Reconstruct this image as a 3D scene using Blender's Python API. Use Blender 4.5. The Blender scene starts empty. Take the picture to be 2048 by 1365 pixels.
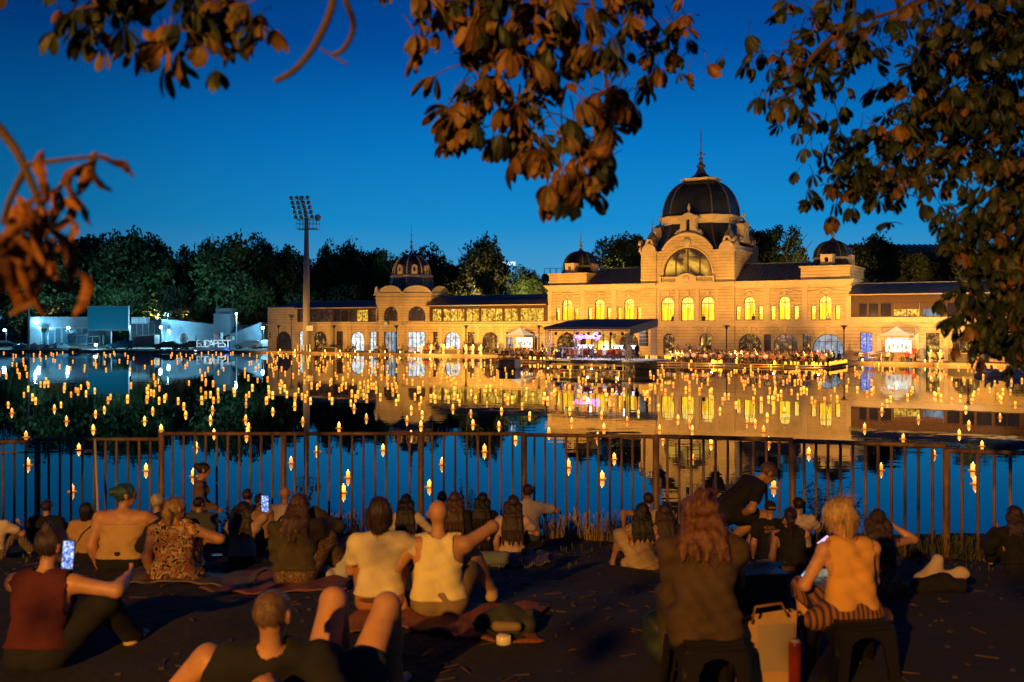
import bpy, bmesh, math, random
import numpy as np
from mathutils import Vector, Matrix
random.seed(7); RNG = np.random.default_rng(7)
SC = bpy.context.scene; COL = SC.collection
R = math.radians

def S(r, g, b):
    f = lambda c: (c/255/12.92) if c/255 <= .04045 else ((c/255+.055)/1.055)**2.4
    return (f(r), f(g), f(b))

# ---------------------------------------------------------------- camera
EYE = 4.3; FP = 1991.0; HZ = 651.0; CX = 1024.0      # eye height above the water, focal length in photo pixels
cam = bpy.data.cameras.new('camera'); cam_o = bpy.data.objects.new('camera', cam); COL.objects.link(cam_o)
cam.sensor_width = 36.0; cam.lens = 36*FP/2048
cam.shift_y = -(682.5-HZ)/2048
cam.clip_start = .05; cam.clip_end = 3000
cam_o.location = (0, 0, EYE); cam_o.rotation_euler = (R(90), 0, 0)
cam.dof.use_dof = True; cam.dof.focus_distance = 95; cam.dof.aperture_fstop = 3.0
SC.camera = cam_o

# ---------------------------------------------------------------- dusk sky
w = bpy.data.worlds.new('World'); SC.world = w; w.use_nodes = True
nt = w.node_tree; nt.nodes.clear()
N = nt.nodes.new; L = nt.links.new
tc = N('ShaderNodeTexCoord'); sep = N('ShaderNodeSeparateXYZ'); L(tc.outputs['Generated'], sep.inputs[0])
rp = N('ShaderNodeValToRGB'); L(sep.outputs['Z'], rp.inputs[0])
el = rp.color_ramp.elements
stops = [(0.0, S(110, 172, 204)), (.04, S(76, 158, 204)), (.10, S(24, 140, 206)), (.18, S(6, 118, 196)), (.27, S(1, 78, 160)), (.40, S(1, 48, 118)), (1.0, S(1, 30, 84))]
el[0].position = 0; el[0].color = (*stops[0][1], 1); el[1].position = 1; el[1].color = (*stops[-1][1], 1)
for p, c in stops[1:-1]:
    e = el.new(p); e.color = (*c, 1)
dt = N('ShaderNodeVectorMath'); dt.operation = 'DOT_PRODUCT'; L(tc.outputs['Generated'], dt.inputs[0]); dt.inputs[1].default_value = (.13, .985, .1)
r2 = N('ShaderNodeValToRGB'); L(dt.outputs['Value'], r2.inputs[0])
r2.color_ramp.interpolation = 'B_SPLINE'
e2 = r2.color_ramp.elements; e2[0].position = 0; e2[0].color = (.25, .25, .28, 1); e2[1].position = .995; e2[1].color = (1, 1, 1, 1)
for p, v in ((.6, .26), (.84, .52), (.93, .84)):
    q = e2.new(p); q.color = (v, v, v, 1)
mx = N('ShaderNodeMix'); mx.data_type = 'RGBA'; mx.blend_type = 'MULTIPLY'; mx.inputs[0].default_value = 1
L(rp.outputs[0], mx.inputs[6]); L(r2.outputs[0], mx.inputs[7])
bg = N('ShaderNodeBackground'); bg.inputs[1].default_value = 1.0; L(mx.outputs[2], bg.inputs[0])
wo = N('ShaderNodeOutputWorld'); L(bg.outputs[0], wo.inputs[0])

SC.view_settings.view_transform = 'Standard'; SC.view_settings.look = 'None'
SC.view_settings.exposure = 0; SC.view_settings.gamma = 1
cy = SC.cycles
cy.use_denoising = True
cy.max_bounces = 6; cy.diffuse_bounces = 2; cy.glossy_bounces = 4; cy.transmission_bounces = 4; cy.transparent_max_bounces = 6
cy.caustics_reflective = False; cy.caustics_refractive = False
cy.sample_clamp_indirect = 4.0
cy.use_light_tree = True

# ---------------------------------------------------------------- frame of the far shore: s along the facade, n away from the lake
TH = math.atan(.585); CT, ST = math.cos(TH), math.sin(TH); D0 = 141.0
def W(s, n, z=0.0): return Vector((s*CT+n*ST, D0-s*ST+n*CT, z))
def SPX(px, n=0.0):
    t = (px-CX)/FP
    return (t*(D0+n*CT)-n*ST)/(CT+t*ST)
def ZPY(py, px, n=0.0):
    p = W(SPX(px, n), n); return EYE-(py-HZ)*p.y/FP
def AT(px, py, d):                     # a point at distance d
    return Vector(((px-CX)*d/FP, d, EYE-(py-HZ)*d/FP))
def GZ(y):                             # height of the near bank
    pts = [(-40, 3.2), (-5, 2.45), (5.3, 2.33), (7, 2.28), (14.5, 1.21), (16, .95), (20, -.1), (24, -1.2)]
    for (a, za), (b, zb) in zip(pts, pts[1:]):
        if y <= b: return za+(zb-za)*(y-a)/(b-a)
    return -1.2

# ---------------------------------------------------------------- lights
def lamp(name, kind, loc, power, col, radius=.15, aim=None, spot=None, blend=.6, parent=None):
    l = bpy.data.lights.new(name, kind); o = bpy.data.objects.new(name, l); COL.objects.link(o)
    l.energy = power; l.color = col
    if kind in ('POINT', 'SPOT'): l.shadow_soft_size = radius
    if kind == 'SPOT': l.spot_size = R(spot or 60); l.spot_blend = blend
    o.location = loc
    if aim is not None: o.rotation_euler = (Vector(aim)-Vector(loc)).to_track_quat('-Z', 'Y').to_euler()
    if parent: o.parent = parent; o.matrix_parent_inverse = parent.matrix_world.inverted()
    return o
SODIUM = (1.0, .43, .055)
WARM = (1.0, .46, .075)
COOL = (.25, .70, 1.0)
# a street lamp behind the photographer, and an added fill lamp farther back
STREET = [(-5.5, -9.0, 8.2), (7.5, -13.0, 8.6)]
lamp('street_and_fill_light', 'SPOT', STREET[0], 11000, SODIUM, .12, aim=(-1.3, 9, 1.5), spot=52, blend=.6)
lamp('street_and_fill_light', 'SPOT', STREET[1], 110, SODIUM, .12, aim=(1.5, 10, 1.2), spot=52, blend=.7)
# flood lights standing on the promenade edge, aimed up at the palace
FLOODS = [(-38, -9, 900), (-29, -9, 1100), (-19, -12, 1500), (-9, -8, 2300), (-2, -8, 1800), (7, -12, 3200), (14.5, -13, 3400), (21, -15, 4200), (31, -15, 4200), (38, -13, 3600), (45.5, -12, 3400), (52, -8, 1900), (60, -8, 2300)]
for (s, n, e) in FLOODS:
    lamp('flood_light', 'SPOT', W(s, n-4, .9), e*3.7, WARM, .2, aim=W(s, 0, 5.6 if s > 6 and s < 47 else 3.8), spot=105, blend=.8)
lamp('flood_light', 'SPOT', W(26, -36, 5.4), 9000, WARM, .3, aim=W(26, 0, 15), spot=60, blend=.8)
lamp('flood_light', 'SPOT', W(72, -8, 7.5), 12000, (1, .74, .46), .4, aim=W(36, 5, 11), spot=50, blend=.5)
# ---------------------------------------------------------------- mesh helpers
def tag(o, label=None, cat=None, group=None, kind=None):
    for k, v in (('label', label), ('category', cat), ('group', group), ('kind', kind)):
        if v: o[k] = v
    return o
def empty(name, loc=(0, 0, 0), rz=0.0, parent=None, **kw):
    o = bpy.data.objects.new(name, None); COL.objects.link(o); o.empty_display_size = .2
    o.location = loc; o.rotation_euler = (0, 0, rz); o.parent = parent
    return tag(o, **kw)
def link(name, me, parent=None, loc=None, rz=None, sc=None, **kw):
    o = bpy.data.objects.new(name, me); COL.objects.link(o); o.parent = parent
    if loc is not None: o.location = loc
    if rz is not None: o.rotation_euler = (0, 0, rz)
    if sc is not None: o.scale = (sc, sc, sc) if isinstance(sc, (int, float)) else sc
    return tag(o, **kw)
def mesh_from(name, V, F, mats, MI=None, smooth=False):
    me = bpy.data.meshes.new(name)
    me.from_pydata([tuple(v) for v in V] if not isinstance(V, np.ndarray) else V.tolist(), [], F if not isinstance(F, np.ndarray) else F.tolist())
    for m in (mats if isinstance(mats, (list, tuple)) else [mats]): me.materials.append(m)
    if MI is not None: me.polygons.foreach_set('material_index', np.asarray(MI, dtype=np.int32))
    if smooth is True: me.polygons.foreach_set('use_smooth', np.ones(len(me.polygons), bool))
    elif smooth is not False and smooth is not None: me.polygons.foreach_set('use_smooth', np.asarray(smooth, bool))
    me.update(); return me
class MB:
    def __init__(s): s.V = []; s.F = []; s.M = []; s.S = []
    def add(s, V, F, mi=0, sm=False):
        b = len(s.V); s.V += [tuple(v) for v in V]
        for f in F: s.F.append(tuple(b+i for i in f)); s.M.append(mi); s.S.append(sm)
        return s
    def bx(s, x0, x1, y0, y1, z0, z1, mi=0):
        return s.add([(x0,y0,z0),(x1,y0,z0),(x1,y1,z0),(x0,y1,z0),(x0,y0,z1),(x1,y0,z1),(x1,y1,z1),(x0,y1,z1)],
                     [(0,3,2,1),(4,5,6,7),(0,1,5,4),(1,2,6,5),(2,3,7,6),(3,0,4,7)], mi)
    def obx(s, c, sz, rz=0, mi=0, M=None):
        M = M or Matrix.Rotation(rz, 3, 'Z'); c = Vector(c); h = Vector(sz)/2
        V = [c+M@Vector((h.x*a, h.y*b, h.z*d)) for d in (-1, 1) for (a, b) in ((-1,-1),(1,-1),(1,1),(-1,1))]
        return s.add(V, [(0,3,2,1),(4,5,6,7),(0,1,5,4),(1,2,6,5),(2,3,7,6),(3,0,4,7)], mi)
    def tube(s, P, rr, n=8, mi=0, cap=True, sm=True):
        P = [Vector(p) for p in P]; 
        if isinstance(rr, (int, float)): rr = [rr]*len(P)
        t0 = (P[1]-P[0]).normalized(); up = Vector((0,0,1)) if abs(t0.z) < .9 else Vector((1,0,0))
        u = t0.cross(up).normalized(); V = []; F = []
        for i, p in enumerate(P):
            t = (P[min(i+1, len(P)-1)]-P[max(i-1, 0)]).normalized()
            u = (u-t*u.dot(t)); u = u.normalized() if u.length > 1e-6 else t.orthogonal().normalized(); v = t.cross(u)
            for k in range(n):
                a = 2*math.pi*k/n; V.append(p+(u*math.cos(a)+v*math.sin(a))*rr[i])
        for i in range(len(P)-1):
            for k in range(n): F.append((i*n+k, i*n+(k+1)%n, (i+1)*n+(k+1)%n, (i+1)*n+k))
        s.add(V, F, mi, sm)
        if cap:
            b = len(s.V)-len(V)
            s.F += [tuple(b+k for k in reversed(range(n))), tuple(b+(len(P)-1)*n+k for k in range(n))]; s.M += [mi]*2; s.S += [False]*2
        return s
    def lathe(s, prof, n=16, c=(0, 0, 0), ph=0, mi=0, sm=True, a0=0, a1=2*math.pi, sx=1, sy=1):
        full = abs(a1-a0-2*math.pi) < 1e-6; m = n if full else n+1; V = []; F = []
        for r, z in prof:
            for k in range(m):
                a = ph+a0+(a1-a0)*k/n; V.append((c[0]+r*math.cos(a)*sx, c[1]+r*math.sin(a)*sy, c[2]+z))
        for i in range(len(prof)-1):
            for k in range(n):
                k2 = (k+1) % m
                F.append((i*m+k, i*m+k2, (i+1)*m+k2, (i+1)*m+k))
        return s.add(V, F, mi, sm)
    def ball(s, c, r, nu=10, nv=6, mi=0):
        r = (r, r, r) if isinstance(r, (int, float)) else r
        V = [(c[0]+r[0]*math.sin(math.pi*j/nv)*math.cos(2*math.pi*i/nu), c[1]+r[1]*math.sin(math.pi*j/nv)*math.sin(2*math.pi*i/nu), c[2]+r[2]*math.cos(math.pi*j/nv)) for j in range(1, nv) for i in range(nu)]
        V += [(c[0], c[1], c[2]+r[2]), (c[0], c[1], c[2]-r[2])]; t = len(V)-2
        F = [(j*nu+i, (j+1)*nu+i, (j+1)*nu+(i+1)%nu, j*nu+(i+1)%nu) for j in range(nv-2) for i in range(nu)]
        F += [(t, i, (i+1)%nu) for i in range(nu)] + [(t+1, (nv-2)*nu+(i+1)%nu, (nv-2)*nu+i) for i in range(nu)]
        return s.add(V, F, mi, True)
    def xf(s, M, i0=0):
        s.V[i0:] = [tuple(M@Vector(v)) for v in s.V[i0:]]; return s
    def mesh(s, name, mats): return mesh_from(name, s.V, s.F, mats, s.M, s.S)
    def build(s, name, mats, parent=None, **kw): return link(name, s.mesh(name, mats), parent, **kw)

def circ(cx, cz, rx, rz, a0, a1, n=14): return [(cx+rx*math.cos(a0+(a1-a0)*i/n), cz+rz*math.sin(a0+(a1-a0)*i/n)) for i in range(n+1)]
def rect(x0, x1, z0, z1): return [(x0, z0), (x1, z0), (x1, z1), (x0, z1)]
def arch(x0, x1, z0, z1, k=None):
    r = (x1-x0)/2; rz = min(k or r, z1-z0-.01)
    return [(x0, z0), (x1, z0)]+circ((x0+x1)/2, z1-rz, r, rz, 0, math.pi, 12)
def shp(kind, *a): return arch(*a) if kind == 'arch' else rect(*a)
def plate_mesh(name, outers, holes, n0, t, mats):
    cu = bpy.data.curves.new(name, 'CURVE'); cu.dimensions = '2D'; cu.fill_mode = 'BOTH'; cu.extrude = t/2
    for pts in list(outers)+list(holes):
        sp = cu.splines.new('POLY'); sp.points.add(len(pts)-1); sp.use_cyclic_u = True
        for p, q in zip(sp.points, pts): p.co = (q[0], q[1], 0, 1)
    o = bpy.data.objects.new(name, cu); me = bpy.data.meshes.new_from_object(o)
    bpy.data.objects.remove(o); bpy.data.curves.remove(cu)
    n = len(me.vertices); co = np.empty(n*3); me.vertices.foreach_get('co', co); co = co.reshape(-1, 3)
    out = np.stack([co[:, 0], n0+t/2-co[:, 2], co[:, 1]], 1)
    me.vertices.foreach_set('co', out.ravel()); me.materials.clear()
    for m in (mats if isinstance(mats, (list, tuple)) else [mats]): me.materials.append(m)
    me.update(); return me
def plate(name, outers, holes, n0, t, mats, parent=None, **kw):
    return link(name, plate_mesh(name, outers, holes, n0, t, mats), parent, **kw)
def copy_tree(o, parent=None):
    c = o.copy(); COL.objects.link(c); c.parent = parent
    for ch in o.children: copy_tree(ch, c)
    return c

# ---------------------------------------------------------------- materials
MATS = {}
def mat(name, col, rough=.7, var=.0, scale=4.0, bump=0.0, bscale=None, metal=0.0, spec=.5, em=None, es=0.0, col2=None, stretch=(1, 1, 1), sample=True, alpha=None, trans=0.0, rnd=0.0, sheen=0.0):
    if name in MATS: return MATS[name]
    m = bpy.data.materials.new(name); MATS[name] = m; m.use_nodes = True; t = m.node_tree; b = t.nodes['Principled BSDF']
    b.inputs['Roughness'].default_value = rough; b.inputs['Metallic'].default_value = metal; b.inputs['Specular IOR Level'].default_value = spec
    b.inputs['Base Color'].default_value = (*col, 1)
    if trans: b.inputs['Transmission Weight'].default_value = trans
    if sheen: b.inputs['Sheen Weight'].default_value = sheen
    if var or col2 or bump or rnd:
        tc = t.nodes.new('ShaderNodeTexCoord'); mp = t.nodes.new('ShaderNodeMapping'); mp.inputs['Scale'].default_value = stretch
        t.links.new(tc.outputs['Object'], mp.inputs[0])
    last = None
    if var or col2:
        nz = t.nodes.new('ShaderNodeTexNoise'); nz.inputs['Scale'].default_value = scale; nz.inputs['Detail'].default_value = 5; nz.inputs['Roughness'].default_value = .6
        t.links.new(mp.outputs[0], nz.inputs[0])
        r = t.nodes.new('ShaderNodeValToRGB'); t.links.new(nz.outputs[0], r.inputs[0])
        a = tuple(c*(1-var) for c in col); c2 = col2 or tuple(min(1, c*(1+var)) for c in col)
        r.color_ramp.elements[0].position = .32; r.color_ramp.elements[0].color = (*a, 1)
        r.color_ramp.elements[1].position = .68; r.color_ramp.elements[1].color = (*c2, 1)
        last = r.outputs[0]
    if rnd:
        oi = t.nodes.new('ShaderNodeObjectInfo'); hs = t.nodes.new('ShaderNodeHueSaturation')
        ml = t.nodes.new('ShaderNodeMath'); ml.operation = 'MULTIPLY_ADD'; ml.inputs[1].default_value = 2*rnd; ml.inputs[2].default_value = 1-rnd
        t.links.new(oi.outputs['Random'], ml.inputs[0]); t.links.new(ml.outputs[0], hs.inputs['Value'])
        if last: t.links.new(last, hs.inputs['Color'])
        else: hs.inputs['Color'].default_value = (*col, 1)
        last = hs.outputs[0]
    if last: t.links.new(last, b.inputs['Base Color'])
    if bump:
        n2 = t.nodes.new('ShaderNodeTexNoise'); n2.inputs['Scale'].default_value = bscale or scale*4; n2.inputs['Detail'].default_value = 4
        t.links.new(mp.outputs[0], n2.inputs[0])
        bp = t.nodes.new('ShaderNodeBump'); bp.inputs['Strength'].default_value = 1; bp.inputs['Distance'].default_value = bump
        t.links.new(n2.outputs[0], bp.inputs['Height']); t.links.new(bp.outputs[0], b.inputs['Normal'])
    if em:
        b.inputs['Emission Color'].default_value = (*em, 1); b.inputs['Emission Strength'].default_value = es
        if not sample: m.cycles.emission_sampling = 'NONE'
    return m
def nodes_of(m): return m.node_tree, m.node_tree.nodes['Principled BSDF']

def wall_mat(name, col, pitch=.40, groove=.07, depth=.03):
    m = mat(name, col, rough=.85, var=.2, scale=.55, bump=.012, bscale=6)
    t, b = nodes_of(m)
    tc = t.nodes.new('ShaderNodeTexCoord'); sp = t.nodes.new('ShaderNodeSeparateXYZ'); t.links.new(tc.outputs['Object'], sp.inputs[0])
    a = t.nodes.new('ShaderNodeMath'); a.operation = 'DIVIDE'; a.inputs[1].default_value = pitch; t.links.new(sp.outputs['Z'], a.inputs[0])
    f = t.nodes.new('ShaderNodeMath'); f.operation = 'FRACT'; t.links.new(a.outputs[0], f.inputs[0])
    g = t.nodes.new('ShaderNodeMath'); g.operation = 'GREATER_THAN'; g.inputs[1].default_value = groove/pitch; t.links.new(f.outputs[0], g.inputs[0])
    old = b.inputs['Normal'].links[0].from_node
    bp = t.nodes.new('ShaderNodeBump'); bp.inputs['Distance'].default_value = depth; bp.inputs['Strength'].default_value = 1
    t.links.new(g.outputs[0], bp.inputs['Height']); t.links.new(old.outputs[0], bp.inputs['Normal']); t.links.new(bp.outputs[0], b.inputs['Normal'])
    # the joint itself is a little darker in colour
    mx = t.nodes.new('ShaderNodeMix'); mx.data_type = 'RGBA'; mx.blend_type = 'MULTIPLY'; 
    iv = t.nodes.new('ShaderNodeMath'); iv.operation = 'SUBTRACT'; iv.inputs[0].default_value = 1; t.links.new(g.outputs[0], iv.inputs[1])
    ml = t.nodes.new('ShaderNodeMath'); ml.operation = 'MULTIPLY'; ml.inputs[1].default_value = .42; t.links.new(iv.outputs[0], ml.inputs[0]); t.links.new(ml.outputs[0], mx.inputs[0])
    src = b.inputs['Base Color'].links[0].from_socket
    t.links.new(src, mx.inputs[6]); mx.inputs[7].default_value = (.35, .3, .25, 1); t.links.new(mx.outputs[2], b.inputs['Base Color'])
    return m

def glow_mat(name, cols, scale=2.0, stretch=(1, 1, 1), es=1.0, kind='noise', lo=.35, hi=.65, sample=False, rough=.3):
    """a lit interior behind glass: light and dark patches of what stands inside"""
    m = bpy.data.materials.new(name); MATS[name] = m; m.use_nodes = True; t = m.node_tree; b = t.nodes['Principled BSDF']
    b.inputs['Base Color'].default_value = (.02, .015, .01, 1); b.inputs['Roughness'].default_value = rough
    tc = t.nodes.new('ShaderNodeTexCoord'); mp = t.nodes.new('ShaderNodeMapping'); mp.inputs['Scale'].default_value = stretch; t.links.new(tc.outputs['Object'], mp.inputs[0])
    if kind == 'noise':
        nz = t.nodes.new('ShaderNodeTexNoise'); nz.inputs['Scale'].default_value = scale; nz.inputs['Detail'].default_value = 4; nz.inputs['Distortion'].default_value = .6; out = nz.outputs[0]
    else:
        nz = t.nodes.new('ShaderNodeTexVoronoi'); nz.inputs['Scale'].default_value = scale; out = nz.outputs['Color']
    t.links.new(mp.outputs[0], nz.inputs[0])
    r = t.nodes.new('ShaderNodeValToRGB'); t.links.new(out, r.inputs[0]); e = r.color_ramp.elements
    e[0].position = lo; e[0].color = (*cols[0], 1); e[1].position = hi; e[1].color = (*cols[-1], 1)
    for i, c in enumerate(cols[1:-1]):
        q = e.new(lo+(hi-lo)*(i+1)/(len(cols)-1)); q.color = (*c, 1)
    t.links.new(r.outputs[0], b.inputs['Emission Color']); b.inputs['Emission Strength'].default_value = es
    if not sample: m.cycles.emission_sampling = 'NONE'
    return m
# ================================================================ the setting
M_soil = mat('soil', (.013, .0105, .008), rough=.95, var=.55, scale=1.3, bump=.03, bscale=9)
M_pave = mat('far_paving', (.16, .145, .13), rough=.8, var=.25, scale=.8, bump=.01, bscale=3)
M_quay = mat('quay_stone', (.30, .20, .13), rough=.8, var=.35, scale=.7, bump=.02, bscale=5)
# water
m = bpy.data.materials.new('water'); m.use_nodes = True; t = m.node_tree; b = t.nodes['Principled BSDF']
b.inputs['Base Color'].default_value = (.0012, .010, .014, 1); b.inputs['Roughness'].default_value = .012; b.inputs['IOR'].default_value = 1.36
tc = t.nodes.new('ShaderNodeTexCoord')
def _nz(scale, det, st=(1, 1, 1)):
    mp = t.nodes.new('ShaderNodeMapping'); mp.inputs['Scale'].default_value = st; t.links.new(tc.outputs['Object'], mp.inputs[0])
    n = t.nodes.new('ShaderNodeTexNoise'); n.inputs['Scale'].default_value = scale; n.inputs['Detail'].default_value = det; t.links.new(mp.outputs[0], n.inputs[0]); return n
n1 = _nz(.9, 3, (.5, 1, 1)); n2 = _nz(.035, 2)
rr_ = t.nodes.new('ShaderNodeMapRange'); t.links.new(n2.outputs[0], rr_.inputs[0]); rr_.inputs[1].default_value = .42; rr_.inputs[2].default_value = .62; rr_.inputs[3].default_value = .12; rr_.inputs[4].default_value = 1
mu = t.nodes.new('ShaderNodeMath'); mu.operation = 'MULTIPLY'; t.links.new(n1.outputs[0], mu.inputs[0]); t.links.new(rr_.outputs[0], mu.inputs[1])
bp = t.nodes.new('ShaderNodeBump'); bp.inputs['Strength'].default_value = 1; bp.inputs['Distance'].default_value = .0068; t.links.new(mu.outputs[0], bp.inputs['Height']); t.links.new(bp.outputs[0], b.inputs['Normal'])
M_water = m
w_ = MB(); w_.add([(-900, 14, 0), (900, 14, 0), (900, 260, 0), (-900, 260, 0)], [(0, 1, 2, 3)]); w_.build('lake_water', M_water, kind='structure')

# far shore: one slab whose edge is the quay
edge = [tuple(W(95, -6)[:2]), tuple(W(-44, -6)[:2]), (-70, 162.0), (-110, 168.0), (-320, 196.0)]
poly = edge+[(-1500, 500), (-1500, 1600), (1500, 1600), (1500, 60), (160, 60)]
def slab(name, pts, z0, z1, mt, **kw):
    n = len(pts); V = [(x, y, z0) for x, y in pts]+[(x, y, z1) for x, y in pts]
    F = [tuple(range(n, 2*n))]+[(i, (i+1) % n, n+(i+1) % n, n+i) for i in range(n)]
    bm = bmesh.new(); vs = [bm.verts.new(v) for v in V]; [bm.faces.new([vs[i] for i in f]) for f in F]; bmesh.ops.recalc_face_normals(bm, faces=bm.faces)
    bmesh.ops.triangulate(bm, faces=[f for f in bm.faces if len(f.verts) > 4]); me = bpy.data.meshes.new(name); bm.to_mesh(me); bm.free(); me.materials.append(mt)
    return link(name, me, **kw)
slab('promenade', poly, -1.5, .25, M_pave, kind='structure')
q = MB()
for (x0, y0), (x1, y1) in zip(edge, edge[1:]):
    a = Vector((x0, y0, 0)); b_ = Vector((x1, y1, 0)); d = (b_-a); Ln = d.length; d.normalize()
    q.obx((a+b_)/2+Vector((0, 0, .115)), (Ln, .9, .35), math.atan2(d.y, d.x))
q.build('quay_kerb', M_quay, kind='structure')
# hill ridge behind
M_hill = mat('hill_scrub', (.045, .05, .02), rough=1, var=.6, scale=.15, col2=(.16, .09, .03), bump=.3, bscale=.8)
nx, ny = 90, 16; V = []; F = []
for j in range(ny):
    for i in range(nx):
        x = -420+i*10.0; v = j/(ny-1); y = 176+v*200-(.35*x if x > 0 else 0)*.6
        z = .2+(11 if x > 40 else 5.5)*min(1, v*3.0)*(.85+.3*math.sin(x*.043)*math.sin(x*.017+1))+random.uniform(-.3, .3)*(v > 0)
        if x > 40: z += min(1, (x-40)/60)*2*min(1, v*3)
        V.append((x, y, z))
for j in range(ny-1):
    for i in range(nx-1): F.append((j*nx+i, j*nx+i+1, (j+1)*nx+i+1, (j+1)*nx+i))
link('hill', mesh_from('hill', V, F, M_hill, smooth=True), kind='structure')
# near bank
xs = np.linspace(-26, 26, 150); ys = np.concatenate([np.linspace(-30, 3, 12), np.linspace(3.3, 24, 110)])
V = []; F = []
def bump2(x, y): return -.36*math.exp(-((x+4.38)**2+(y-14.0)**2)/.12)+.035*math.sin(x*1.7+y*.6)*math.sin(y*1.3+x*.4)+.018*math.sin(x*4.3+1.7*y)+.012*math.sin(y*6.1-x*2.2)
for y in ys:
    for x in xs:
        V.append((x, y, GZ(y)+bump2(x, y)+random.uniform(-.008, .008)))
n_ = len(xs)
for j in range(len(ys)-1):
    for i in range(n_-1): F.append((j*n_+i, j*n_+i+1, (j+1)*n_+i+1, (j+1)*n_+i))
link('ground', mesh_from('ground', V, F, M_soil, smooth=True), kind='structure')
def G(x, y): return GZ(y)+bump2(x, y)
# loose litter of the ground: pebbles, twigs, dry leaves
lt = MB()
for _ in range(1700):
    x, y = random.uniform(-7, 7), random.uniform(4.2, 14.2); z = G(x, y); a = random.uniform(0, 6.28); k = random.random()
    if k < .5: lt.obx((x, y, z+.006), (random.uniform(.015, .04), random.uniform(.01, .03), .012), a, 0)
    elif k < .8: lt.obx((x, y, z+.008), (random.uniform(.05, .16), .006, .006), a, 1)
    else:
        r = random.uniform(.02, .05); c, s_ = math.cos(a), math.sin(a)
        lt.add([(x-r*c, y-r*s_, z+.01), (x-.4*r*s_, y+.4*r*c, z+.02), (x+r*c, y+r*s_, z+.012), (x+.4*r*s_, y-.4*r*c, z+.02)], [(0, 1, 2, 3)], 2)
lt.build('ground_litter', [mat('pebble', (.05, .04, .03), var=.4, scale=8), mat('twig', (.09, .055, .03)), mat('dry_leaf', (.12, .06, .02), var=.4, scale=6)], kind='stuff', label='pebbles, twigs and dry leaves strewn over the dark ground')
# ================================================================ the palace on the far shore (local frame: x = along facade, y = away from the lake)
PAL = empty('lakeside_palace', (0, D0, 0), -TH, label='long cream palace with a great central dome across the lake', cat='palace')
M_wall = wall_mat('palace_wall', (.62, .48, .26))
M_trim = mat('palace_trim', (.64, .52, .32), rough=.8, var=.1, scale=1.2, bump=.01, bscale=8)
M_slate = mat('slate_roof', (.10, .13, .19), rough=.5, var=.35, scale=1.5, bump=.02, bscale=6)
M_domem = mat('dome_sheet', (.022, .026, .032), rough=.38, var=.35, scale=1.1, bump=.015, bscale=5)
M_rib = mat('dome_rib', (.10, .10, .10), rough=.5, var=.2)
M_brown = mat('brown_frame', (.075, .032, .018), rough=.5, var=.3, scale=5)
M_dark = mat('dark_void', (.012, .008, .006), rough=.6)
M_zinc = mat('zinc', (.16, .15, .16), rough=.5, var=.2)
Y1 = (1.6, .92, .03); Y2 = (1.1, .60, .015)
M_hall = glow_mat('hall_light', [(.75, .38, .01), Y2, Y1], 1.1, (3, 1, .25), 1.2, lo=.3, hi=.6)
M_strand = mat('light_strand', (.9, .8, .5), em=(2.6, 2.2, 1.1), es=1.0, sample=False)
M_gal = glow_mat('gallery_light', [(.10, .035, .004), (.75, .40, .03), (1.15, .68, .06), (1.9, 1.3, .35)], 2.6, (1, 1, 1), 1.0, lo=.36, hi=.72)
M_gald = glow_mat('gallery_dim', [(.012, .006, .003), (.05, .025, .010), (.35, .17, .03)], 1.6, (1, 1, 1), 1.0, lo=.42, hi=.8)
M_dk = glow_mat('gallery_dark', [(.006, .004, .003), (.012, .008, .006), (.04, .02, .01)], 1.2, (1, 1, 1), 1.0, lo=.4, hi=.85, rough=.12)
M_shopw = glow_mat('shop_white', [(.25, .35, .42), (.75, .92, 1.0), (1.6, 1.7, 1.6)], 2.4, (1, 1, .7), 1.0, lo=.35, hi=.7)
M_shopb = glow_mat('shop_blue', [(.02, .05, .4), (.10, .30, 1.0), (.75, .9, 1.5)], 2.8, (1.5, 1, 1), 1.0, lo=.35, hi=.72)
M_cafe = glow_mat('cafe_light', [(.008, .005, .004), (.03, .018, .01), (.28, .14, .02), (1.3, .8, .12)], 2.3, (1, 1, 1), 1.0, lo=.38, hi=.72, rough=.15)
M_lune = glow_mat('lunette_light', [(.02, .012, .008), (.06, .03, .01), (.55, .27, .03), (1.1, .6, .06)], .35, (1, 1, 1.3), 1.0, lo=.38, hi=.72, rough=.15)
M_cafeb = glow_mat('cafe_bluish', [(.05, .10, .15), (.20, .36, .48), (.75, .6, .3)], 2.0, (1, 1, .6), 1.0, lo=.35, hi=.8)

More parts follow.
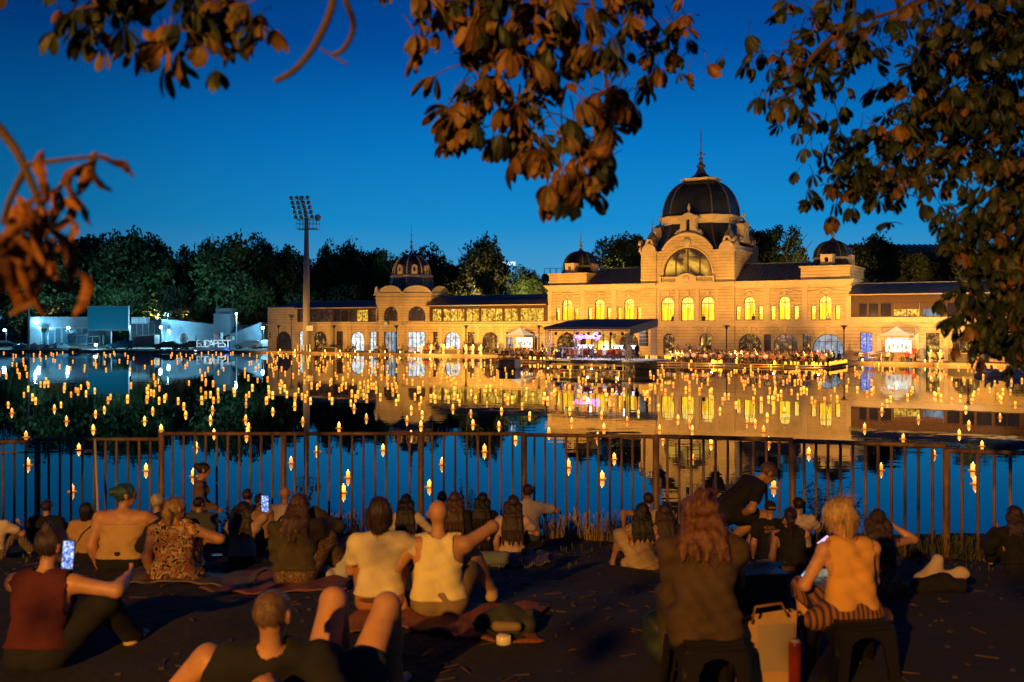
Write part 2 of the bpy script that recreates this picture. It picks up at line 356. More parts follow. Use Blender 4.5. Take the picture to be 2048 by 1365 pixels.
def wpart(name, kind, x0, x1, z0, z1, glow, n=0.0, mull=1, trans=None, parent=PAL, frame=None, deep=.22, strands=False, label=None, M=None):
    """a window or door in its opening: frame part with a pane below it"""
    fr = frame or M_brown; t = .07
    hole = shp(kind, x0+t, x1-t, z0+t, z1-t)
    me = plate_mesh(name, [shp(kind, x0, x1, z0, z1)], [hole], n+.14, .10, fr)
    bm = bmesh.new(); bm.from_mesh(me)
    mb = MB()
    for i in range(mull):
        x = x0+(x1-x0)*(i+1)/(mull+1); top = z1 if kind != 'arch' else z1-(1-math.sqrt(max(0, 1-((x-(x0+x1)/2)/((x1-x0)/2))**2)))*min((x1-x0)/2, z1-z0)
        mb.bx(x-.03, x+.03, n+.15, n+.22, z0+.02, top-.03)
    for z in (trans or []): mb.bx(x0+.04, x1-.04, n+.14, n+.235, z-.04, z+.04)
    if mb.V:
        vs = [bm.verts.new(v) for v in mb.V]; [bm.faces.new([vs[i] for i in f]) for f in mb.F]
    bm.to_mesh(me); bm.free()
    w = link(name, me, parent); 
    if label: w['label'] = label
    ex = .17 if deep > .5 else -.01
    p = plate('pane', [shp(kind if deep < .5 else 'rect', x0-ex, x1+ex, z0-ex, z1+ex)], [], n+deep+.05, .03, glow, w)
    if strands:
        s = MB(); k = int((x1-x0)/.17)
        for i in range(k):
            x = x0+.12+(x1-x0-.24)*i/max(1, k-1)+random.uniform(-.03, .03)
            top = z1-.12-(1-math.sqrt(max(0, 1-((x-(x0+x1)/2)/((x1-x0)/2+.01))**2)))*min((x1-x0)/2, z1-z0) if kind == 'arch' else z1-.1
            ln = random.uniform(.35, 1.35)
            z = top
            while z > top-ln and z > z0+.4:
                h = random.uniform(.10, .3); s.bx(x-.014, x+.014, n+.23, n+.245, z-h, z); z -= h+random.uniform(.03, .16)
        s.build('string_lights', M_strand, w, kind='stuff')
    if M is not None:
        w.matrix_local = M
    return w

c0 = 26.1; SL, SR = 5.94, 46.26
ups = []; H = []
for d in (-17.35, -12.45, -8.1, 8.1, 12.45, 17.35):
    a = .78 if abs(d) > 17 else .72
    ups += [('arch', c0+d-a, c0+d+a, 4.95, 7.88, 1), ('rect', c0+d-1.72, c0+d-1.12, 4.95, 6.72, 0), ('rect', c0+d+1.12, c0+d+1.72, 4.95, 6.72, 0)]
for d in (-2.72, 0, 2.72): ups.append(('arch', c0+d-.88, c0+d+.88, 4.85, 7.98, 1))
low = []
for x0, x1, kind, gl, ml in ((1114, 1155, 'arch', M_cafe, 3), (1181, 1217, 'arch', M_cafe, 2), (1240, 1277, 'arch', M_cafe, 2), (1160, 1172, 'rect', M_dk, 0), (1219, 1232, 'rect', M_cafe, 0), (1326, 1349, 'arch', M_cafe, 1), (1399, 1423.6, 'arch', M_cafe, 1),
                         (1436, 1450, 'rect', M_dk, 0), (1477, 1523, 'arch', M_cafe, 3), (1527.5, 1542, 'rect', M_dk, 0), (1547, 1595, 'arch', M_cafe, 3), (1605, 1622, 'rect', M_cafe, 1), (1625, 1687, 'arch', M_cafeb, 4)):
    z1 = 3.28 if x1-x0 > 15 else 3.2
    low.append((kind, SPX(x0), SPX(x1), .3, z1, gl, ml))
holes = [shp(k, a, b, z0, z1) for k, a, b, z0, z1, _ in ups]+[shp(k, a, b, z0, z1) for k, a, b, z0, z1, _, _ in low]
plate('front_wall', [rect(SL, SR, .2, 9.1)], holes, 0, .35, M_wall, PAL)
for k, a, b, z0, z1, st in ups:
    wpart('window', k, a, b, z0, z1, M_hall, mull=1 if st else 0, trans=[z1-(b-a)/2-.02] if st else None, strands=True, deep=.78, label='tall round-headed window glowing yellow' if st else 'narrow window glowing yellow')
for k, a, b, z0, z1, gl, ml in low:
    wpart('door' if k == 'arch' else 'window', k, a, b, z0, z1, gl, mull=ml, trans=[2.35] if k == 'arch' else [2.6])
b = MB(); b.bx(SL, SL+.35, .35, 8, .2, 9.1); b.bx(SR-.35, SR, .35, 8.2, .2, 9.1); b.bx(SL+.35, SR-.35, 8, 8.35, .2, 9.1); b.build('side_wall', M_wall, PAL)
b = MB(); b.bx(SL+.4, SR-.4, 1.15, 7.9, .2, 9.0); b.build('inner_core', M_dark, PAL)
# mouldings
def mould(name, x0, x1, y0, y1, prof, mt=None, parent=PAL, ends=True):
    """stepped cornice round a rectangle: prof = (z0, z1, projection)"""
    m_ = MB()
    for z0, z1, p in prof: m_.bx(x0-p, x1+p, y0-p, y1+p, z0, z1)
    return m_.build(name, mt or M_trim, parent)
mould('main_cornice', SL, SR, 0, 8.3, [(9.1, 9.25, .10), (9.25, 9.42, .22), (9.42, 9.62, .42), (9.62, 9.78, .55)])
mould('floor_band', SL, SR, 0, 8.1, [(4.28, 4.4, .12), (4.4, 4.52, .2)])
mould('sill_band', SL+.01, SR-.01, .01, 8.05, [(4.72, 4.82, .07)])
mould('plinth', SL, SL+.02, -.06, 8, [(.2, .8, .06)])
# pilasters, keystones, pediments over the windows
b = MB()
for d in (-20.0, -14.9, -10.3, 10.3, 14.9, 20.0):
    b.bx(c0+d-.30, c0+d+.30, -.09, -.004, 4.83, 9.0); b.bx(c0+d-.38, c0+d+.38, -.13, -.004, 8.75, 8.95)
for d in (-1.36, 1.36, -4.0, 4.0): b.bx(c0+d-.22, c0+d+.22, -.12, -.004, 4.85, 8.9); b.bx(c0+d-.28, c0+d+.28, -.16, -.004, 8.2, 8.4)
b.build('pilaster', M_trim, PAL, kind='stuff')
b = MB()
for d in (-17.35, -12.45, -8.1, 8.1, 12.45, 17.35):
    x = c0+d
    pts = [Vector((x-1.75+3.5*i/14, -.12, 8.42+.34*math.exp(-((i-7)/3.2)**2))) for i in range(15)]
    b.tube(pts, .055, 5)
    b.bx(x-1.95, x+1.95, -.05, -.004, 6.86, 6.93); b.bx(x-1.9, x-1.83, -.05, -.004, 6.93, 8.2); b.bx(x+1.83, x+1.9, -.05, -.004, 6.93, 8.2)
    b.tube([Vector((q[0], -.03, q[1])) for q in circ(x, 7.15, .92, .92, 0, math.pi, 12)], .05, 5)
    b.ball((x, -.05, 8.28), (.32, .10, .26), 8, 5); b.ball((x-.55, -.03, 8.18), (.2, .07, .12), 6, 4); b.ball((x+.55, -.03, 8.18), (.2, .07, .12), 6, 4)
for d in (-2.72, 0, 2.72):
    b.tube([Vector((q[0], -.03, q[1])) for q in circ(c0+d, 7.1, 1.02, 1.02, 0, math.pi, 12)], .06, 5); b.bx(c0+d-.28, c0+d+.28, -.16, -.004, 8.15, 8.7)
for k, a, e, z0, z1, gl, ml in low:
    if k == 'arch':
        r = (e-a)/2; x = (a+e)/2; b.tube([Vector((q[0], -.03, q[1])) for q in circ(x, z1-min(r, z1-.35), r+.12, min(r, z1-.35)+.12, 0, math.pi, 14)], .06, 5)
        b.add([(x-.14, -.14, z1+.08), (x+.14, -.14, z1+.08), (x+.24, -.14, z1+.85), (x-.24, -.14, z1+.85), (x-.14, -.0, z1+.08), (x+.14, -.0, z1+.08), (x+.24, -.0, z1+.85), (x-.24, -.0, z1+.85)], [(0,1,2,3),(0,4,5,1),(1,5,6,2),(2,6,7,3),(3,7,4,0)])
        for q in (-1.0, -.72, -.42, .42, .72, 1.0):
            an = math.pi/2+q*.95; x1_, z1_ = x+math.cos(an)*(r+.2), z1-min(r, 2.9)+math.sin(an)*(min(r, 2.9)+.2); x2_, z2_ = x+math.cos(an)*(r+.85), z1-min(r, 2.9)+math.sin(an)*(min(r, 2.9)+.85)
            b.tube([(x1_, -.02, z1_), (x2_, -.02, min(z2_, 4.2))], .035, 4)
    else: b.bx(a-.1, e+.1, -.07, -.004, z1+.02, z1+.12)
b.build('window_moulding', M_trim, PAL, kind='stuff')
# attic boxes and little domes at both ends
def octo(hs, hn, ch, k=1.0):
    return [(-hs+ch, -hn), (hs-ch, -hn), (hs, -hn+ch), (hs, hn-ch), (hs-ch, hn), (-hs+ch, hn), (-hs, hn-ch), (-hs, -hn+ch)]
def loft8(rings, c, mi=0):
    """rings = (z, hs, hn, ch)"""
    m_ = MB(); V = []; F = []
    for z, hs, hn, ch in rings: V += [(c[0]+x, c[1]+y, z) for x, y in octo(hs, hn, ch)]
    for i in range(len(rings)-1):
        for k in range(8): F.append((i*8+k, i*8+(k+1) % 8, (i+1)*8+(k+1) % 8, (i+1)*8+k))
    F.append(tuple((len(rings)-1)*8+k for k in range(8)))
    return m_.add(V, F, mi)
def dome(name, c, z0, hs, hn, ch, h, top, ribs=True, rr=.07, parent=PAL, seg=9):
    rg = []
    for i in range(seg+1):
        a = math.pi/2*i/seg; k = top+(1-top)*math.cos(a); rg.append((z0+h*math.sin(a), hs*k, hn*k, ch*k))
    d = loft8(rg, c).build(name, M_domem, parent)
    if ribs:
        for k in range(8):
            m_ = MB(); m_.tube([Vector((c[0]+octo(a, b_, e)[k][0]*1.005, c[1]+octo(a, b_, e)[k][1]*1.005, z)) for z, a, b_, e in rg], rr, 6); m_.build('rib', M_rib, d)
    return d
FIN = [(.0, 0), (.55, 0), (.62, .12), (.42, .28), (.22, .5), (.13, .8), (.24, .95), (.30, 1.1), (.16, 1.3), (.08, 1.55), (.20, 1.75), (.22, 1.85), (.07, 2.0), (.045, 2.5), (.14, 2.62), (.04, 2.75), (.03, 3.9), (0, 4.0)]
def finial(c, z, sc, h, parent=PAL, mt=None):
    m_ = MB(); m_.lathe([(r*sc, zz*h/4.0) for r, zz in FIN], 10, (c[0], c[1], z)); return m_.build('finial', mt or M_zinc, parent)
for s0 in (SL, SR-5.76):
    cx = s0+2.88
    mould('attic', s0, s0+5.76, 0.05, 8.2, [(9.78, 11.2, 0), (11.2, 11.32, .12), (11.32, 11.45, .2)], M_wall)
    loft8([(11.45, 2.5, 2.5, .82), (11.9, 2.15, 2.15, .7), (12.35, 1.95, 1.95, .65)], (cx, 4.1)).build('dome_skirt', M_domem, PAL)
    loft8([(12.35, 1.98, 1.98, .68), (12.42, 2.15, 2.15, .74), (12.6, 2.26, 2.26, .78), (12.66, 2.05, 2.05, .7)], (cx, 4.1)).build('dome_band', M_trim, PAL)
    dome('small_dome', (cx, 4.1), 12.66, 2.02, 2.02, .68, 2.0, .16, rr=.06)
    finial((cx, 4.1), 14.6, .9, 3.0)
    for ang, px_, py_ in ((0, cx, .9), (math.pi/2, cx+2.2, 3.9)):
        e = plate('oculus_dormer', [[(-.85, 11.45), (.85, 11.45), (.85, 11.65), (.68, 11.75), (.68, 12.75), (.85, 12.85), (-.85, 12.85), (-.68, 12.75), (-.68, 11.75), (-.85, 11.65)]], [circ(0, 12.2, .24, .34, 0, 2*math.pi, 14)[:-1]], -.3, 1.5, M_trim, PAL)
        e.location = (px_, py_, 0); e.rotation_euler = (0, 0, ang)
# slate roofs between
for a, e in ((SL+5.76, 19.82), (32.38, SR-5.76)):
    b = MB(); b.add([(a, .1, 9.78), (e, .1, 9.78), (e, 4.3, 12.15), (a, 4.3, 12.15), (a, 8.3, 9.78), (e, 8.3, 9.78)], [(0, 1, 2, 3), (3, 2, 5, 4), (0, 3, 4), (1, 5, 2)])
    rf = b.build('slate_roof', M_slate, PAL)
    b = MB(); x = a+.3
    while x < e: b.add([(x, .1, 9.80), (x+.05, .1, 9.80), (x+.05, 4.3, 12.17), (x, 4.3, 12.17), (x, .1, 9.86), (x+.05, .1, 9.86), (x+.05, 4.3, 12.23), (x, 4.3, 12.23)], [(4, 5, 6, 7), (0, 4, 7, 3), (1, 2, 6, 5), (0, 1, 5, 4)]); x += .55
    b.bx(a, e, 4.15, 4.45, 12.12, 12.26); b.build('seam', M_slate, rf, kind='stuff')
# ---- the tower
TL, TR = 19.82, 32.38; ZT = 13.9
gab = circ(c0, 16.08-3.7, 3.7, 3.7, math.acos(3.35/3.7), math.pi-math.acos(3.35/3.7), 16)
lun = [(c0-3.25, 10.45), (c0+3.25, 10.45)]+circ(c0, 11.0, 3.25, 3.25, 0, math.pi, 22)
plate('tower_front', [[(TL, 9.78), (TR, 9.78), (TR, ZT), (c0+3.36, ZT)]+gab+[(c0-3.36, ZT), (TL, ZT)]], [lun], -.12, .45, M_wall, PAL)
b = MB(); b.bx(TL, TL+.4, .33, 9.6, 9.78, ZT); b.bx(TR-.4, TR, .33, 9.6, 9.78, ZT); b.bx(TL+.4, TR-.4, 9.2, 9.6, 9.78, ZT); b.bx(TL+.4, TR-.4, .9, 9.2, ZT-.2, ZT-.02); b.build('tower_wall', M_wall, PAL)
b = MB(); b.bx(TL+.5, TR-.5, 1.3, 9, 9.8, ZT-.3); b.build('inner_core', M_dark, PAL)
lw = link('great_window', plate_mesh('great_window', [lun], [[(c0-3.1, 10.55), (c0+3.1, 10.55)]+circ(c0, 11.0, 3.1, 3.1, 0, math.pi, 22)], .12, .14, M_brown), PAL, label='great half-round window of the central tower')
b = MB(); 
for d in (-1.62, 0, 1.62): b.bx(c0+d-.07, c0+d+.07, .1, .24, 10.5, 11+math.sqrt(3.2**2-d*d))
b.build('mullion', M_brown, lw, kind='stuff')
plate('pane', [lun], [], .3, .03, M_lune, lw)
b = MB()
b.tube([Vector((x, -.16, z)) for x, z in circ(c0, 16.08-3.7+.03, 3.72, 3.72, math.acos(3.36/3.72), math.pi-math.acos(3.36/3.72), 20)], .16, 6)
b.tube([Vector((x, -.14, z)) for x, z in circ(c0, 11.0, 3.4, 3.4, 0, math.pi, 24)], .09, 6)
b.tube([Vector((x, -.14, z)) for x, z in circ(c0, 11.0, 4.1, 4.1, .35, math.pi-.35, 24)], .06, 6)
b.ball((c0, -.25, 14.95), (.55, .2, .6), 10, 6); b.build('archivolt', M_trim, PAL)
# corner piers of the tower, from the ground up
for a in (TL, TR-2.1):
    b = MB(); b.bx(a, a+2.1, -.34, -.004, .2, 4.25); b.bx(a, a+2.1, -.34, -.004, 4.84, 9.08); b.bx(a, a+2.1, -.34, -.125, 9.79, ZT-.01)
    b.build('corner_pier', M_wall, PAL)
    b = MB(); b.bx(a-.15, a+2.25, -.5, -.35, 4.27, 4.55); b.bx(a-.1, a+2.2, -.9, -.02, 9.44, 9.76); b.build('pier_band', M_trim, PAL)
for a, ang in ((TL, 0), (TR-2.1, 0), (TL, 1), (TR-2.1, 1)):
    b = MB(); n0 = -.4 if ang == 0 else 7.7
    b.bx(a-.12, a+2.22, n0, n0+2.1, ZT-.28, ZT)
    b.build('pier_cap', M_trim, PAL)
    for dx, dy, rz in ((1.05, -.02, 0), (2.16 if a > 25 else -.06, 1.0, math.pi/2)):
        e = plate('shell_gable', [[(-1.0, ZT)]+[(1.0, ZT)]+circ(0, ZT, 1.0, 1.02, 0, math.pi, 12)[1:-1]], [], 0, .3, M_trim, PAL); e.location = (a+dx, n0+dy+.1, 0); e.rotation_euler = (0, 0, rz)
        e = plate('oculus', [[(-.62, ZT+.95), (.62, ZT+.95), (.5, ZT+1.25), (.3, ZT+1.65), (-.3, ZT+1.65), (-.5, ZT+1.25)]], [circ(0, ZT+1.28, .2, .2, 0, 2*math.pi, 12)[:-1]], .2, .35, M_trim, PAL); e.location = (a+dx, n0+dy+.1, 0); e.rotation_euler = (0, 0, rz)
    b = MB(); b.lathe([(0, -.1), (.75, -.1), (.78, .15), (.55, .3), (.62, .6), (.70, .95), (.5, 1.35), (.25, 1.65), (.14, 1.9), (.2, 2.05), (.08, 2.25), (.05, 2.7), (.1, 2.8), (.03, 2.95), (0, 3.9)], 12, (a+1.05, n0+1.35, ZT+.9)); b.build('onion_finial', M_zinc, PAL)
for q0, q1, q2 in ((TR-.02, TR+.22, TR-.3), (TL-.22, TL+.02, TL)): b = MB(); b.bx(q0, q1, 1.9, 7.5, ZT-.28, ZT); b.bx(q2, q2+.3, 1.5, 7.9, ZT-.01, ZT+.55); b.build('side_parapet', M_trim, PAL)
# balustrade under the great window
b = MB(); b.bx(c0-3.6, c0+3.6, -.5, -.2, 9.8, 9.92); b.bx(c0-3.6, c0+3.6, -.5, -.2, 10.42, 10.56); b.bx(c0-3.75, c0-3.45, -.52, -.18, 9.8, 10.6); b.bx(c0+3.45, c0+3.75, -.52, -.18, 9.8, 10.6)
for i in range(9):
    for sg in (-1, 1): b.lathe([(.05, 0), (.08, .12), (.04, .3), (.07, .5)], 6, (c0+sg*(1.45+.22*i), -.35, 9.92))
b.build('balustrade', M_trim, PAL)
plate('balustrade_shield', [[(c0-1.35, 9.92), (c0+1.35, 9.92), (c0+1.35, 10.5)]+[(c0+1.2-2.4*i/12, 10.55+.42*math.sin(math.pi*i/12)) for i in range(13)]+[(c0-1.35, 10.5)]], [], -.52, .3, M_trim, PAL)
b = MB(); b.lathe([(.25, 0), (.42, .03), (.35, .07), (0, .1)], 12); b.xf(Matrix.Translation((c0, -.53, 10.28))@Matrix.Rotation(math.pi/2, 4, 'X')); b.build('cartouche', M_trim, PAL)
# dome
DC = (c0, 5.1)
loft8([(ZT-.1, 6.0, 4.75, 2.1), (ZT+.9, 5.3, 4.3, 1.95), (ZT+2.2, 4.7, 3.8, 1.8), (17.5, 4.35, 3.55, 1.67)], DC).build('dome_skirt', M_domem, PAL)
loft8([(17.5, 4.4, 3.6, 1.67), (17.75, 4.45, 3.65, 1.67), (17.95, 4.65, 3.85, 1.75), (18.25, 4.75, 3.95, 1.8), (18.38, 5.0, 4.2, 1.9), (18.55, 5.0, 4.2, 1.9), (18.6, 4.55, 3.8, 1.75)], DC).build('dome_band', M_trim, PAL)
gd = dome('great_dome', DC, 18.6, 4.55, 3.8, 1.72, 4.7, .33, rr=.11, seg=12)
b = MB(); rg = [(ZT, 5.98, 4.7, 2.1), (ZT+.9, 5.32, 4.32, 1.95), (ZT+2.2, 4.72, 3.82, 1.8), (17.5, 4.37, 3.57, 1.67)]
for k in range(8): b.tube([Vector((DC[0]+octo(a, e, f)[k][0], DC[1]+octo(a, e, f)[k][1], z)) for z, a, e, f in rg], .09, 6)
b.build('skirt_rib', M_rib, PAL, kind='stuff')
loft8([(23.2, 1.75, 1.5, .7), (23.3, 2.2, 1.9, .85), (23.65, 2.5, 2.15, 1.0), (23.72, 2.0, 1.7, .8)], DC).build('crown_ledge', M_trim, PAL)
b = MB(); b.lathe([(1.6, 0), (1.62, .2), (1.2, .35), (.75, .75), (.5, 1.25), (.42, 1.5), (.62, 1.7), (.6, 1.9), (.3, 2.05), (.2, 2.5), (.34, 2.7), (.2, 2.85), (.09, 3.0), (.08, 3.2), (.07, 6.3), (.03, 6.9), (0, 7.0)], 14, (DC[0], DC[1], 23.65))
b.tube([(DC[0]-.5, DC[1], 26.95), (DC[0]+.5, DC[1], 26.95)], .07, 6); b.ball((DC[0]-.5, DC[1], 26.95), .13, 6, 4); b.ball((DC[0]+.5, DC[1], 26.95), .13, 6, 4); b.ball((DC[0], DC[1], 27.1), .22, 8, 5)
b.build('spire', M_zinc, PAL)
for px_, py_, rz in ((c0, 1.1, 0), (TR-1.1, 5.1, math.pi/2), (TL+1.1, 5.1, -math.pi/2)):
    zb = 16.0 if rz == 0 else 15.1
    prof = [(-1.75, 0), (1.75, 0), (1.75, .4), (1.35, .55), (1.05, .95), (1.0, 2.1), (1.45, 2.35), (1.2, 2.55), (.75, 2.62), (.4, 2.85), (0, 2.95), (-.4, 2.85), (-.75, 2.62), (-1.2, 2.55), (-1.45, 2.35), (-1.0, 2.1), (-1.05, .95), (-1.35, .55), (-1.75, .4)]
    e = plate('dormer', [[(x, zb+z-.15) for x, z in prof]], [arch(-.24, .24, zb+.45, zb+1.95)], -1.0, 1.0, M_trim, PAL); e.location = (px_, py_, 0); e.rotation_euler = (0, 0, rz)
    b = MB(); b.bx(-.26, .26, -.6, -.5, zb+.4, zb+1.97); b.build('dark_opening', M_dark, e)
    b = MB(); b.lathe([(.2, 0), (.16, .15), (.1, .3), (.2, .55), (.22, .8), (.1, .95), (.14, 1.1), (.05, 1.25), (0, 1.3)], 8, (0, -.6, zb+2.75)); b.build('statue', M_trim, e)
    for x in (-1.45, 1.45): b = MB(); b.ball((x, -.6, zb+.35), .3, 8, 5); b.build('scroll', M_trim, e)

# ---- side wings with glazed galleries
M_roof2 = M_slate
def wing(s0, s1, lows, gal, zw0, zw1, z_e, z_r, lab, n_r=3.6, gsil=4.55):
    plate('wing_wall', [rect(s0, s1, .2, 4.28)], [shp(k, a, b, .3, z1) for k, a, b, z1, *_ in lows], 0, .35, M_wall, PAL)
    for k, a, b_, z1, gl, ml, fr in lows: wpart('door' if b_-a > 1 else 'window', k, a, b_, .3, z1, gl, mull=ml, trans=[2.45], frame=fr)
    mould('wing_band', s0, s1, 0, 6, [(4.28, 4.40, .10), (4.40, 4.52, .28)]); 
    b = MB(); b.bx(s0, s1, -.05, .3, 4.53, zw0-.04); b.build('gallery_parapet', M_trim, PAL)
    b = MB(); b.bx(s0, s1, .16, .3, zw1+.03, z_e-.05); b.build('frieze', M_brown, PAL)
    b = MB(); x = s0+.1
    while x < s1-.1: b.tube([(x, .13, zw1+.05), (x+.22, .13, z_e-.07)], .02, 4); b.tube([(x+.22, .125, zw1+.05), (x, .125, z_e-.07)], .02, 4); x += .26
    b.build('frieze_lattice', mat('lattice', (.16, .08, .04)), PAL, kind='stuff')
    for a, b_, k, gl in gal:
        wpart('gallery_window', 'rect', a, b_, zw0, zw1, gl, n=.0, mull=k-1, deep=.25)
    b = MB(); ed = sorted([(a, b_) for a, b_, *_ in gal]); x = s0
    for a, b_ in ed+[(s1, s1)]:
        if a-x > .02: MB().bx(x, a, .1, .3, zw0-.03, zw1+.03).build('gallery_post', M_brown, PAL)
        x = b_
    b = MB(); pr = [(-.95, z_e-.04), (-.8, z_e+.12), (.3, z_e+(z_r-z_e)*.45), (1.6, z_e+(z_r-z_e)*.78), (n_r, z_r)]
    V = []; 
    for y, z in pr: V += [(s0, y, z), (s1, y, z)]
    F = [(2*i, 2*i+1, 2*i+3, 2*i+2) for i in range(len(pr)-1)]
    b.add(V, F); b.bx(s0, s1, -.9, .3, z_e-.12, z_e-.04); b.bx(s0, s1, n_r, 8.5, z_e, z_r-.01)
    rf = b.build('wing_roof', M_roof2, PAL, label=lab)
    b = MB(); b.bx(s0, s1, n_r-.15, n_r+.15, z_r, z_r+.10); b.tube([(s0, -.98, z_e-.02), (s1, -.98, z_e-.02)], .07, 6); b.build('gutter', M_trim, rf)
    b = MB(); b.bx(s0, s1, .5, 7.8, .2, 4.2); b.bx(s0, s1, .5, 7.8, 4.3, z_e-.05); b.build('inner_core', M_dark, PAL)
    b = MB()
    for k, a, b_, z1, *_ in lows:
        if k == 'arch': b.tube([Vector((q[0], -.03, q[1])) for q in circ((a+b_)/2, z1-min((b_-a)/2, z1-.35), (b_-a)/2+.1, min((b_-a)/2, z1-.35)+.1, 0, math.pi, 14)], .06, 5)
    xs_ = sorted((a, b_) for k, a, b_, *_ in lows)
    for (a, b_), (c, d) in zip(xs_, xs_[1:]):
        if c-b_ > .9: x = (b_+c)/2; b.bx(x-.25, x+.25, -.09, -.004, .3, 4.1); b.bx(x-.32, x+.32, -.13, -.004, 3.85, 4.0)
    if b.V: b.build('wall_moulding', M_trim, PAL, kind='stuff')
P = SPX
Zl = 3.35
wing(-14.3, SL-.02, [('rect', P(866), P(875), Zl, M_cafe, 0, M_brown), ('arch', P(889), P(920), Zl, M_shopw, 2, M_brown), ('rect', P(935.5), P(949), Zl, M_cafe, 1, M_brown), ('arch', P(964.6), P(996.6), Zl, M_cafe, 3, M_brown), ('rect', P(1012), P(1027), Zl, M_cafeb, 1, M_brown), ('arch', P(1052), P(1074), Zl, M_gald, 2, M_brown)],
     [(P(a), P(b), k, M_gal) for a, b, k in ((863, 882, 2), (885, 928, 3), (931, 957, 2), (960, 1004, 3), (1007, 1035, 2), (1039, 1087, 3))], 4.87, 6.74, 7.2, 8.7, 'slate roof over the long lit gallery')
wing(-40.3, -23.4, [('rect', P(598), P(611), Zl, M_shopw, 1, M_zinc), ('arch', P(629), P(653), Zl, M_cafe, 3, M_brown), ('rect', P(673), P(686), Zl, M_gald, 1, M_brown), ('arch', P(701), P(728), Zl, M_shopw, 2, M_zinc), ('rect', P(739), P(752), Zl, M_shopw, 1, M_zinc)],
     [(P(a), P(b), k, g) for a, b, k, g in ((597, 609, 1, M_gald), (620, 664, 3, M_gald), (668, 680, 1, M_dk), (682, 696, 1, M_dk), (698, 710, 1, M_gald), (712, 735, 2, M_gal), (737, 754, 1, M_gald))], 4.87, 6.74, 7.05, 8.15, 'slate roof over the far left gallery')
wing(SR+.02, 88, [('rect', P(1720), P(1745), Zl+.1, M_shopb, 1, M_brown), ('rect', P(1773), P(1817), Zl-.2, M_shopw, 1, M_trim), ('rect', P(1852), P(1879), Zl+.1, M_cafe, 0, M_brown), ('arch', P(1905), P(1960), Zl+.15, M_cafe, 3, M_brown), ('arch', P(2010), P(2070), Zl+.15, M_cafe, 3, M_brown)],
     [(P(a), P(b), k, g) for a, b, k, g in ((1717, 1734, 1, M_dk), (1737, 1757, 1, M_dk), (1760, 1783, 1, M_dk), (1786, 1840, 2, M_gal), (1844, 1888, 2, M_cafeb), (1893, 1920, 1, M_dk), (1923, 1949, 1, M_dk), (1952, 1984, 1, M_dk), (1988, 2040, 2, M_dk))], 5.3, 6.9, 7.9, 9.3, 'dark slate roof over the right gallery')
# blinds of the right gallery windows hang half down
b = MB()
for a, e in ((1786, 1840), (1844, 1888)): b.bx(P(a)+.1, P(e)-.1, .1, .15, 6.15, 6.9)
b.build('window_blind', M_brown, PAL)
# plain end block on the far left
P0, P1 = -46.8, -40.32
plate('end_wall', [rect(P0, P1, .2, 7.2)], [arch(P(552.6), P(582.3), .3, 3.3), rect(P(538)+.1, P(541), 2.2, 3.3)], 0, .35, M_wall, PAL)
wpart('door', 'arch', P(552.6), P(582.3), .3, 3.3, M_dk, mull=1, trans=[2.2]); wpart('window', 'rect', P(538)+.1, P(541), 2.2, 3.3, M_dk, mull=0)
b = MB(); b.bx(P0, P0+.35, .36, 8, .2, 7.2); b.bx(P1-.3, P1, .36, 8, .2, 7.2); b.bx(P0, P1, 7.7, 8, .2, 7.2); b.build('side_wall', M_wall, PAL)
mould('end_band', P0, P1, 0, 8, [(4.28, 4.38, .10), (4.38, 4.5, .2)]); mould('end_coping', P0, P1, 0, 8, [(7.2, 7.3, .12)], M_slate)
b = MB(); b.add([(P0, .2, 7.31), (P1, .2, 7.31), (P1+.01, 3.6, 8.15), (P0+4.5, 3.6, 8.15), (P1, 8, 7.31), (P0, 8, 7.31)], [(0, 1, 2, 3), (3, 2, 4, 5), (0, 3, 5)]); b.build('end_roof', M_slate, PAL)

# ---- little eight-sided pavilion between the left wings
OC = Vector((-19.36, 2.5, 0)); AP = 5.2; HS = 2.154
PV = M_wall
for k in range(-2, 3):
    Mx = Matrix.Translation(OC)@Matrix.Rotation(k*math.pi/4, 4, 'Z')
    up = abs(k) < 2
    hl = [arch(-1.27, 1.27, 4.95, 7.1)]+([rect(-1.27, 1.27, .3, 3.35)] if abs(k) < 2 else []) if up else []
    e = plate('pavilion_wall', [rect(-HS+.01, HS-.01, .2, 8.9)], hl, -AP, .35, PV, PAL); e.matrix_local = Mx
    if up:
        wpart('window', 'arch', -1.27, 1.27, 4.95, 7.1, M_gald, n=-AP, mull=1, trans=[5.95], M=Mx)
        wpart('door', 'rect', -1.27, 1.27, .3, 3.35, M_shopw if k == 1 else M_cafeb, n=-AP, mull=3, trans=[2.4], M=Mx)
    b = MB(); b.bx(-HS-.15, HS+.15, -AP-.18, -AP+.2, 4.28, 4.45); b.bx(-HS-.12, HS+.12, -AP-.14, -AP+.2, 8.45, 8.55); b.bx(-HS-.2, HS+.2, -AP-.3, -AP+.2, 8.9, 9.1); e = b.build('pavilion_band', M_trim, PAL); e.matrix_local = Mx
    e = plate('scallop_gable', [[(-2.0, 9.1), (2.0, 9.1)]+circ(0, 9.1, 2.0, 1.0, 0, math.pi, 14)[1:-1]], [], -AP-.1, .3, M_trim, PAL); e.matrix_local = Mx
    b = MB(); b.tube([Vector((-HS-.05, -AP-.12, 9.15))]+[Vector((x, -AP-.12, z)) for x, z in reversed(circ(0, 9.12, 2.0, 1.05, .12, math.pi-.12, 14))]+[Vector((HS+.05, -AP-.12, 9.15))], .13, 6); e = b.build('gable_rim', M_trim, PAL); e.matrix_local = Mx
b = MB(); b.lathe([(5.5, 9.15), (4.4, 9.55), (3.7, 10.1), (3.35, 10.9), (3.15, 11.6), (0, 11.6)], 8, OC, math.pi/8, sm=False); b.build('pavilion_skirt', M_slate, PAL)
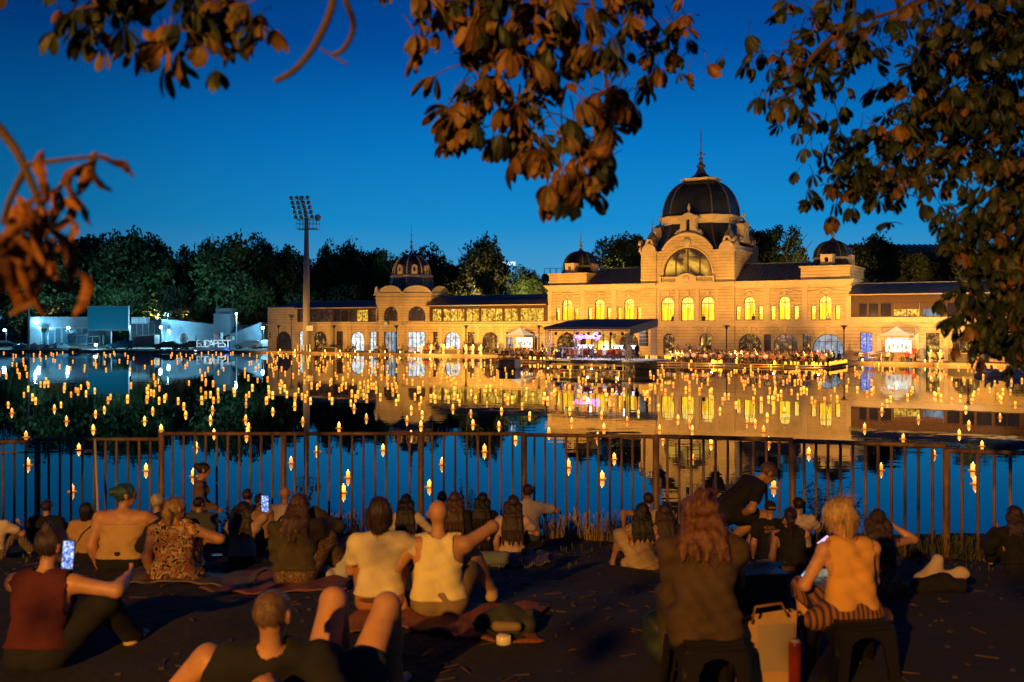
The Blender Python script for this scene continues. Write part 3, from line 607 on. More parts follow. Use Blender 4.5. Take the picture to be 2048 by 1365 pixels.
b = MB(); b.lathe([(3.2, 11.5), (3.4, 11.6), (3.4, 11.85), (3.15, 12.05), (2.9, 12.1)], 8, OC, math.pi/8, sm=False); b.build('pavilion_drum', M_trim, PAL)
M_pdome = mat('pavilion_dome_sheet', (.035, .05, .10), rough=.25, var=.3, scale=1.0)
b = MB(); pr = [(.42+(3.0-.42)*math.cos(math.pi/2*i/9), 12.1+2.95*math.sin(math.pi/2*i/9)) for i in range(10)]; b.lathe(pr, 8, OC, math.pi/8, sm=False); pd = b.build('pavilion_dome', M_pdome, PAL)
for k in range(8):
    a = math.pi/8+k*math.pi/4; b = MB(); b.tube([(OC.x+r*math.cos(a), OC.y+r*math.sin(a), z) for r, z in [(3.4, 10.7), (3.15, 11.6)]+pr], .08, 6); b.build('rib', M_trim, pd)
for k in (-2, -1, 0, 1, 2):
    Mx = Matrix.Translation(OC)@Matrix.Rotation(k*math.pi/4, 4, 'Z')
    if k % 2 == 0 or k == 1:
        e = plate('lucarne', [arch(-.42, .42, 12.05, 13.5)], [circ(0, 12.8, .2, .38, 0, 2*math.pi, 12)[:-1]], -3.0, .5, M_trim, PAL); e.matrix_local = Mx if k != 1 else Mx@Matrix.Identity(4)
finial(OC, 14.95, .8, 4.8, mt=M_zinc)
b = MB(); b.lathe([(.0, 0), (.36, 0), (.36, .1), (0, .12)], 16); b.xf(Matrix.Translation(OC)@Matrix.Translation((-.6, -AP-.35, 4.55))@Matrix.Rotation(math.pi/2, 4, 'X')); b.build('clock', mat('clock_face', (.75, .75, .72), rough=.4), PAL)
# ================================================================ implicit surfaces for people and soft things
def sdf_mesh(name, prims, vox, mats, k=.025, cuts=(), fold=None, fm=.35):
    """prims: (a, b, ra, rb, mat_index[, axis, flat]) round cones melted together; returns one continuous smooth mesh"""
    P = []
    for p in prims:
        a, b, ra, rb = np.array(p[0], float), np.array(p[1], float), p[2], p[3]
        P.append((a, b, ra, rb, p[4] if len(p) > 4 else 0, np.array(p[5], float) if len(p) > 5 and p[5] is not None else None, p[6] if len(p) > 6 else 1.0))
    lo = np.min([np.minimum(p[0], p[1])-max(p[2], p[3]) for p in P], 0)-2.5*vox; hi = np.max([np.maximum(p[0], p[1])+max(p[2], p[3]) for p in P], 0)+2.5*vox
    n = np.ceil((hi-lo)/vox).astype(int)+1
    D = np.full(n, .2, np.float32); ID = np.zeros(n, np.int8); BEST = np.full(n, 9.0, np.float32)
    ax = [lo[i]+np.arange(n[i])*vox for i in range(3)]
    def dist(p, sl):
        a, b, ra, rb, mi, fa, ff = p
        X, Y, Z = np.meshgrid(ax[0][sl[0]], ax[1][sl[1]], ax[2][sl[2]], indexing='ij'); q = np.stack([X-a[0], Y-a[1], Z-a[2]], -1); ba = b-a
        if fa is not None:
            fa = fa/np.linalg.norm(fa); s = 1/ff-1; q = q+fa*((q@fa)[..., None]*s); ba = ba+fa*(ba@fa)*s
        L2 = ba@ba; h = np.clip((q@ba)/L2, 0, 1) if L2 > 1e-9 else np.zeros(q.shape[:3])
        return np.linalg.norm(q-h[..., None]*ba, axis=-1)-(ra+(rb-ra)*h)
    def sub(p, pad):
        r = max(p[2], p[3])+pad; l = np.minimum(p[0], p[1])-r; h = np.maximum(p[0], p[1])+r
        i0 = np.clip(((l-lo)/vox).astype(int), 0, n); i1 = np.clip(((h-lo)/vox).astype(int)+2, 0, n)
        return tuple(slice(int(i0[i]), int(i1[i])) for i in range(3))
    for p in P:
        sl = sub(p, k+2*vox); d = dist(p, sl)
        if d.size == 0: continue
        o = D[sl]; h = np.clip(.5+.5*(o-d)/k, 0, 1); D[sl] = o*(1-h)+d*h-k*h*(1-h)
        bs = BEST[sl]; m_ = d < bs; ID[sl][m_] = p[4]; bs[m_] = d[m_]
    if fold:
        X, Y, Z = np.meshgrid(*ax, indexing='ij'); D += fold(X, Y, Z).astype(np.float32)
    for c in cuts:
        if isinstance(c[0], str):
            pt, nrm = np.array(c[1], float), np.array(c[2], float); nrm /= np.linalg.norm(nrm)
            X, Y, Z = np.meshgrid(*ax, indexing='ij'); D = np.maximum(D, ((X-pt[0])*nrm[0]+(Y-pt[1])*nrm[1]+(Z-pt[2])*nrm[2]).astype(np.float32))
        else:
            p = (np.array(c[0], float), np.array(c[1], float), c[2], c[3], 0, np.array(c[4], float) if len(c) > 4 else None, c[5] if len(c) > 5 else 1.0)
            sl = sub(p, 2*vox); D[sl] = np.maximum(D[sl], -dist(p, sl))
    # surface nets
    ins = D < 0
    c8 = [(i, j, l) for i in (0, 1) for j in (0, 1) for l in (0, 1)]
    def cs(A, o): return A[o[0]:n[0]-1+o[0], o[1]:n[1]-1+o[1], o[2]:n[2]-1+o[2]]
    cnt = sum(cs(ins, o).astype(np.int8) for o in c8); cell = (cnt > 0) & (cnt < 8)
    idx = np.argwhere(cell); 
    if len(idx) == 0: raise RuntimeError('empty implicit '+name)
    vals = np.stack([D[idx[:, 0]+o[0], idx[:, 1]+o[1], idx[:, 2]+o[2]] for o in c8], 1)
    acc = np.zeros((len(idx), 3)); ct = np.zeros(len(idx))
    for a in range(8):
        for e in (1, 2, 4):
            b = a | e
            if b == a: continue
            va, vb = vals[:, a], vals[:, b]; mk = (va < 0) != (vb < 0); t = np.where(mk, va/(va-vb+1e-12), 0)
            pa = np.array(c8[a], float); pb = np.array(c8[b], float)
            acc += np.where(mk[:, None], pa+(pb-pa)*t[:, None], 0); ct += mk
    V = lo+(idx+acc/ct[:, None])*vox
    vid = np.full(cell.shape, -1, np.int64); vid[cell] = np.arange(len(idx))
    Fs = []
    for axn in range(3):
        u, v = [(1, 2), (2, 0), (0, 1)][axn]
        s0 = [slice(None)]*3; s1 = [slice(None)]*3; s0[axn] = slice(0, n[axn]-1); s1[axn] = slice(1, n[axn])
        A, B = ins[tuple(s0)], ins[tuple(s1)]
        for sgn in (0, 1):
            e = np.argwhere((A & ~B) if sgn == 0 else (~A & B)); e = e[(e[:, u] > 0) & (e[:, v] > 0) & (e[:, u] < n[u]-1) & (e[:, v] < n[v]-1)]
            if len(e) == 0: continue
            def gi(du, dv):
                f = e.copy(); f[:, u] += du; f[:, v] += dv; return vid[f[:, 0], f[:, 1], f[:, 2]]
            q = np.stack([gi(-1, -1), gi(0, -1), gi(0, 0), gi(-1, 0)], 1)
            Fs.append(q if sgn == 0 else q[:, ::-1])
    F = np.concatenate(Fs); F = F[(F >= 0).all(1)]
    mi = ID[idx[:, 0], idx[:, 1], idx[:, 2]][F[:, 0]]
    me = bpy.data.meshes.new(name); me.vertices.add(len(V)); me.vertices.foreach_set('co', V.ravel().astype(np.float32))
    me.loops.add(F.size); me.loops.foreach_set('vertex_index', F.ravel().astype(np.int32))
    me.polygons.add(len(F)); me.polygons.foreach_set('loop_start', np.arange(0, F.size, 4, dtype=np.int32)); me.polygons.foreach_set('loop_total', np.full(len(F), 4, np.int32))
    for m in (mats if isinstance(mats, (list, tuple)) else [mats]): me.materials.append(m)
    me.polygons.foreach_set('material_index', mi.astype(np.int32)); me.polygons.foreach_set('use_smooth', np.ones(len(F), bool))
    me.update(calc_edges=True); return me

def v3(*a): return np.array(a, float)
def nrm(v): v = np.array(v, float); return v/(np.linalg.norm(v)+1e-9)
def ik(a, t, l1, l2, pole):
    a, t = np.array(a, float), np.array(t, float); d = t-a; L_ = np.linalg.norm(d); Lc = min(max(L_, abs(l1-l2)+.01), l1+l2-.003); u = d/(L_+1e-9)
    x = (l1*l1-l2*l2+Lc*Lc)/(2*Lc); h = math.sqrt(max(l1*l1-x*x, 1e-6)); p = np.array(pole, float); p = p-u*(p@u); p = nrm(p)
    return a+u*x+p*h, a+u*Lc

def skeleton(pose='sit', lean=.12, side=0., hz=None, hl=None, hr=None, fl=None, fr=None, kl=None, kr=None, el=None, er=None, yaw=0., pitch=0., roll=0., twist=0., m=1.0, hip=None, slouch=0.):
    """joints in a local frame: x right, y forward, z up; the ground at 0"""
    J = {}; P = v3(*(hip or {'sit': (0, 0, .11), 'stool': (0, 0, .46), 'stand': (0, 0, .93)}[pose]))
    u = nrm(v3(side, lean, 1)); u2 = nrm(v3(side*1.1, lean+slouch*.9, 1)); u3 = nrm(v3(side*.7, lean+slouch*1.6+.05, 1))
    J['P'] = P; J['W'] = P+.17*u; J['C'] = J['W']+.17*u2; J['S'] = J['C']+.135*u2; J['N'] = J['S']+.055*u3
    r = nrm(v3(math.cos(twist), math.sin(twist), -side*.6)); J['r'] = r; J['f'] = nrm(np.cross(u2, r)); J['u'] = u2
    cy_, sy_ = math.cos(yaw), math.sin(yaw); hf = nrm(v3(-sy_, cy_, -math.tan(pitch))); hr_ = nrm(np.cross(hf, v3(math.sin(roll), 0, 1))); hu = np.cross(hr_, hf)
    J['hf'], J['hr'], J['hu'] = hf, hr_, hu
    J['H'] = J['N']+.055*u3+.085*hu+.02*hf
    sw = .175*m
    for s, sg, ht, ell in (('L', -1, hl, el), ('R', 1, hr, er)):
        sh = J['S']+r*sg*sw-u2*.035; J['sh'+s] = sh
        ht = sh+v3(sg*.05, .06, -.50) if ht is None else v3(*ht)
        J['el'+s], J['wr'+s] = ik(sh, ht, .285, .255, ell if ell is not None else (sg*.38, -.75, -.3))
    for s, sg, ft, kn in (('L', -1, fl, kl), ('R', 1, fr, kr)):
        hp = P+v3(sg*.085, 0, -.0); J['hp'+s] = hp
        ft = (v3(sg*.13, .56, .07) if pose == 'sit' else v3(sg*.13, .42, .07) if pose == 'stool' else v3(sg*.09, .02, .08)) if ft is None else v3(*ft)
        J['kn'+s], J['an'+s] = ik(hp, ft, .43, .42, kn if kn is not None else (sg*.15, .6 if pose != 'stand' else 1, 1 if pose != 'stand' else 0))
    return J

def hand(wr, el, r=None, curl=.6, side=1, grip=None):
    """a palm, four fingers of unequal length and a thumb, along the forearm"""
    d = nrm(wr-el); up = nrm(r if r is not None else np.cross(d, v3(0, 0, 1))+v3(1e-3, 0, 0)); up = nrm(up-d*(up@d)); nn = np.cross(d, up)
    pr = [(wr, wr+d*.07, .026, .030, 0, nn, .55)]
    for i, ln in enumerate((.068, .078, .074, .058)):
        o = (i-1.5)*.0185; a = wr+d*.085+up*o; b = a+d*ln*.5-nn*ln*.2*curl; c = b+d*ln*.45*(1-curl*.7)-nn*ln*.5*curl
        pr += [(a, b, .0095, .0085, 0), (b, c, .0085, .0072, 0)]
    t0 = wr+d*.03-up*.026; t1 = t0+d*.04-up*.03-nn*.01; pr += [(t0, t1, .012, .010, 0), (t1, t1+d*.028-nn*.008, .0095, .008, 0)]
    return pr

def body_prims(J, m=1.0, f=1.0, feet=True):
    r, fw = J['r'], J['f']; B = []
    for sg in (-1, 1):
        B += [(J['P']+r*sg*.065*m, J['W']+r*sg*.045*m, .105*m*(1.06 if f else 1), .088*m, 0, fw, .86), (J['W']+r*sg*.045*m, J['C']+r*sg*.065*m, .088*m, .098*m, 0, fw, .84), (J['C']+r*sg*.065*m, J['S']+r*sg*.09*m-J['u']*.05, .095*m, .07*m, 0, fw, .8)]
        B.append((J['S']+r*sg*.03-J['u']*.02, J['shL' if sg < 0 else 'shR'], .058*m, .052*m, 0))
    B.append((J['C']+fw*.03, J['S']-J['u']*.03, .10*m, .07*m, 0))
    for s in 'LR':
        B += [(J['sh'+s], J['el'+s], .050*m, .038*m, 0), (J['el'+s], J['wr'+s], .038*m, .026*m, 0), (J['el'+s]+(J['wr'+s]-J['el'+s])*.15, J['el'+s]+(J['wr'+s]-J['el'+s])*.45, .041*m, .035*m, 0)]
        B += [(J['hp'+s], J['kn'+s], .088*m, .058*m, 0), (J['kn'+s], J['an'+s], .054*m, .036*m, 0), (J['kn'+s]+(J['an'+s]-J['kn'+s])*.12, J['kn'+s]+(J['an'+s]-J['kn'+s])*.5, .056*m, .048*m, 0)]
        if feet:
            d = J['an'+s]-J['kn'+s]; fd = v3(d[0]*.3, max(d[1], 0)+.6, 0); fd = nrm(fd); a = J['an'+s]
            B += [(a-fd*.03-v3(0, 0, .025), a+fd*.15-v3(0, 0, .035), .038, .028, 0)]
    return B
def head_prims(J, chin=1.0, ears=True):
    H, hf, hr_, hu = J['H'], J['hf'], J['hr'], J['hu']; B = []
    B.append((J['N']-J['u']*.03, H-hu*.045-hf*.015, .052, .048, 0))
    B += [(H+hu*.032-hf*.022, H+hu*.03+hf*.012, .088, .083, 0, hr_, .86), (H+hf*.03, H+hf*.045-hu*.075, .062, .040, 0, hr_, .9)]
    B += [(H+hf*.075+hu*.012, H+hf*.098-hu*.012, .010, .014, 0), (H+hf*.06+hu*.03, H+hf*.062+hu*.03, .04, .04, 0), (H+hf*.078-hu*.045-hr_*.016, H+hf*.078-hu*.045+hr_*.016, .012, .012, 0)]
    if ears:
        for sg in (-1, 1): B.append((H+hr_*sg*.078-hf*.005-hu*.015, H+hr_*sg*.084-hf*.012+hu*.015, .014, .018, 0, hr_, .5))
    return B
def hair_prims(J, kind, L=.3):
    H, hf, hr_, hu = J['H'], J['hf'], J['hr'], J['hu']; B = []; C = []
    dn = v3(0, 0, -1)
    cap = [(H+hu*.036-hf*.028, H+hu*.036+hf*.004, .098, .094, 0, hr_, .87)]
    face = [(H+hf*.10-hu*.01, H+hf*.09-hu*.12, .078, .08)]
    nape = [('plane', H-hu*.065, -hu)]
    if kind == 'short': B = cap; C = face+[('plane', H-hu*.04, -hu)]; C += [(H+hf*.03-hu*.05+hr_*sg*.09, H+hf*.02-hu*.0+hr_*sg*.09, .035, .02) for sg in (-1, 1)]
    elif kind == 'buzz':
        B = [(H+hu*.034-hf*.024, H+hu*.032+hf*.01, .0905, .0865, 0, hr_, .865)]; C = face+[('plane', H-hu*.03, -hu)]
    elif kind == 'fringe':      # a rim of white or grey hair
        B = cap; C = face+nape
    elif kind == 'bob': B = cap+[(H-hf*.035, H-hf*.045-hu*.10, .10, .075, 0, hr_, 1.0)]+[(H+hr_*sg*.065, H+hr_*sg*.075-hu*.09, .045, .035) for sg in (-1, 1)]; C = face
    elif kind in ('long', 'wavy', 'curly'):
        bk = nrm(-J['f']); p0 = H-hf*.045; p1 = J['N']-J['f']*.105-v3(0, 0, .0); 
        B = list(cap)
        for i in range(-3, 4):
            o = i*.030; a = H+hr_*o*1.0-hf*(.055-abs(i)*.008)-hu*.01; b = p1+J['r']*o*1.15+J['f']*abs(i)*.008; 
            e = b-J['u']*(L-.05-.02*((i*i+i) % 3))-J['f']*.03+J['r']*o*.35
            w = .004 if kind == 'long' else .014
            mid = (b+e)/2+J['r']*w*((-1)**i)
            B += [(a, b, .042, .036, 0), (b, mid, .036, .032, 0), (mid, e, .032, .014, 0)]
        if kind == 'curly':
            rg = np.random.default_rng(5)
            for _ in range(26):
                q = nrm(rg.normal(size=3)-hf*.7+hu*.4); c = H+hu*.03-hf*.02+q*v3(.10, .10, .115); B.append((c, c+rg.normal(size=3)*.02, .028, .02, 0))
        C = face
    elif kind == 'bun': B = cap+[(H+hu*.115-hf*.05, H+hu*.13-hf*.055, .045, .04)]; C = face+nape
    elif kind == 'knot': B = cap+[(H+hu*.05-hf*.13, H+hu*.055-hf*.135, .045, .042)]; C = face+nape
    elif kind == 'pony':
        t = H+hu*.06-hf*.105; m_ = t+dn*.09-nrm(J['f'])*.055; e = t+dn*L-nrm(J['f'])*.02
        B = cap+[(t+hf*.02, t-hf*.012, .034, .032), (t, m_, .034, .046), (m_, e, .046, .014), (m_+hr_*.02, e+hr_*.03+v3(0, 0, .03), .034, .012), (m_-hr_*.015, e-hr_*.02+v3(0, 0, .06), .03, .012)]; C = face
    elif kind == 'cap':
        B = [(H+hu*.045-hf*.02, H+hu*.045+hf*.01, .101, .098, 0, hr_, .9)]; C = [('plane', H-hu*.0, -hu)]
    return B, C
def infl(prims, g, keep=lambda p: True): return [(p[0], p[1], p[2]+g, p[3]+g, 0)+tuple(p[5:]) for p in prims if keep(p)]

def torso_prims(J, m, f):
    return body_prims(J, m, f)[:9]
def lerp(a, b, t): return np.array(a)+(np.array(b)-np.array(a))*t
def folds(seed, amp=.005, fx=1.0):
    a, b_, c = 9+seed % 5, 13+seed % 7, 21+seed % 3
    return lambda X, Y, Z: -amp*.85+amp*(np.sin(a*1.6*Z*fx+7*X+seed)*np.sin(b_*X+4*Y+2*seed)+.7*np.sin(c*1.5*(Z+.8*X)+seed*1.7+2*np.sin(9*X))*np.sin(8*Y+9*X+seed)+.3*np.sin(60*(Z-.4*X)+3*np.sin(7*Y+seed)))
def strands(amp=.004):
    return lambda X, Y, Z: amp*(np.sin(95*X+12*Z)*.6+np.sin(140*Y-9*Z)*.5+np.sin(60*(X+Y)+25*Z)*.5)

def top_prims(J, kind, m, f, g=.012):
    T = infl(torso_prims(J, m, f), g); C = [('plane', J['P']+J['u']*.035 if kind != 'crop' else J['W']-J['u']*.03, -J['u'])]; T = [(p[0], p[1], p[2]+.012, p[3]+.006)+tuple(p[4:6])+(.97,) if i in (0, 4) else p for i, p in enumerate(T)]
    N = J['N']
    neck = [(N-J['u']*.005-v3(0, 0, .0), N+J['u']*.12, .066, .075)]
    arm = lambda t, w: sum([[(J['sh'+s], lerp(J['sh'+s], J['el'+s], min(t, 1)), .052*m+g+w*.4, .045*m+g+w, 0)]+([(J['el'+s], lerp(J['el'+s], J['wr'+s], t-1), .043*m+g+w, .032*m+g+w*.6, 0)] if t > 1 else []) for s in 'LR'], [])
    if kind in ('tee', 'crop'): T += arm(.55, .008); C += neck
    elif kind == 'polo': T += arm(.6, .008)+[(N-J['u']*.01, N+J['u']*.012, .06, .056, 0)]; C += [(N, N+J['u']*.1, .046, .046)]
    elif kind == 'long': T += arm(1.93, .004); C += neck
    elif kind == 'jacket': T += arm(1.93, .016)+[(N-J['u']*.02, N+J['u']*.0, .075, .07, 0)]
    elif kind in ('tank', 'racer', 'strap'):
        sh = [(J['sh'+s]+J['r']*sg*.015+J['u']*.02, J['sh'+s]+J['r']*sg*.02-J['u']*.13, .074 if kind != 'racer' else .074, .070 if kind != 'racer' else .078) for s, sg in (('L', -1), ('R', 1))]
        C += sh+[(N-J['u']*(.01 if kind == 'racer' else .035), N+J['u']*.12, .075, .09)]
        if kind == 'racer': C += [(J['C']+J['r']*sg*.165*m-J['f']*.07+J['u']*.05, J['S']+J['r']*sg*.155*m-J['f']*.05, .075, .075) for sg in (-1, 1)]
        if kind == 'strap': C += [(J['S']-J['f']*.12-J['r']*.05, J['S']-J['f']*.12+J['r']*.05, .085, .085), (N-J['u']*.02, N+J['u']*.12, .1, .12)]
    elif kind == 'tube': C += [('plane', lerp(J['C'], J['S'], .35), J['u'])]
    return T, C
SHORTF = [.62]
def bottom_prims(J, kind, m, f, g=.012):
    T = [(J['P']+J['r']*sg*.065*m, J['P']+J['u']*.07+J['r']*sg*.05*m, .108*m+g, .10*m+g, 0, J['f'], .97) for sg in (-1, 1)]; C = [(J['P']+J['u']*.285-J['f']*.03, J['P']+J['u']*.5-J['f']*.03, .20, .20)] if J['u'][2] > .6 else []
    if kind in ('trousers', 'shorts', 'leggings'):
        for s in 'LR':
            if kind == 'shorts': T.append((J['hp'+s], lerp(J['hp'+s], J['kn'+s], SHORTF[0]), .088*m+g, .078*m+g+.01, 0)); 
            else:
                w = .012 if kind == 'trousers' else 0
                T += [(J['hp'+s], J['kn'+s], .088*m+g, .06*m+g+w, 0), (J['kn'+s], lerp(J['kn'+s], J['an'+s], .95), .058*m+g+w, .04*m+g+w, 0)]
    elif kind == 'skirt':
        for s, sg in (('L', -1), ('R', 1)):
            T += [(J['hp'+s], J['kn'+s], .10*m+g, .08*m+g, 0), (J['hp'+s]+v3(sg*.05, 0, -.02), J['hp'+s]+v3(sg*.16, .05, -.05), .09, .07, 0)]
        T.append((J['hpL'], J['hpR'], .12, .12, 0)); T.append((lerp(J['hpL'], J['hpR'], .5), lerp(J['knL'], J['knR'], .5), .12, .09, 0))
    return T, C

SKIN = mat('skin', (.52, .265, .135), rough=.5, var=.22, scale=6, bump=.0015, bscale=90)
SKIN_D = mat('skin_tanned', (.48, .25, .12), rough=.55, var=.12, scale=7, bump=.0015, bscale=90)
M_screen = {}
NPEOPLE = 0; HAIRO = [None]
def strands_on(ho, hair, J, seed, n, L):
    me = ho.data; nv = len(me.vertices); co = np.empty(nv*3); me.vertices.foreach_get('co', co); co = co.reshape(-1, 3); no = np.empty(nv*3); me.vertices.foreach_get('normal', no); no = no.reshape(-1, 3)
    rg = np.random.default_rng(seed); ix = rg.integers(0, nv, n); kind = hair[0]; V = []; F = []
    c = np.array(J['H'])+J['hf']*.02; ln0 = {'short': .022, 'buzz': .012, 'fringe': .03, 'knot': .04, 'bun': .04, 'bob': .07}.get(kind, .10)
    tie = c+J['hu']*.06-J['hf']*.10
    for i in ix:
        p, m_ = co[i], no[i]; g = np.array([0, 0, -1.]) if kind in ('long', 'wavy', 'curly', 'bob') or p[2] < tie[2]-.03 else (nrm(tie-p) if kind in ('pony', 'knot', 'bun') else nrm(v3(0, 0, -.6)-J['hf']*.6))
        g = g+rg.normal(size=3)*(.10 if kind != 'curly' else .45); t = nrm(g-m_*(g@m_)*.92); w_ = nrm(np.cross(t, m_))*(.0016+.0014*rg.random()); ln = ln0*rg.uniform(.5, 1.5); b0 = len(V); q = p+m_*.0015; n_seg = 4
        for k in range(n_seg+1):
            ww = w_*(1-k/n_seg*.85); V += [q-ww, q+ww]
            t = nrm(t+rg.normal(size=3)*(.10 if kind not in ('curly', 'wavy') else .35)+m_*.02*(rg.random() < .3)*k); q = q+t*ln/n_seg+m_*.0012
        F += [(b0+2*k, b0+2*k+1, b0+2*k+3, b0+2*k+2) for k in range(n_seg)]
    link('hair_strands', mesh_from('hair_strands', V, F, hair[1], smooth=True), ho, kind='stuff')
def person(loc, face=0.0, sc=1.0, vox=.014, m=1.0, f=1, top=None, bottom=None, hair=None, shoes=None, sleeves=None, label=None, group=None, skin=None, pose='sit', extra=None, eyes=False, hands='LR', hgrip=.6, fold=1.0, L=.3, back_print=None, **sk):
    global NPEOPLE; NPEOPLE += 1; seed = NPEOPLE
    J = skeleton(pose, m=m, **sk)
    sk_m = skin or SKIN
    B = body_prims(J, m, f)+head_prims(J)
    me = sdf_mesh('person', B, vox, [sk_m], k=.03)
    # hands at a finer grain, joined into the same mesh
    bm = bmesh.new(); bm.from_mesh(me)
    for s in hands:
        hm = sdf_mesh('hand', hand(J['wr'+s], J['el'+s], curl=hgrip, r=(0, 0, 1) if s == 'L' else (0, 0, 1)), .0065, [sk_m], k=.008); bm.from_mesh(hm); bpy.data.meshes.remove(hm)
    bm.to_mesh(me); bm.free()
    me.polygons.foreach_set('use_smooth', np.ones(len(me.polygons), bool))
    o = link('person', me, None, loc, face, sc, label=label, cat='person', group=group)
    def child(name, pr, C, mt, k=.03, fo=None, v=None):
        ch = link(name, sdf_mesh(name, pr, v or vox, [mt], k=k, cuts=C, fold=fo), o); HAIRO[0] = ch; return ch
    if top:
        T, C = top_prims(J, top[0], m, f, g=.02 if top[0] == 'jacket' else .012)
        if len(top) > 2: T += [(J['hp'+s], lerp(J['hp'+s], J['kn'+s], .3), .10*m+.02, .10, 0) for s in 'LR']; C = C[1:]
        child({'tank': 'tank_top', 'racer': 'tank_top', 'strap': 'strap_top', 'jacket': 'jacket', 'long': 'long_sleeved_shirt', 'tube': 'tube_top'}.get(top[0], 'shirt'), T, C, top[1], k=.035, fo=folds(seed, (.009 if top[0] != 'jacket' else .014)*fold))
    if bottom:
        T, C = bottom_prims(J, bottom[0], m, f); child(bottom[0], T, C, bottom[1], k=.05 if bottom[0] == 'skirt' else .03, fo=folds(seed+3, .005*fold))
    if hair and hair[0] != 'bald':
        T, C = hair_prims(J, hair[0], L); child('cap' if hair[0] == 'cap' else 'hair', T, C, hair[1], k=.02, fo=strands(.0035 if hair[0] not in ('short', 'cap', 'buzz') else .0012), v=min(vox, .011))
        if hair[0] != 'cap': strands_on(o.children[-1] if False else HAIRO[0], hair, J, seed, 520 if vox < .0125 else 200, L)
    if shoes:
        for s in 'LR':
            a = J['an'+s]; d = J['an'+s]-J['kn'+s]; fd = nrm(v3(d[0]*.3, max(d[1], 0)+.6, 0))
            child('shoe', [(a-fd*.04-v3(0, 0, .028), a+fd*.16-v3(0, 0, .038), .050, .040, 0), (a, a-fd*.02-v3(0, 0, .02), .045, .045, 0)], [('plane', a-v3(0, 0, .068), (0, 0, -1))], shoes)
    if eyes:
        for sg in (-1, 1):
            b = MB(); b.ball(J['H']+J['hf']*.088+J['hr']*sg*.03+J['hu']*.008, .011, 8, 6); b.build('eye', mat('eye', (.02, .015, .01), rough=.1), o)
    return o, J
def at_joint(o, p):     # a local joint position in the world
    return Matrix.Translation(o.location)@o.rotation_euler.to_matrix().to_4x4()@Matrix.Diagonal((*o.scale, 1))@Vector(p)
# ================================================================ small people for the far shore (one continuous mesh each)
TOPS = {'white': (.70, .66, .60), 'black': (.02, .02, .025), 'red': (.42, .05, .04), 'tan': (.42, .28, .16), 'blue': (.08, .14, .26), 'grey': (.22, .21, .20)}
M_hairs = mat('dark_hair', (.02, .012, .008), rough=.5); M_pants = mat('dark_trousers', (.03, .03, .04), rough=.9)
FARM = {}
def far_mesh(pose, col):
    if (pose, col) in FARM: return FARM[(pose, col)]
    base = FARM.get((pose, '_'))
    if base is None:
        kw = {'sit': dict(pose='stool', hl=(-.12, .34, .62), hr=(.12, .34, .62), fl=(-.12, .45, .06), fr=(.12, .45, .06)), 'lean': dict(pose='stool', lean=.35, side=.08, hl=(-.05, .4, .60), hr=(.1, .42, .60), fl=(-.1, .5, .06), fr=(.12, .40, .06)),
              'play': dict(pose='stool', lean=.15, hl=(-.12, .38, 1.05), hr=(.28, .30, .85)), 'stand': dict(pose='stand'), 'talk': dict(pose='stand', hl=(-.15, .35, 1.1), lean=.03, fl=(-.16, .1, .08)),
              'bench': dict(pose='stool', lean=-.15, hl=(-.28, .1, .62), fl=(-.1, .6, .06), fr=(.14, .55, .06))}[pose]
        J = skeleton(lean=kw.pop('lean', .08), **kw); B = []
        for i, p in enumerate(body_prims(J, 1.12, 0)):
            p = list(p); j = i-9; p[4] = 1 if i < 9 else (1 if j % 7 == 0 else 0 if j % 7 < 3 else 2 if j % 7 < 6 else 3); B.append(tuple(p))
        B += [(p[0], p[1], p[2]*1.08, p[3]*1.08, 0)+tuple(p[5:]) for p in head_prims(J, ears=False)]+[(J['H']+J['hu']*.045-J['hf']*.035, J['H']+J['hu']*.05, .098, .085, 3)]
        base = sdf_mesh('person', B, .042, [SKIN, M_pants, M_pants, M_hairs], k=.03); FARM[(pose, '_')] = base
    me = base.copy(); me.materials[1] = mat('shirt_'+col, TOPS[col], rough=.9); FARM[(pose, col)] = me; return me
PAIR_USED = {}
def far_person(pose, col, p, rz, where, group, sc=1.0, label=None):
    return link('person', far_mesh(pose, col), None, p, rz, sc, label=label or f'person in {col} top {where}', cat='person', group=group)

# ================================================================ trees
M_leafA = mat('foliage_dark', (.045, .065, .018), rough=.75, var=.5, scale=.5, rnd=.35)
M_leafB = mat('foliage_green', (.06, .10, .022), rough=.75, var=.5, scale=.5, rnd=.35)
M_bark = mat('bark', (.15, .12, .09), rough=.9, var=.4, scale=3, bump=.03)
def crown_mesh(name, nl, nclump, leaf, seed, shape='round', hollow=.55):
    rg = np.random.default_rng(seed); C = []
    while len(C) < nclump:
        q = rg.uniform(-1, 1, 3)
        if shape == 'round': ok = q@q < 1
        elif shape == 'tall': ok = (q[0]**2+q[1]**2) < (1-((q[2]+1)/2)**1.6)*.8+.12
        else: ok = (q[0]**2+q[1]**2) < .5+.4*math.sin(q[2]*2+1)
        if ok: C.append(q)
    C = np.array(C)*[.42, .42, .42]; C[:, 2] += .55
    rad = rg.uniform(.10, .2, nclump)*(1.0 if shape != 'sparse' else .75)
    k = rg.integers(0, nclump, nl); d = rg.normal(size=(nl, 3)); d /= np.linalg.norm(d, axis=1)[:, None]
    rr = rad[k]*(hollow+(1.12-hollow)*rg.random(nl)**.5); P = C[k]+d*rr[:, None]*[1, 1, .8]
    s = leaf*rg.uniform(.5, 1.3, nl); a = rg.normal(size=(nl, 3)); a /= np.linalg.norm(a, axis=1)[:, None]; b = np.cross(a, rg.normal(size=(nl, 3))); b /= np.linalg.norm(b, axis=1)[:, None]
    V = np.stack([P-a*s[:, None], P-b*s[:, None]*.55, P+a*s[:, None], P+b*s[:, None]*.55], 1).reshape(-1, 3)
    return V, np.arange(nl*4).reshape(-1, 4)
CROWNS = []
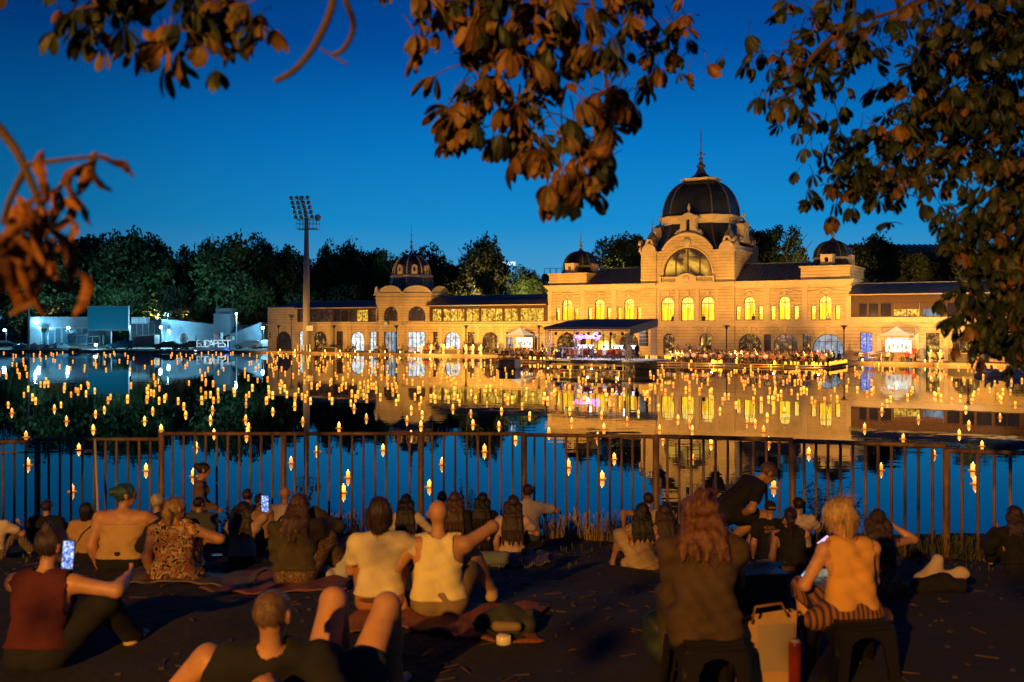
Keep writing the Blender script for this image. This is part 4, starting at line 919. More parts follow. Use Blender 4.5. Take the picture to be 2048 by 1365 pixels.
for i, (nl, nc, lf, shp_, hol) in enumerate(((8500, 60, .030, 'round', .25), (8500, 54, .028, 'tall', .25), (8500, 64, .030, 'wide', .25), (4600, 44, .026, 'sparse', .2), (9500, 75, .028, 'round', .2))):
    V, F = crown_mesh('crown', nl, nc, lf, 100+i, shp_, hol); CROWNS.append([mesh_from('crown', V, F, M_leafA), mesh_from('crown', V, F, M_leafB)])
TRUNKS = []
for i in range(3):
    rg = random.Random(50+i); b = MB(); b.tube([(0, 0, -.02), (.01, .005, .15), (-.005, .01, .34), (.01, 0, .55)], [.028, .021, .016, .009], 8)
    for j in range(8):
        z = rg.uniform(.2, .5); a = rg.uniform(0, 6.28); L_ = rg.uniform(.16, .34)
        p = [Vector((0, 0, z)), Vector((math.cos(a)*L_*.4, math.sin(a)*L_*.4, z+.09)), Vector((math.cos(a+.3)*L_*.8, math.sin(a+.3)*L_*.8, z+.2)), Vector((math.cos(a+.1)*L_*1.1, math.sin(a+.1)*L_*1.1, z+.34))]
        b.tube(p, [.012, .009, .006, .003], 5)
    TRUNKS.append(b.mesh('trunk', [M_bark]))
def tree(px, ytop, wpx, d, var, green=0, label=None, zb=None, group='park trees behind the lake buildings', cx=None):
    x = (px-CX)*d/FP; z0 = zb if zb is not None else (5.0 if px < 1120 else 9.0)
    h = EYE+(HZ-ytop)*d/FP-z0; wd = wpx*d/FP*1.12
    t = empty('park_tree', (x, d, z0), random.uniform(0, 6.28), label=label, cat='tree', group=group)
    tr = link('trunk', TRUNKS[var % 3], t, sc=(h*.9, h*.9, h)); cr = link('crown', CROWNS[var % 5][green], t, sc=(wd, wd, h*.9)); return t
TREES = [(20, 500, 130, 200, 0, 0), (95, 478, 120, 205, 4, 0), (160, 462, 110, 210, 2, 0), (215, 456, 105, 200, 0, 0), (275, 452, 110, 205, 4, 0), (322, 470, 90, 198, 1, 0), (385, 484, 80, 205, 3, 0), (420, 468, 90, 200, 4, 0), (468, 478, 70, 197, 1, 1),
         (520, 464, 80, 200, 1, 0), (555, 480, 70, 205, 3, 0), (590, 492, 80, 198, 1, 0), (650, 478, 60, 202, 1, 0), (700, 472, 78, 200, 4, 0), (742, 490, 70, 196, 2, 0), (785, 492, 70, 190, 3, 1), (850, 484, 110, 196, 0, 0), (905, 520, 70, 190, 2, 0),
         (975, 463, 108, 182, 4, 0), (1048, 528, 70, 178, 0, 1), (1085, 548, 50, 176, 2, 0), (1240, 462, 110, 162, 3, 1), (1300, 480, 60, 165, 3, 1), (1515, 448, 90, 165, 2, 0), (1575, 440, 85, 160, 3, 1), (1610, 515, 50, 158, 4, 0), (1755, 460, 92, 150, 4, 0), (1815, 500, 80, 158, 2, 0),
         (1880, 505, 70, 160, 0, 0), (1940, 470, 90, 150, 3, 1), (2010, 490, 110, 152, 4, 0), (500, 545, 95, 186, 0, 1), (360, 560, 80, 190, 2, 0), (150, 560, 110, 192, 4, 0), (60, 585, 100, 190, 2, 0), (250, 590, 90, 192, 0, 0), (430, 575, 80, 188, 2, 1), (620, 560, 90, 186, 0, 0), (700, 560, 90, 184, 2, 0), (900, 560, 80, 180, 0, 1)]
for px in list(range(10, 560, 48))+list(range(640, 900, 52)):
    TREES.append((px+random.uniform(-12, 12), 500+random.uniform(-8, 22), 105, 222, random.choice([0, 2, 4]), 0))
NAMES = ['behind the concrete sheds on the far left', 'over the dark video screen', 'beside the floodlight mast', 'behind the small domed pavilion', 'right of the small domed pavilion', 'left of the central dome', 'right of the central dome', 'beyond the right end dome']
def zone(px): return NAMES[0 if px < 200 else 1 if px < 400 else 2 if px < 680 else 3 if px < 840 else 4 if px < 1110 else 5 if px < 1400 else 6 if px < 1640 else 7]
USEDL = {}
def tlabel(l):
    k = USEDL[l] = USEDL.get(l, 0)+1
    return l if k == 1 else l+[', second', ', third', ', fourth', ', fifth', ', sixth'][min(k-2, 4)]
for i, (px, yt, wd, d, va, gr) in enumerate(TREES):
    kind = {0: 'rounded dark', 1: 'tall narrow', 2: 'broad bushy', 3: 'loose open-crowned', 4: 'big dense'}[va]; col = 'green' if gr else 'shadowy'
    tree(px, yt, wd, d, va, gr, label=tlabel(f'{"far " if d > 215 else "low " if yt > 540 else ""}{kind} {col} tree {zone(px)}'), zb=None if yt < 540 else 1.5)

M_pale = mat('pale_bark', (.22, .19, .14), rough=.9, var=.3, scale=3)
pt = TRUNKS[0].copy(); pt.materials[0] = M_pale
for px, yt, d, lb in ((86, 480, 192, 'pale-barked tree standing behind the long shed'), (270, 470, 192, 'pale-trunked tree right of the video screen'), (478, 470, 190, 'slender pale tree near the tall white lamp'), (975, 540, 165, 'warm-lit trunk of the big tree over the left gallery'), (1258, 470, 158, 'pale-limbed tree left of the central dome')):
    z0 = 1.0 if px < 600 else 8.5; h = EYE+(HZ-yt)*d/FP-z0; t = empty('park_tree', ((px-CX)*d/FP, d, z0), px, label=lb, cat='tree', group='park trees behind the lake buildings'); link('trunk', pt, t, sc=(h*.75, h*.75, h*.85)); link('crown', CROWNS[4][1], t, sc=(h*.85, h*.85, h*.95))
# ================================================================ things behind: far buildings, roof signs
M_conc = mat('concrete', (.12, .155, .18), rough=.85, var=.2, scale=.5, bump=.01)
M_concd = mat('concrete_dark', (.10, .11, .12), rough=.85, var=.2, scale=.5)
M_white = mat('white_paint', (.75, .75, .74), rough=.5)
M_steel = mat('galvanised', (.42, .41, .42), rough=.45, var=.15, scale=3)
M_winb = mat('office_light', (.2, .3, .3), em=(.75, 1.05, 1.1), es=1.2, sample=False)
def block(name, px0, px1, ytop, d, z0, depth, mt, **kw):
    x0, x1 = (px0-CX)*d/FP, (px1-CX)*d/FP; z1 = EYE+(HZ-ytop)*d/FP
    e = empty(name, ((x0+x1)/2, d, z0), **kw); b = MB(); b.bx(-(x1-x0)/2, (x1-x0)/2, 0, depth, 0, z1-z0); b.build('wall', mt, e); return e, x1-x0, z1-z0
e, w_, h_ = block('office_building', 1086, 1128, 548, 230, 4, 14, M_concd, label='distant office block with pale lit windows behind the left end dome', cat='building')
for i in range(6):
    b = MB(); b.bx(-w_/2+.35+i*.8, -w_/2+.85+i*.8, -.06, -.01, h_-3.4, h_-1.8); b.build('window', M_winb, e)
for i in range(4):
    b = MB(); x = -w_/2+.3+i*1.4; b.bx(x, x+.1, .1, .2, h_, h_+1.3); b.bx(x+1.2, x+1.3, .1, .2, h_, h_+1.3); b.bx(x, x+1.3, .1, .2, h_+1.2, h_+1.3); b.build('roof_frame', M_concd, e)
e, w_, h_ = block('office_building', 1690, 1915, 497, 215, 6, 12, M_concd, label='long distant building under a ribbed pale roof at the upper right', cat='building')
b = MB(); b.add([(-w_/2-1, -1, h_-.6), (w_/2+1, -1, h_-.6), (w_/2+1, 9, h_+1.4), (-w_/2-1, 9, h_+1.4)], [(0, 1, 2, 3)]); b.bx(-w_/2-1, w_/2+1, -1.1, -.95, h_-.8, h_-.5); rf = b.build('roof', mat('far_roof', (.11, .14, .16), rough=.5), e)
b = MB(); x = -w_/2-.9
while x < w_/2+1: b.add([(x, -1, h_-.58), (x+.18, -1, h_-.58), (x+.18, 9, h_+1.42), (x, 9, h_+1.42), (x, -1, h_-.3), (x+.18, -1, h_-.3), (x+.18, 9, h_+1.7), (x, 9, h_+1.7)], [(4, 5, 6, 7), (0, 4, 7, 3), (1, 2, 6, 5), (0, 1, 5, 4)]); x += 1.2
b.build('roof_rib', M_steel, rf, kind='stuff')
def text_mesh(name, s, size, mt, ext=.04, shear=0, mirror=False, spacing=1.0):
    cu = bpy.data.curves.new(name, 'FONT'); cu.body = s; cu.size = size; cu.extrude = ext; cu.align_x = 'CENTER'; cu.shear = shear; cu.space_character = spacing; cu.resolution_u = 3
    o = bpy.data.objects.new(name, cu); me = bpy.data.meshes.new_from_object(o); bpy.data.objects.remove(o); bpy.data.curves.remove(cu)
    n = len(me.vertices); co = np.empty(n*3); me.vertices.foreach_get('co', co); co = co.reshape(-1, 3); x = -co[:, 0] if mirror else co[:, 0]
    me.vertices.foreach_set('co', np.stack([x, -co[:, 2], co[:, 1]], 1).ravel()); me.materials.clear(); me.materials.append(mt)
    if mirror: me.flip_normals()
    me.update(); return me
M_sgn = mat('sign_white', (.8, .8, .8), em=(1.5, 1.7, 1.8), es=1.3, sample=False)
def roof_sign(txt, px, ybase, d, size, mt, lab, z0=None, frame=True):
    p = AT(px, ybase, d); e = empty('roof_sign', (p.x, p.y, p.z), label=lab, cat='sign'); link('lettering', text_mesh('lettering', txt, size, mt, .1), e)
    b = MB(); w_ = size*.33*len(txt); b.bx(-w_, w_, .15, .3, -.25, -.1)
    for x in (-w_*.8, w_*.8): b.bx(x-.08, x+.08, .15, .3, -(p.z-8), -.2)
    b.build('sign_frame', M_concd, e); return e
roof_sign('Dolce', 1253, 539.5, 190, 1.25, M_sgn, 'white illuminated roof sign left of the central tower')
roof_sign('IXATE', 1018, 531, 205, 1.0, M_sgn, 'small white-green lit sign between the trees')
e = roof_sign('ICE', 985, 529, 205, 1.0, mat('sign_red', (.8, .3, .2), em=(1.6, .75, .5), es=1.2, sample=False), 'small reddish lit sign seen through the big tree')
b = MB(); b.add([(-1.9, 0, .2), (-1.6, 0, -.3), (-1.3, 0, .2), (-1.6, 0, .9), (-1.9, .1, .2), (-1.6, .1, -.3), (-1.3, .1, .2), (-1.6, .1, .9)], [(0, 1, 2, 3), (7, 6, 5, 4), (0, 4, 5, 1), (1, 5, 6, 2), (2, 6, 7, 3), (3, 7, 4, 0)]); b.build('blue_emblem', mat('sign_blue', (.1, .2, .8), em=(.1, .35, 2.0), es=1.5, sample=False), e)

# ================================================================ the service yard on the far left
e, w_, h_ = block('concrete_shed', 60, 178, 634, 184, .25, 9, M_conc, label='long low concrete shed with glazed front, left of the video screen', cat='building')
for i in range(7):
    b = MB(); x = -w_/2+2.2+i*1.25; b.bx(x, x+1.1, -.12, -.02, .3, 3.6); f_ = b.build('window', M_steel, e); b = MB(); b.bx(x+.08, x+1.02, -.16, -.13, .4, 3.5); b.build('pane', mat('blue_glass', (.03, .08, .11), rough=.15), f_)
e, w_, h_ = block('concrete_shed', 258, 325, 640, 186, .25, 8, M_concd, label='dark steel shed with posts right of the video screen', cat='building')
for i in range(6):
    b = MB(); x = -w_/2+.4+i*1.1; b.bx(x, x+.1, -.3, -.2, 0, h_-.8); b.build('post', M_steel, e)
e, w_, h_ = block('concrete_shed', 323, 428, 638, 178, .25, 10, M_conc, label='pale sloping-topped concrete hall with a wide grey gate', cat='building')
me = e.children[0].data
for v in me.vertices:
    if v.co.x > 0 and v.co.z > 1: v.co.z -= .95
b = MB(); b.bx(-2.9, 1.4, -.1, -.02, 0, 2.2); b.build('gate', mat('gate_grey', (.16, .17, .18)), e)
e, w_, h_ = block('concrete_tower', 427, 459, 628, 176, .25, 5, M_conc, label='square pale concrete tower with two short chimneys', cat='building')
for x in (-.5, .0): b = MB(); b.tube([(x, 2, h_), (x, 2, h_+1.1)], .14, 8); b.build('chimney', M_steel, e)
b = MB(); b.bx(-w_/2, w_/2, 1.2, 4.5, h_, h_+1.0); b.build('roof_box', M_concd, e)
e, w_, h_ = block('concrete_shed', 459, 534, 650, 180, .25, 8, M_conc, label='low pale concrete hall beside the end of the palace', cat='building')
b = MB(); b.add([(-w_/2, -4, 0), (w_/2, -4, 0), (w_/2, -4, 4.6), (-w_/2, -4, 2.0), (-w_/2, -.02, 0), (w_/2, -.02, 0), (w_/2, -.02, 4.6), (-w_/2, -.02, 2.0)], [(0, 1, 2, 3), (0, 4, 5, 1), (1, 5, 6, 2), (2, 6, 7, 3), (3, 7, 4, 0)]); b.build('lean_to', M_conc, e)
b = MB(); b.bx(-2.2, -1.3, -4.08, -4.01, 0, 2.1); b.build('door', mat('door_blue', (.12, .2, .25)), e)
# video screen on its column
p = AT(216, 700, 172); e = empty('video_screen', (p.x, p.y, .25), R(4), label='big blank blue video screen on a column by the far shore', cat='screen')
b = MB(); b.bx(-3.35, 3.35, 0, .5, 3.3, 7.3); b.build('screen_panel', mat('screen_panel', (.02, .11, .17), rough=.5, em=(.0, .085, .15), es=.7), e)
b = MB(); b.bx(-3.45, 3.45, -.03, .55, 3.15, 3.28); b.bx(-3.45, -3.36, -.03, .55, 3.28, 7.4); b.bx(3.36, 3.45, -.03, .55, 3.28, 7.4); b.bx(-3.45, 3.45, -.03, .55, 7.31, 7.4); b.build('screen_frame', M_steel, e)
b = MB(); b.bx(-.35, .45, .1, .6, 0, 3.2); b.build('column', M_conc, e)
# containers, machine boxes, banner
def boxthing(name, px0, px1, y0, y1, d, dep, mt, lab, cat, parts=()):
    x0, x1 = (px0-CX)*d/FP, (px1-CX)*d/FP; za, zb = EYE-(y1-HZ)*d/FP, EYE-(y0-HZ)*d/FP; za = max(za, .25)
    e = empty(name, ((x0+x1)/2, d, za), label=lab, cat=cat); w_ = x1-x0; h = zb-za
    b = MB(); b.bx(-w_/2, w_/2, 0, dep, .05, h); b.build('body', mt, e); b = MB(); b.bx(-w_/2+.05, w_/2-.05, -.04, -.005, h*.12, h*.18); b.bx(-w_/2+.05, w_/2-.05, -.04, -.005, h*.86, h*.92); b.bx(-.04, .04, -.05, -.005, h*.1, h*.95); b.build('door_bar', M_steel, e)
    b = MB()
    for sx in (-1, 1): b.bx(sx*w_/2-.1, sx*w_/2+.1, .2, dep-.2, 0, .12)
    b.build('skid', M_concd, e); return e
boxthing('shipping_container', 267, 309, 671, 695, 170, 2.4, mat('container_paint', (.40, .34, .34), rough=.6), 'pale grey container box with double doors in the yard', 'container')
boxthing('ticket_cabin', 263, 292, 635, 648, 184, 2, M_white, 'small white cabin raised behind the video screen', 'cabin')
boxthing('white_kiosk', 427, 441, 666, 684, 168, 1.5, M_white, 'narrow white kiosk behind the city-name letters', 'kiosk')
boxthing('white_kiosk', 452, 465, 674, 682, 168, 1.2, M_white, 'low white equipment box next to the yard lamp post', 'box')
boxthing('stacked_pallets', 135, 172, 668, 692, 170, 2, mat('tarpaulin', (.08, .16, .2), rough=.6, var=.4, scale=1), 'stack of covered goods near the screen column', 'stack')
boxthing('dark_stack', 172, 198, 671, 690, 171, 2, mat('tarpaulin_dark', (.03, .05, .05), rough=.8, var=.4, scale=1), 'dark covered stack left of the screen column', 'stack')
boxthing('planter_box', 136, 158, 697, 704, 160, 1, mat('planter_wood', (.3, .16, .1)), 'small brown and white box on the left quay', 'box')
# oval white board
p = AT(368, 680, 172); e = empty('white_board', (p.x, p.y, .25), label='white oval advertising board among the parked cars', cat='board')
b = MB(); b.lathe([(0, 0), (.62, 0), (.62, .12), (0, .12)], 18, sx=1.15, sy=1.5); b.xf(Matrix.Translation((0, 0, 1.75))@Matrix.Rotation(math.pi/2, 4, 'X')); b.build('panel', M_white, e); b = MB(); b.bx(-.3, .3, -.3, .2, 0, .9); b.build('foot', M_steel, e)
# city-name letters
pa, pb = AT(400, 700, 163), AT(458, 700, 163); e = empty('city_letters', ((pa.x+pb.x)/2, 161.5, .25), label='large white BUDAPEST letters on a low blue plinth at the water', cat='letters')
b = MB(); b.bx(-2.9, 2.1, 0, 1, 0, .45); b.build('plinth', mat('plinth_navy', (.01, .03, .08)), e); b = MB(); b.bx(2.1, 2.75, -.02, 1.02, 0, .48); b.build('plinth_end', mat('plinth_blue', (.02, .12, .6)), e)
for i, ch in enumerate('BUDAPEST'):
    l = link('letter', text_mesh('letter', ch, 1.75, M_white, .12), e, (-2.25+i*.68, .5, .48)); l['label'] = 'white letter '+ch
for x_ in (-49.5, -46.8, -44.2): lamp('letter_fill_light', 'SPOT', (x_-1, 158.4, .4), 420, (.6, .88, 1), .05, aim=(x_-1, 162, 1.2), spot=80)  # added spots without fixtures, there to brighten the letters
# cars
def car_meshes(kind):
    L_ = 4.5; prof = {'wagon': [(-2.25, .35), (-2.28, .75), (-2.15, 1.0), (-2.0, 1.38), (-1.7, 1.5), (.2, 1.48), (.95, 1.0), (2.05, .85), (2.25, .65), (2.25, .35)],
                      'saloon': [(-2.2, .35), (-2.25, .85), (-1.7, .98), (-1.1, 1.38), (.1, 1.42), (.95, .98), (2.0, .82), (2.22, .6), (2.2, .35)]}[kind]
    n = len(prof); V = []; F = []
    for sy, (wd, wt) in ((-1, (.86, .66)), (1, (.86, .66))):
        for x, z in prof: V.append((x, sy*(wd if z < 1.02 else wt+(1.5-z)*.1), z))
    F = [tuple(range(n)), tuple(reversed(range(n, 2*n)))]+[(i, n+i, n+(i+1) % n, (i+1) % n) for i in range(n)]
    body = MB().add(V, F)
    side = [(-1.8, 1.03), (-1.75, 1.40), (.1, 1.40), (.75, 1.03)] if kind == 'wagon' else [(-1.5, 1.03), (-1.0, 1.34), (.05, 1.36), (.72, 1.03)]
    win = MB()
    for sy in (-1, 1):
        for a, c in (((0.04), (.47)), ((.53), (.96))):
            def q(t, top): 
                lo_, hi_ = side[0], side[3]; l2, h2 = side[1], side[2]
                x = lo_[0]+(hi_[0]-lo_[0])*t if not top else l2[0]+(h2[0]-l2[0])*t; z = 1.04 if not top else l2[1]-.05; return (x, sy*(.80 if not top else .70), z)
            win.add([q(a, 0), q(c, 0), q(c, 1), q(a, 1)], [(0, 1, 2, 3)])
    return body, win
M_tyre = mat('tyre', (.015, .015, .015), rough=.9); M_glassd = mat('car_glass', (.01, .015, .02), rough=.08)
def car(px, d, kind, paint, rz, lab):
    p = AT(px, 700, d); e = empty('parked_car', (p.x, p.y, .25), rz, label=lab, cat='car', group='cars parked in the yard')
    body, win = car_meshes(kind); bd = body.build('body', paint, e); win.build('side_window', M_glassd, e)
    for x in (-1.4, 1.4):
        for y in (-.8, .8):
            b = MB(); b.tube([(x, y-.1, .33), (x, y+.1, .33)], .33, 14); w_ = b.build('wheel', M_tyre, e); b = MB(); b.tube([(x, y-.115, .33), (x, y+.115, .33)], .19, 10); b.build('rim', M_steel, w_)
    for y in (-.6, .6): b = MB(); b.ball((2.2, y, .68), (.08, .16, .09), 8, 5); b.build('headlight', M_white, e)
def paint(n, c): return mat('car_paint_'+n, c, rough=.25, spec=.6)
car(495, 171, 'wagon', paint('silver', (.30, .36, .40)), math.pi, 'silver blue estate car beside the end of the palace')
car(528, 175, 'wagon', paint('pale', (.5, .55, .58)), math.pi+.2, 'pale hatchback half hidden behind the silver estate car')
car(333, 168, 'saloon', paint('dark', (.03, .05, .06)), math.pi+.1, 'dark saloon car in front of the wide grey gate')
car(384, 168, 'saloon', paint('brown', (.07, .04, .025)), math.pi-.15, 'brown dark car parked left of the city-name letters')
car(242, 169, 'wagon', paint('teal', (.02, .10, .14)), math.pi, 'dark teal car parked right of the screen column')
car(12, 172, 'saloon', paint('black', (.02, .02, .03)), .3, 'black car at the far left edge of the yard')
# covered pedal boats drawn up at the far left
for i, px in enumerate((42, 66, 88, 110, 124)):
    p = AT(px, 700, 166+i*.6); e = empty('pedal_boat', (p.x, p.y, .05), .2*i, label=f'pedal boat under pale cover on the left shore, {["leftmost of the row", "second from the left", "middle of the row", "fourth of the row", "nearest the covered stack"][i]}', cat='boat', group='covered pedal boats on the left shore')
    b = MB(); 
    for sy in (-.6, .6): b.tube([(-1.3, sy, .25), (0, sy, .2), (1.3, sy, .3)], [.12, .24, .1], 8)
    b.build('float', mat('boat_hull', (.25, .16, .14)), e); me = sdf_mesh('cover', [((-.9, 0, .6), (.9, 0, .6), .45, .4), ((0, 0, .9), (.2, 0, 1.05), .3, .3)], .12, [mat('boat_cover', (.28, .40, .45), rough=.7)], k=.2); link('cover', me, e)

# ================================================================ lamps of the yard and the park
M_bulbc = mat('lamp_cool', (.8, .9, 1), em=(6, 9, 10), es=2.5, sample=False); M_bulbw = mat('lamp_warm', (1, .8, .5), em=(9, 5, 2), es=1.2, sample=False)
def post_lamp(px, y, d, zb, cool, power, lab, head='globe', h=None):
    p = AT(px, y, d); e = empty('lamp_post', (p.x, p.y, zb), label=lab, cat='lamp post'); h = p.z-zb
    b = MB(); b.tube([(0, 0, 0), (0, 0, h-.15)], [.08, .05], 8); b.build('pole', M_steel, e); b = MB(); b.ball((0, 0, h), .2 if head == 'globe' else .26, 10, 6); b.build('bulb', M_bulbc if cool else M_bulbw, e)
    if power: lamp('lamp_light', 'POINT', (p.x, p.y-.5, p.z), power, COOL if cool else (1, .6, .25), .09)
def wall_lamp(px, y, d, power, lab):
    p = AT(px, y, d); e = empty('flood_lamp', p, label=lab, cat='lamp'); b = MB(); b.bx(-.25, .25, 0, .15, -.18, .18); b.build('housing', M_steel, e); b = MB(); b.ball((0, -.08, 0), (.26, .1, .22), 10, 6); b.build('bulb', M_bulbc, e)
    b = MB(); b.tube([(0, .15, 0), (0, .4, -.1), (0, .45, -(p.z-.3))], .05, 6); b.build('bracket', M_steel, e)
    lamp('flood_lamp_light', 'POINT', (p.x, p.y-.7, p.z), power*1.25, COOL, .09)
wall_lamp(10, 661, 172, 900, 'bright bluish flood lamp at the far left edge'); wall_lamp(79, 656, 182, 1500, 'bright flood lamp on the end of the long concrete shed')
wall_lamp(137, 656, 178, 1500, 'bright flood lamp between the long shed and the screen'); wall_lamp(258, 655, 174, 1700, 'bright flood lamp at the right edge of the video screen')
wall_lamp(322, 655, 176, 1700, 'bright flood lamp on the corner of the dark steel shed'); wall_lamp(338, 663, 175, 1500, 'white flood lamp over the wide grey gate'); wall_lamp(526, 656, 174, 1200, 'white flood lamp at the end wall of the palace')
wall_lamp(192, 690, 168, 500, 'low bluish lamp near the foot of the screen column')
post_lamp(473, 628, 172, .25, True, 900, 'tall lamp post with a white light beside the concrete tower')
for px, y, c, lb in ((45, 627, True, 'white park lamp at the far left among tree trunks'), (38, 628, False, 'orange park lamp at the far left'), (112, 630, False, 'small yellow lamp behind the long shed'), (316, 630, False, 'globe lamp above the dark steel shed'), (335, 630, True, 'tiny white lamp among the trees right of the screen'), (376, 631, False, 'warm globe lamp behind the pale sloping hall'), (492, 633, False, 'warm lamp behind the low hall near the palace')):
    post_lamp(px, y, 190, 1.5, c, 1300 if not c else 700, lb)
for x, y, z, pw, cl in ((-62, 186, 5, 3500, (.35, 1, .55)), (-88, 184, 5, 3200, (.25, .8, 1)), (-38, 186, 6, 2600, (1, .75, .3)), (-6, 176, 9.6, 4200, (1, .55, .18)), (2, 172, 9.6, 2200, (1, .8, .3)), (16, 157, 13.5, 2600, (1, .62, .2)), (45, 152, 12, 2600, (1, .6, .2))):
    lamp('park_light', 'POINT', (x, y, z), pw, cl, .3)
lamp('slope_light', 'SPOT', (66, 138, 13), 9000, (1, .5, .12), .3, aim=(66, 168, 9), spot=70)
p = AT(1842, 566, 158); e = empty('lamp_post', (p.x, p.y, p.z-1), label='slim pale lamp post on the slope behind the right gallery', cat='lamp post'); b = MB(); b.tube([(0, 0, 0), (0, 0, 4)], .07, 6); b.build('pole', M_steel, e); b = MB(); b.tube([(0, 0, 4), (-.6, 0, 4.05)], .08, 6); b.build('lamp_arm', M_steel, e)
# promenade lamp posts in front of the palace
for i, px in enumerate((557, 668, 793, 932, 1078, 1453, 1688, 1936)):
    n = -4.2; q = W(SPX(px, n), n, .25); e = empty('promenade_lamp', q, label='slim dark promenade lamp post '+['before the plain end block', 'before the left gallery, right of the mast', 'before the small domed pavilion', 'before the lit gallery near its middle', 'between the white tent and the stage', 'right of the central tower doors', 'at the right end of the palace front', 'before the right gallery arch'][i], cat='lamp post', group='promenade lamp posts')
    b = MB(); b.tube([(0, 0, 0), (0, 0, 3.6)], [.09, .06], 8); b.build('pole', M_dark, e); b = MB(); b.lathe([(.0, 3.55), (.14, 3.6), (.16, 3.85), (.42, 3.95), (.42, 4.0), (0, 4.08)], 12); b.build('lamp_head', M_dark, e)

# ================================================================ floodlight mast and the thin mast
p = W(SPX(613, -4.5), -4.5, .25); e = empty('floodlight_mast', p, R(-12), label='tall grey stadium floodlight mast with five rows of lamps', cat='mast')
HM = EYE+(HZ-447)*p.y/FP-.25; HT = EYE+(HZ-397)*p.y/FP-.25
b = MB(); b.tube([(0, 0, 0), (0, 0, HM*.5), (0, 0, HM+1)], [.62, .5, .30], 14); b.build('pole', mat('mast_grey', (.36, .33, .33), rough=.6, var=.1), e)
b = MB(); b.tube([(0, 0, HM), (-.25, 0, (HM+HT)/2), (-1.05, 0, HT+.3)], [.28, .25, .2], 8); b.build('head_spine', M_steel, e)
for i in range(5):
    z = HM+.9+i*(HT-HM-.9)/4; xo = -.1-.95*((z-HM)/(HT-HM))
    b = MB(); b.tube([(xo-1.45, 0, z-.25), (xo+1.45, 0, z-.1)], .06, 6); b.build('cross_arm', M_steel, e)
    for k in range(4):
        b = MB(); x = xo-1.35+k*.9; b.lathe([(0, .3), (.16, .25), (.33, .02), (.34, -.03), (.28, -.03), (0, .0)], 10); b.xf(Matrix.Translation((x, -.3, z+.05))@Matrix.Rotation(math.pi/2*1.15, 4, 'X')@Matrix.Rotation(math.pi, 4, 'X')@Matrix.Rotation(math.pi, 4, 'X')); b.build('floodlight_lamp', mat('reflector', (.62, .50, .34), rough=.25, metal=.4), e)
b = MB()
for z in (HM-.9, HM-.1, HM+.5): b.tube([(-1.4, -.7, z), (1.9, -.7, z), (1.9, .7, z), (-1.4, .7, z), (-1.4, -.7, z)], .035, 5)
for i in range(7):
    x = -1.4+3.3*i/6
    for y in (-.7, .7): b.tube([(x, y, HM-.9), (x, y, HM+.5)], .03, 4)
b.bx(-1.4, 1.9, -.7, .7, HM-.98, HM-.92); b.build('platform', M_steel, e)
b = MB(); b.lathe([(0, 0), (.5, .05), (.52, .22), (0, .3)], 14); b.xf(Matrix.Translation((2.15, -.5, HM+.75))@Matrix.Rotation(math.pi/2, 4, 'X')); b.build('dish', M_white, e)
b = MB(); b.bx(.25, 1.35, -.68, -.62, 3.2, 4.0); b.build('notice_board', M_white, e)
for i in range(5): b = MB(); b.bx(-1.0+i*.5, -.85+i*.5, -1.2, -1.1, 0, 1.1); b.build('bollard', M_white, e)
p = AT(57, 700, 165); e = empty('light_mast', (p.x, p.y, .2), label='thin grey mast rising at the far left by the trees', cat='mast'); b = MB(); b.tube([(0, 0, 0), (0, 0, 14.5)], [.2, .09], 8); b.build('pole', M_steel, e); b = MB(); b.bx(-.5, .5, -.2, .2, 14.5, 14.8); b.ball((-.5, -.1, 14.9), .25, 8, 5); b.ball((.5, -.1, 14.9), .25, 8, 5); b.build('mast_head', M_steel, e)

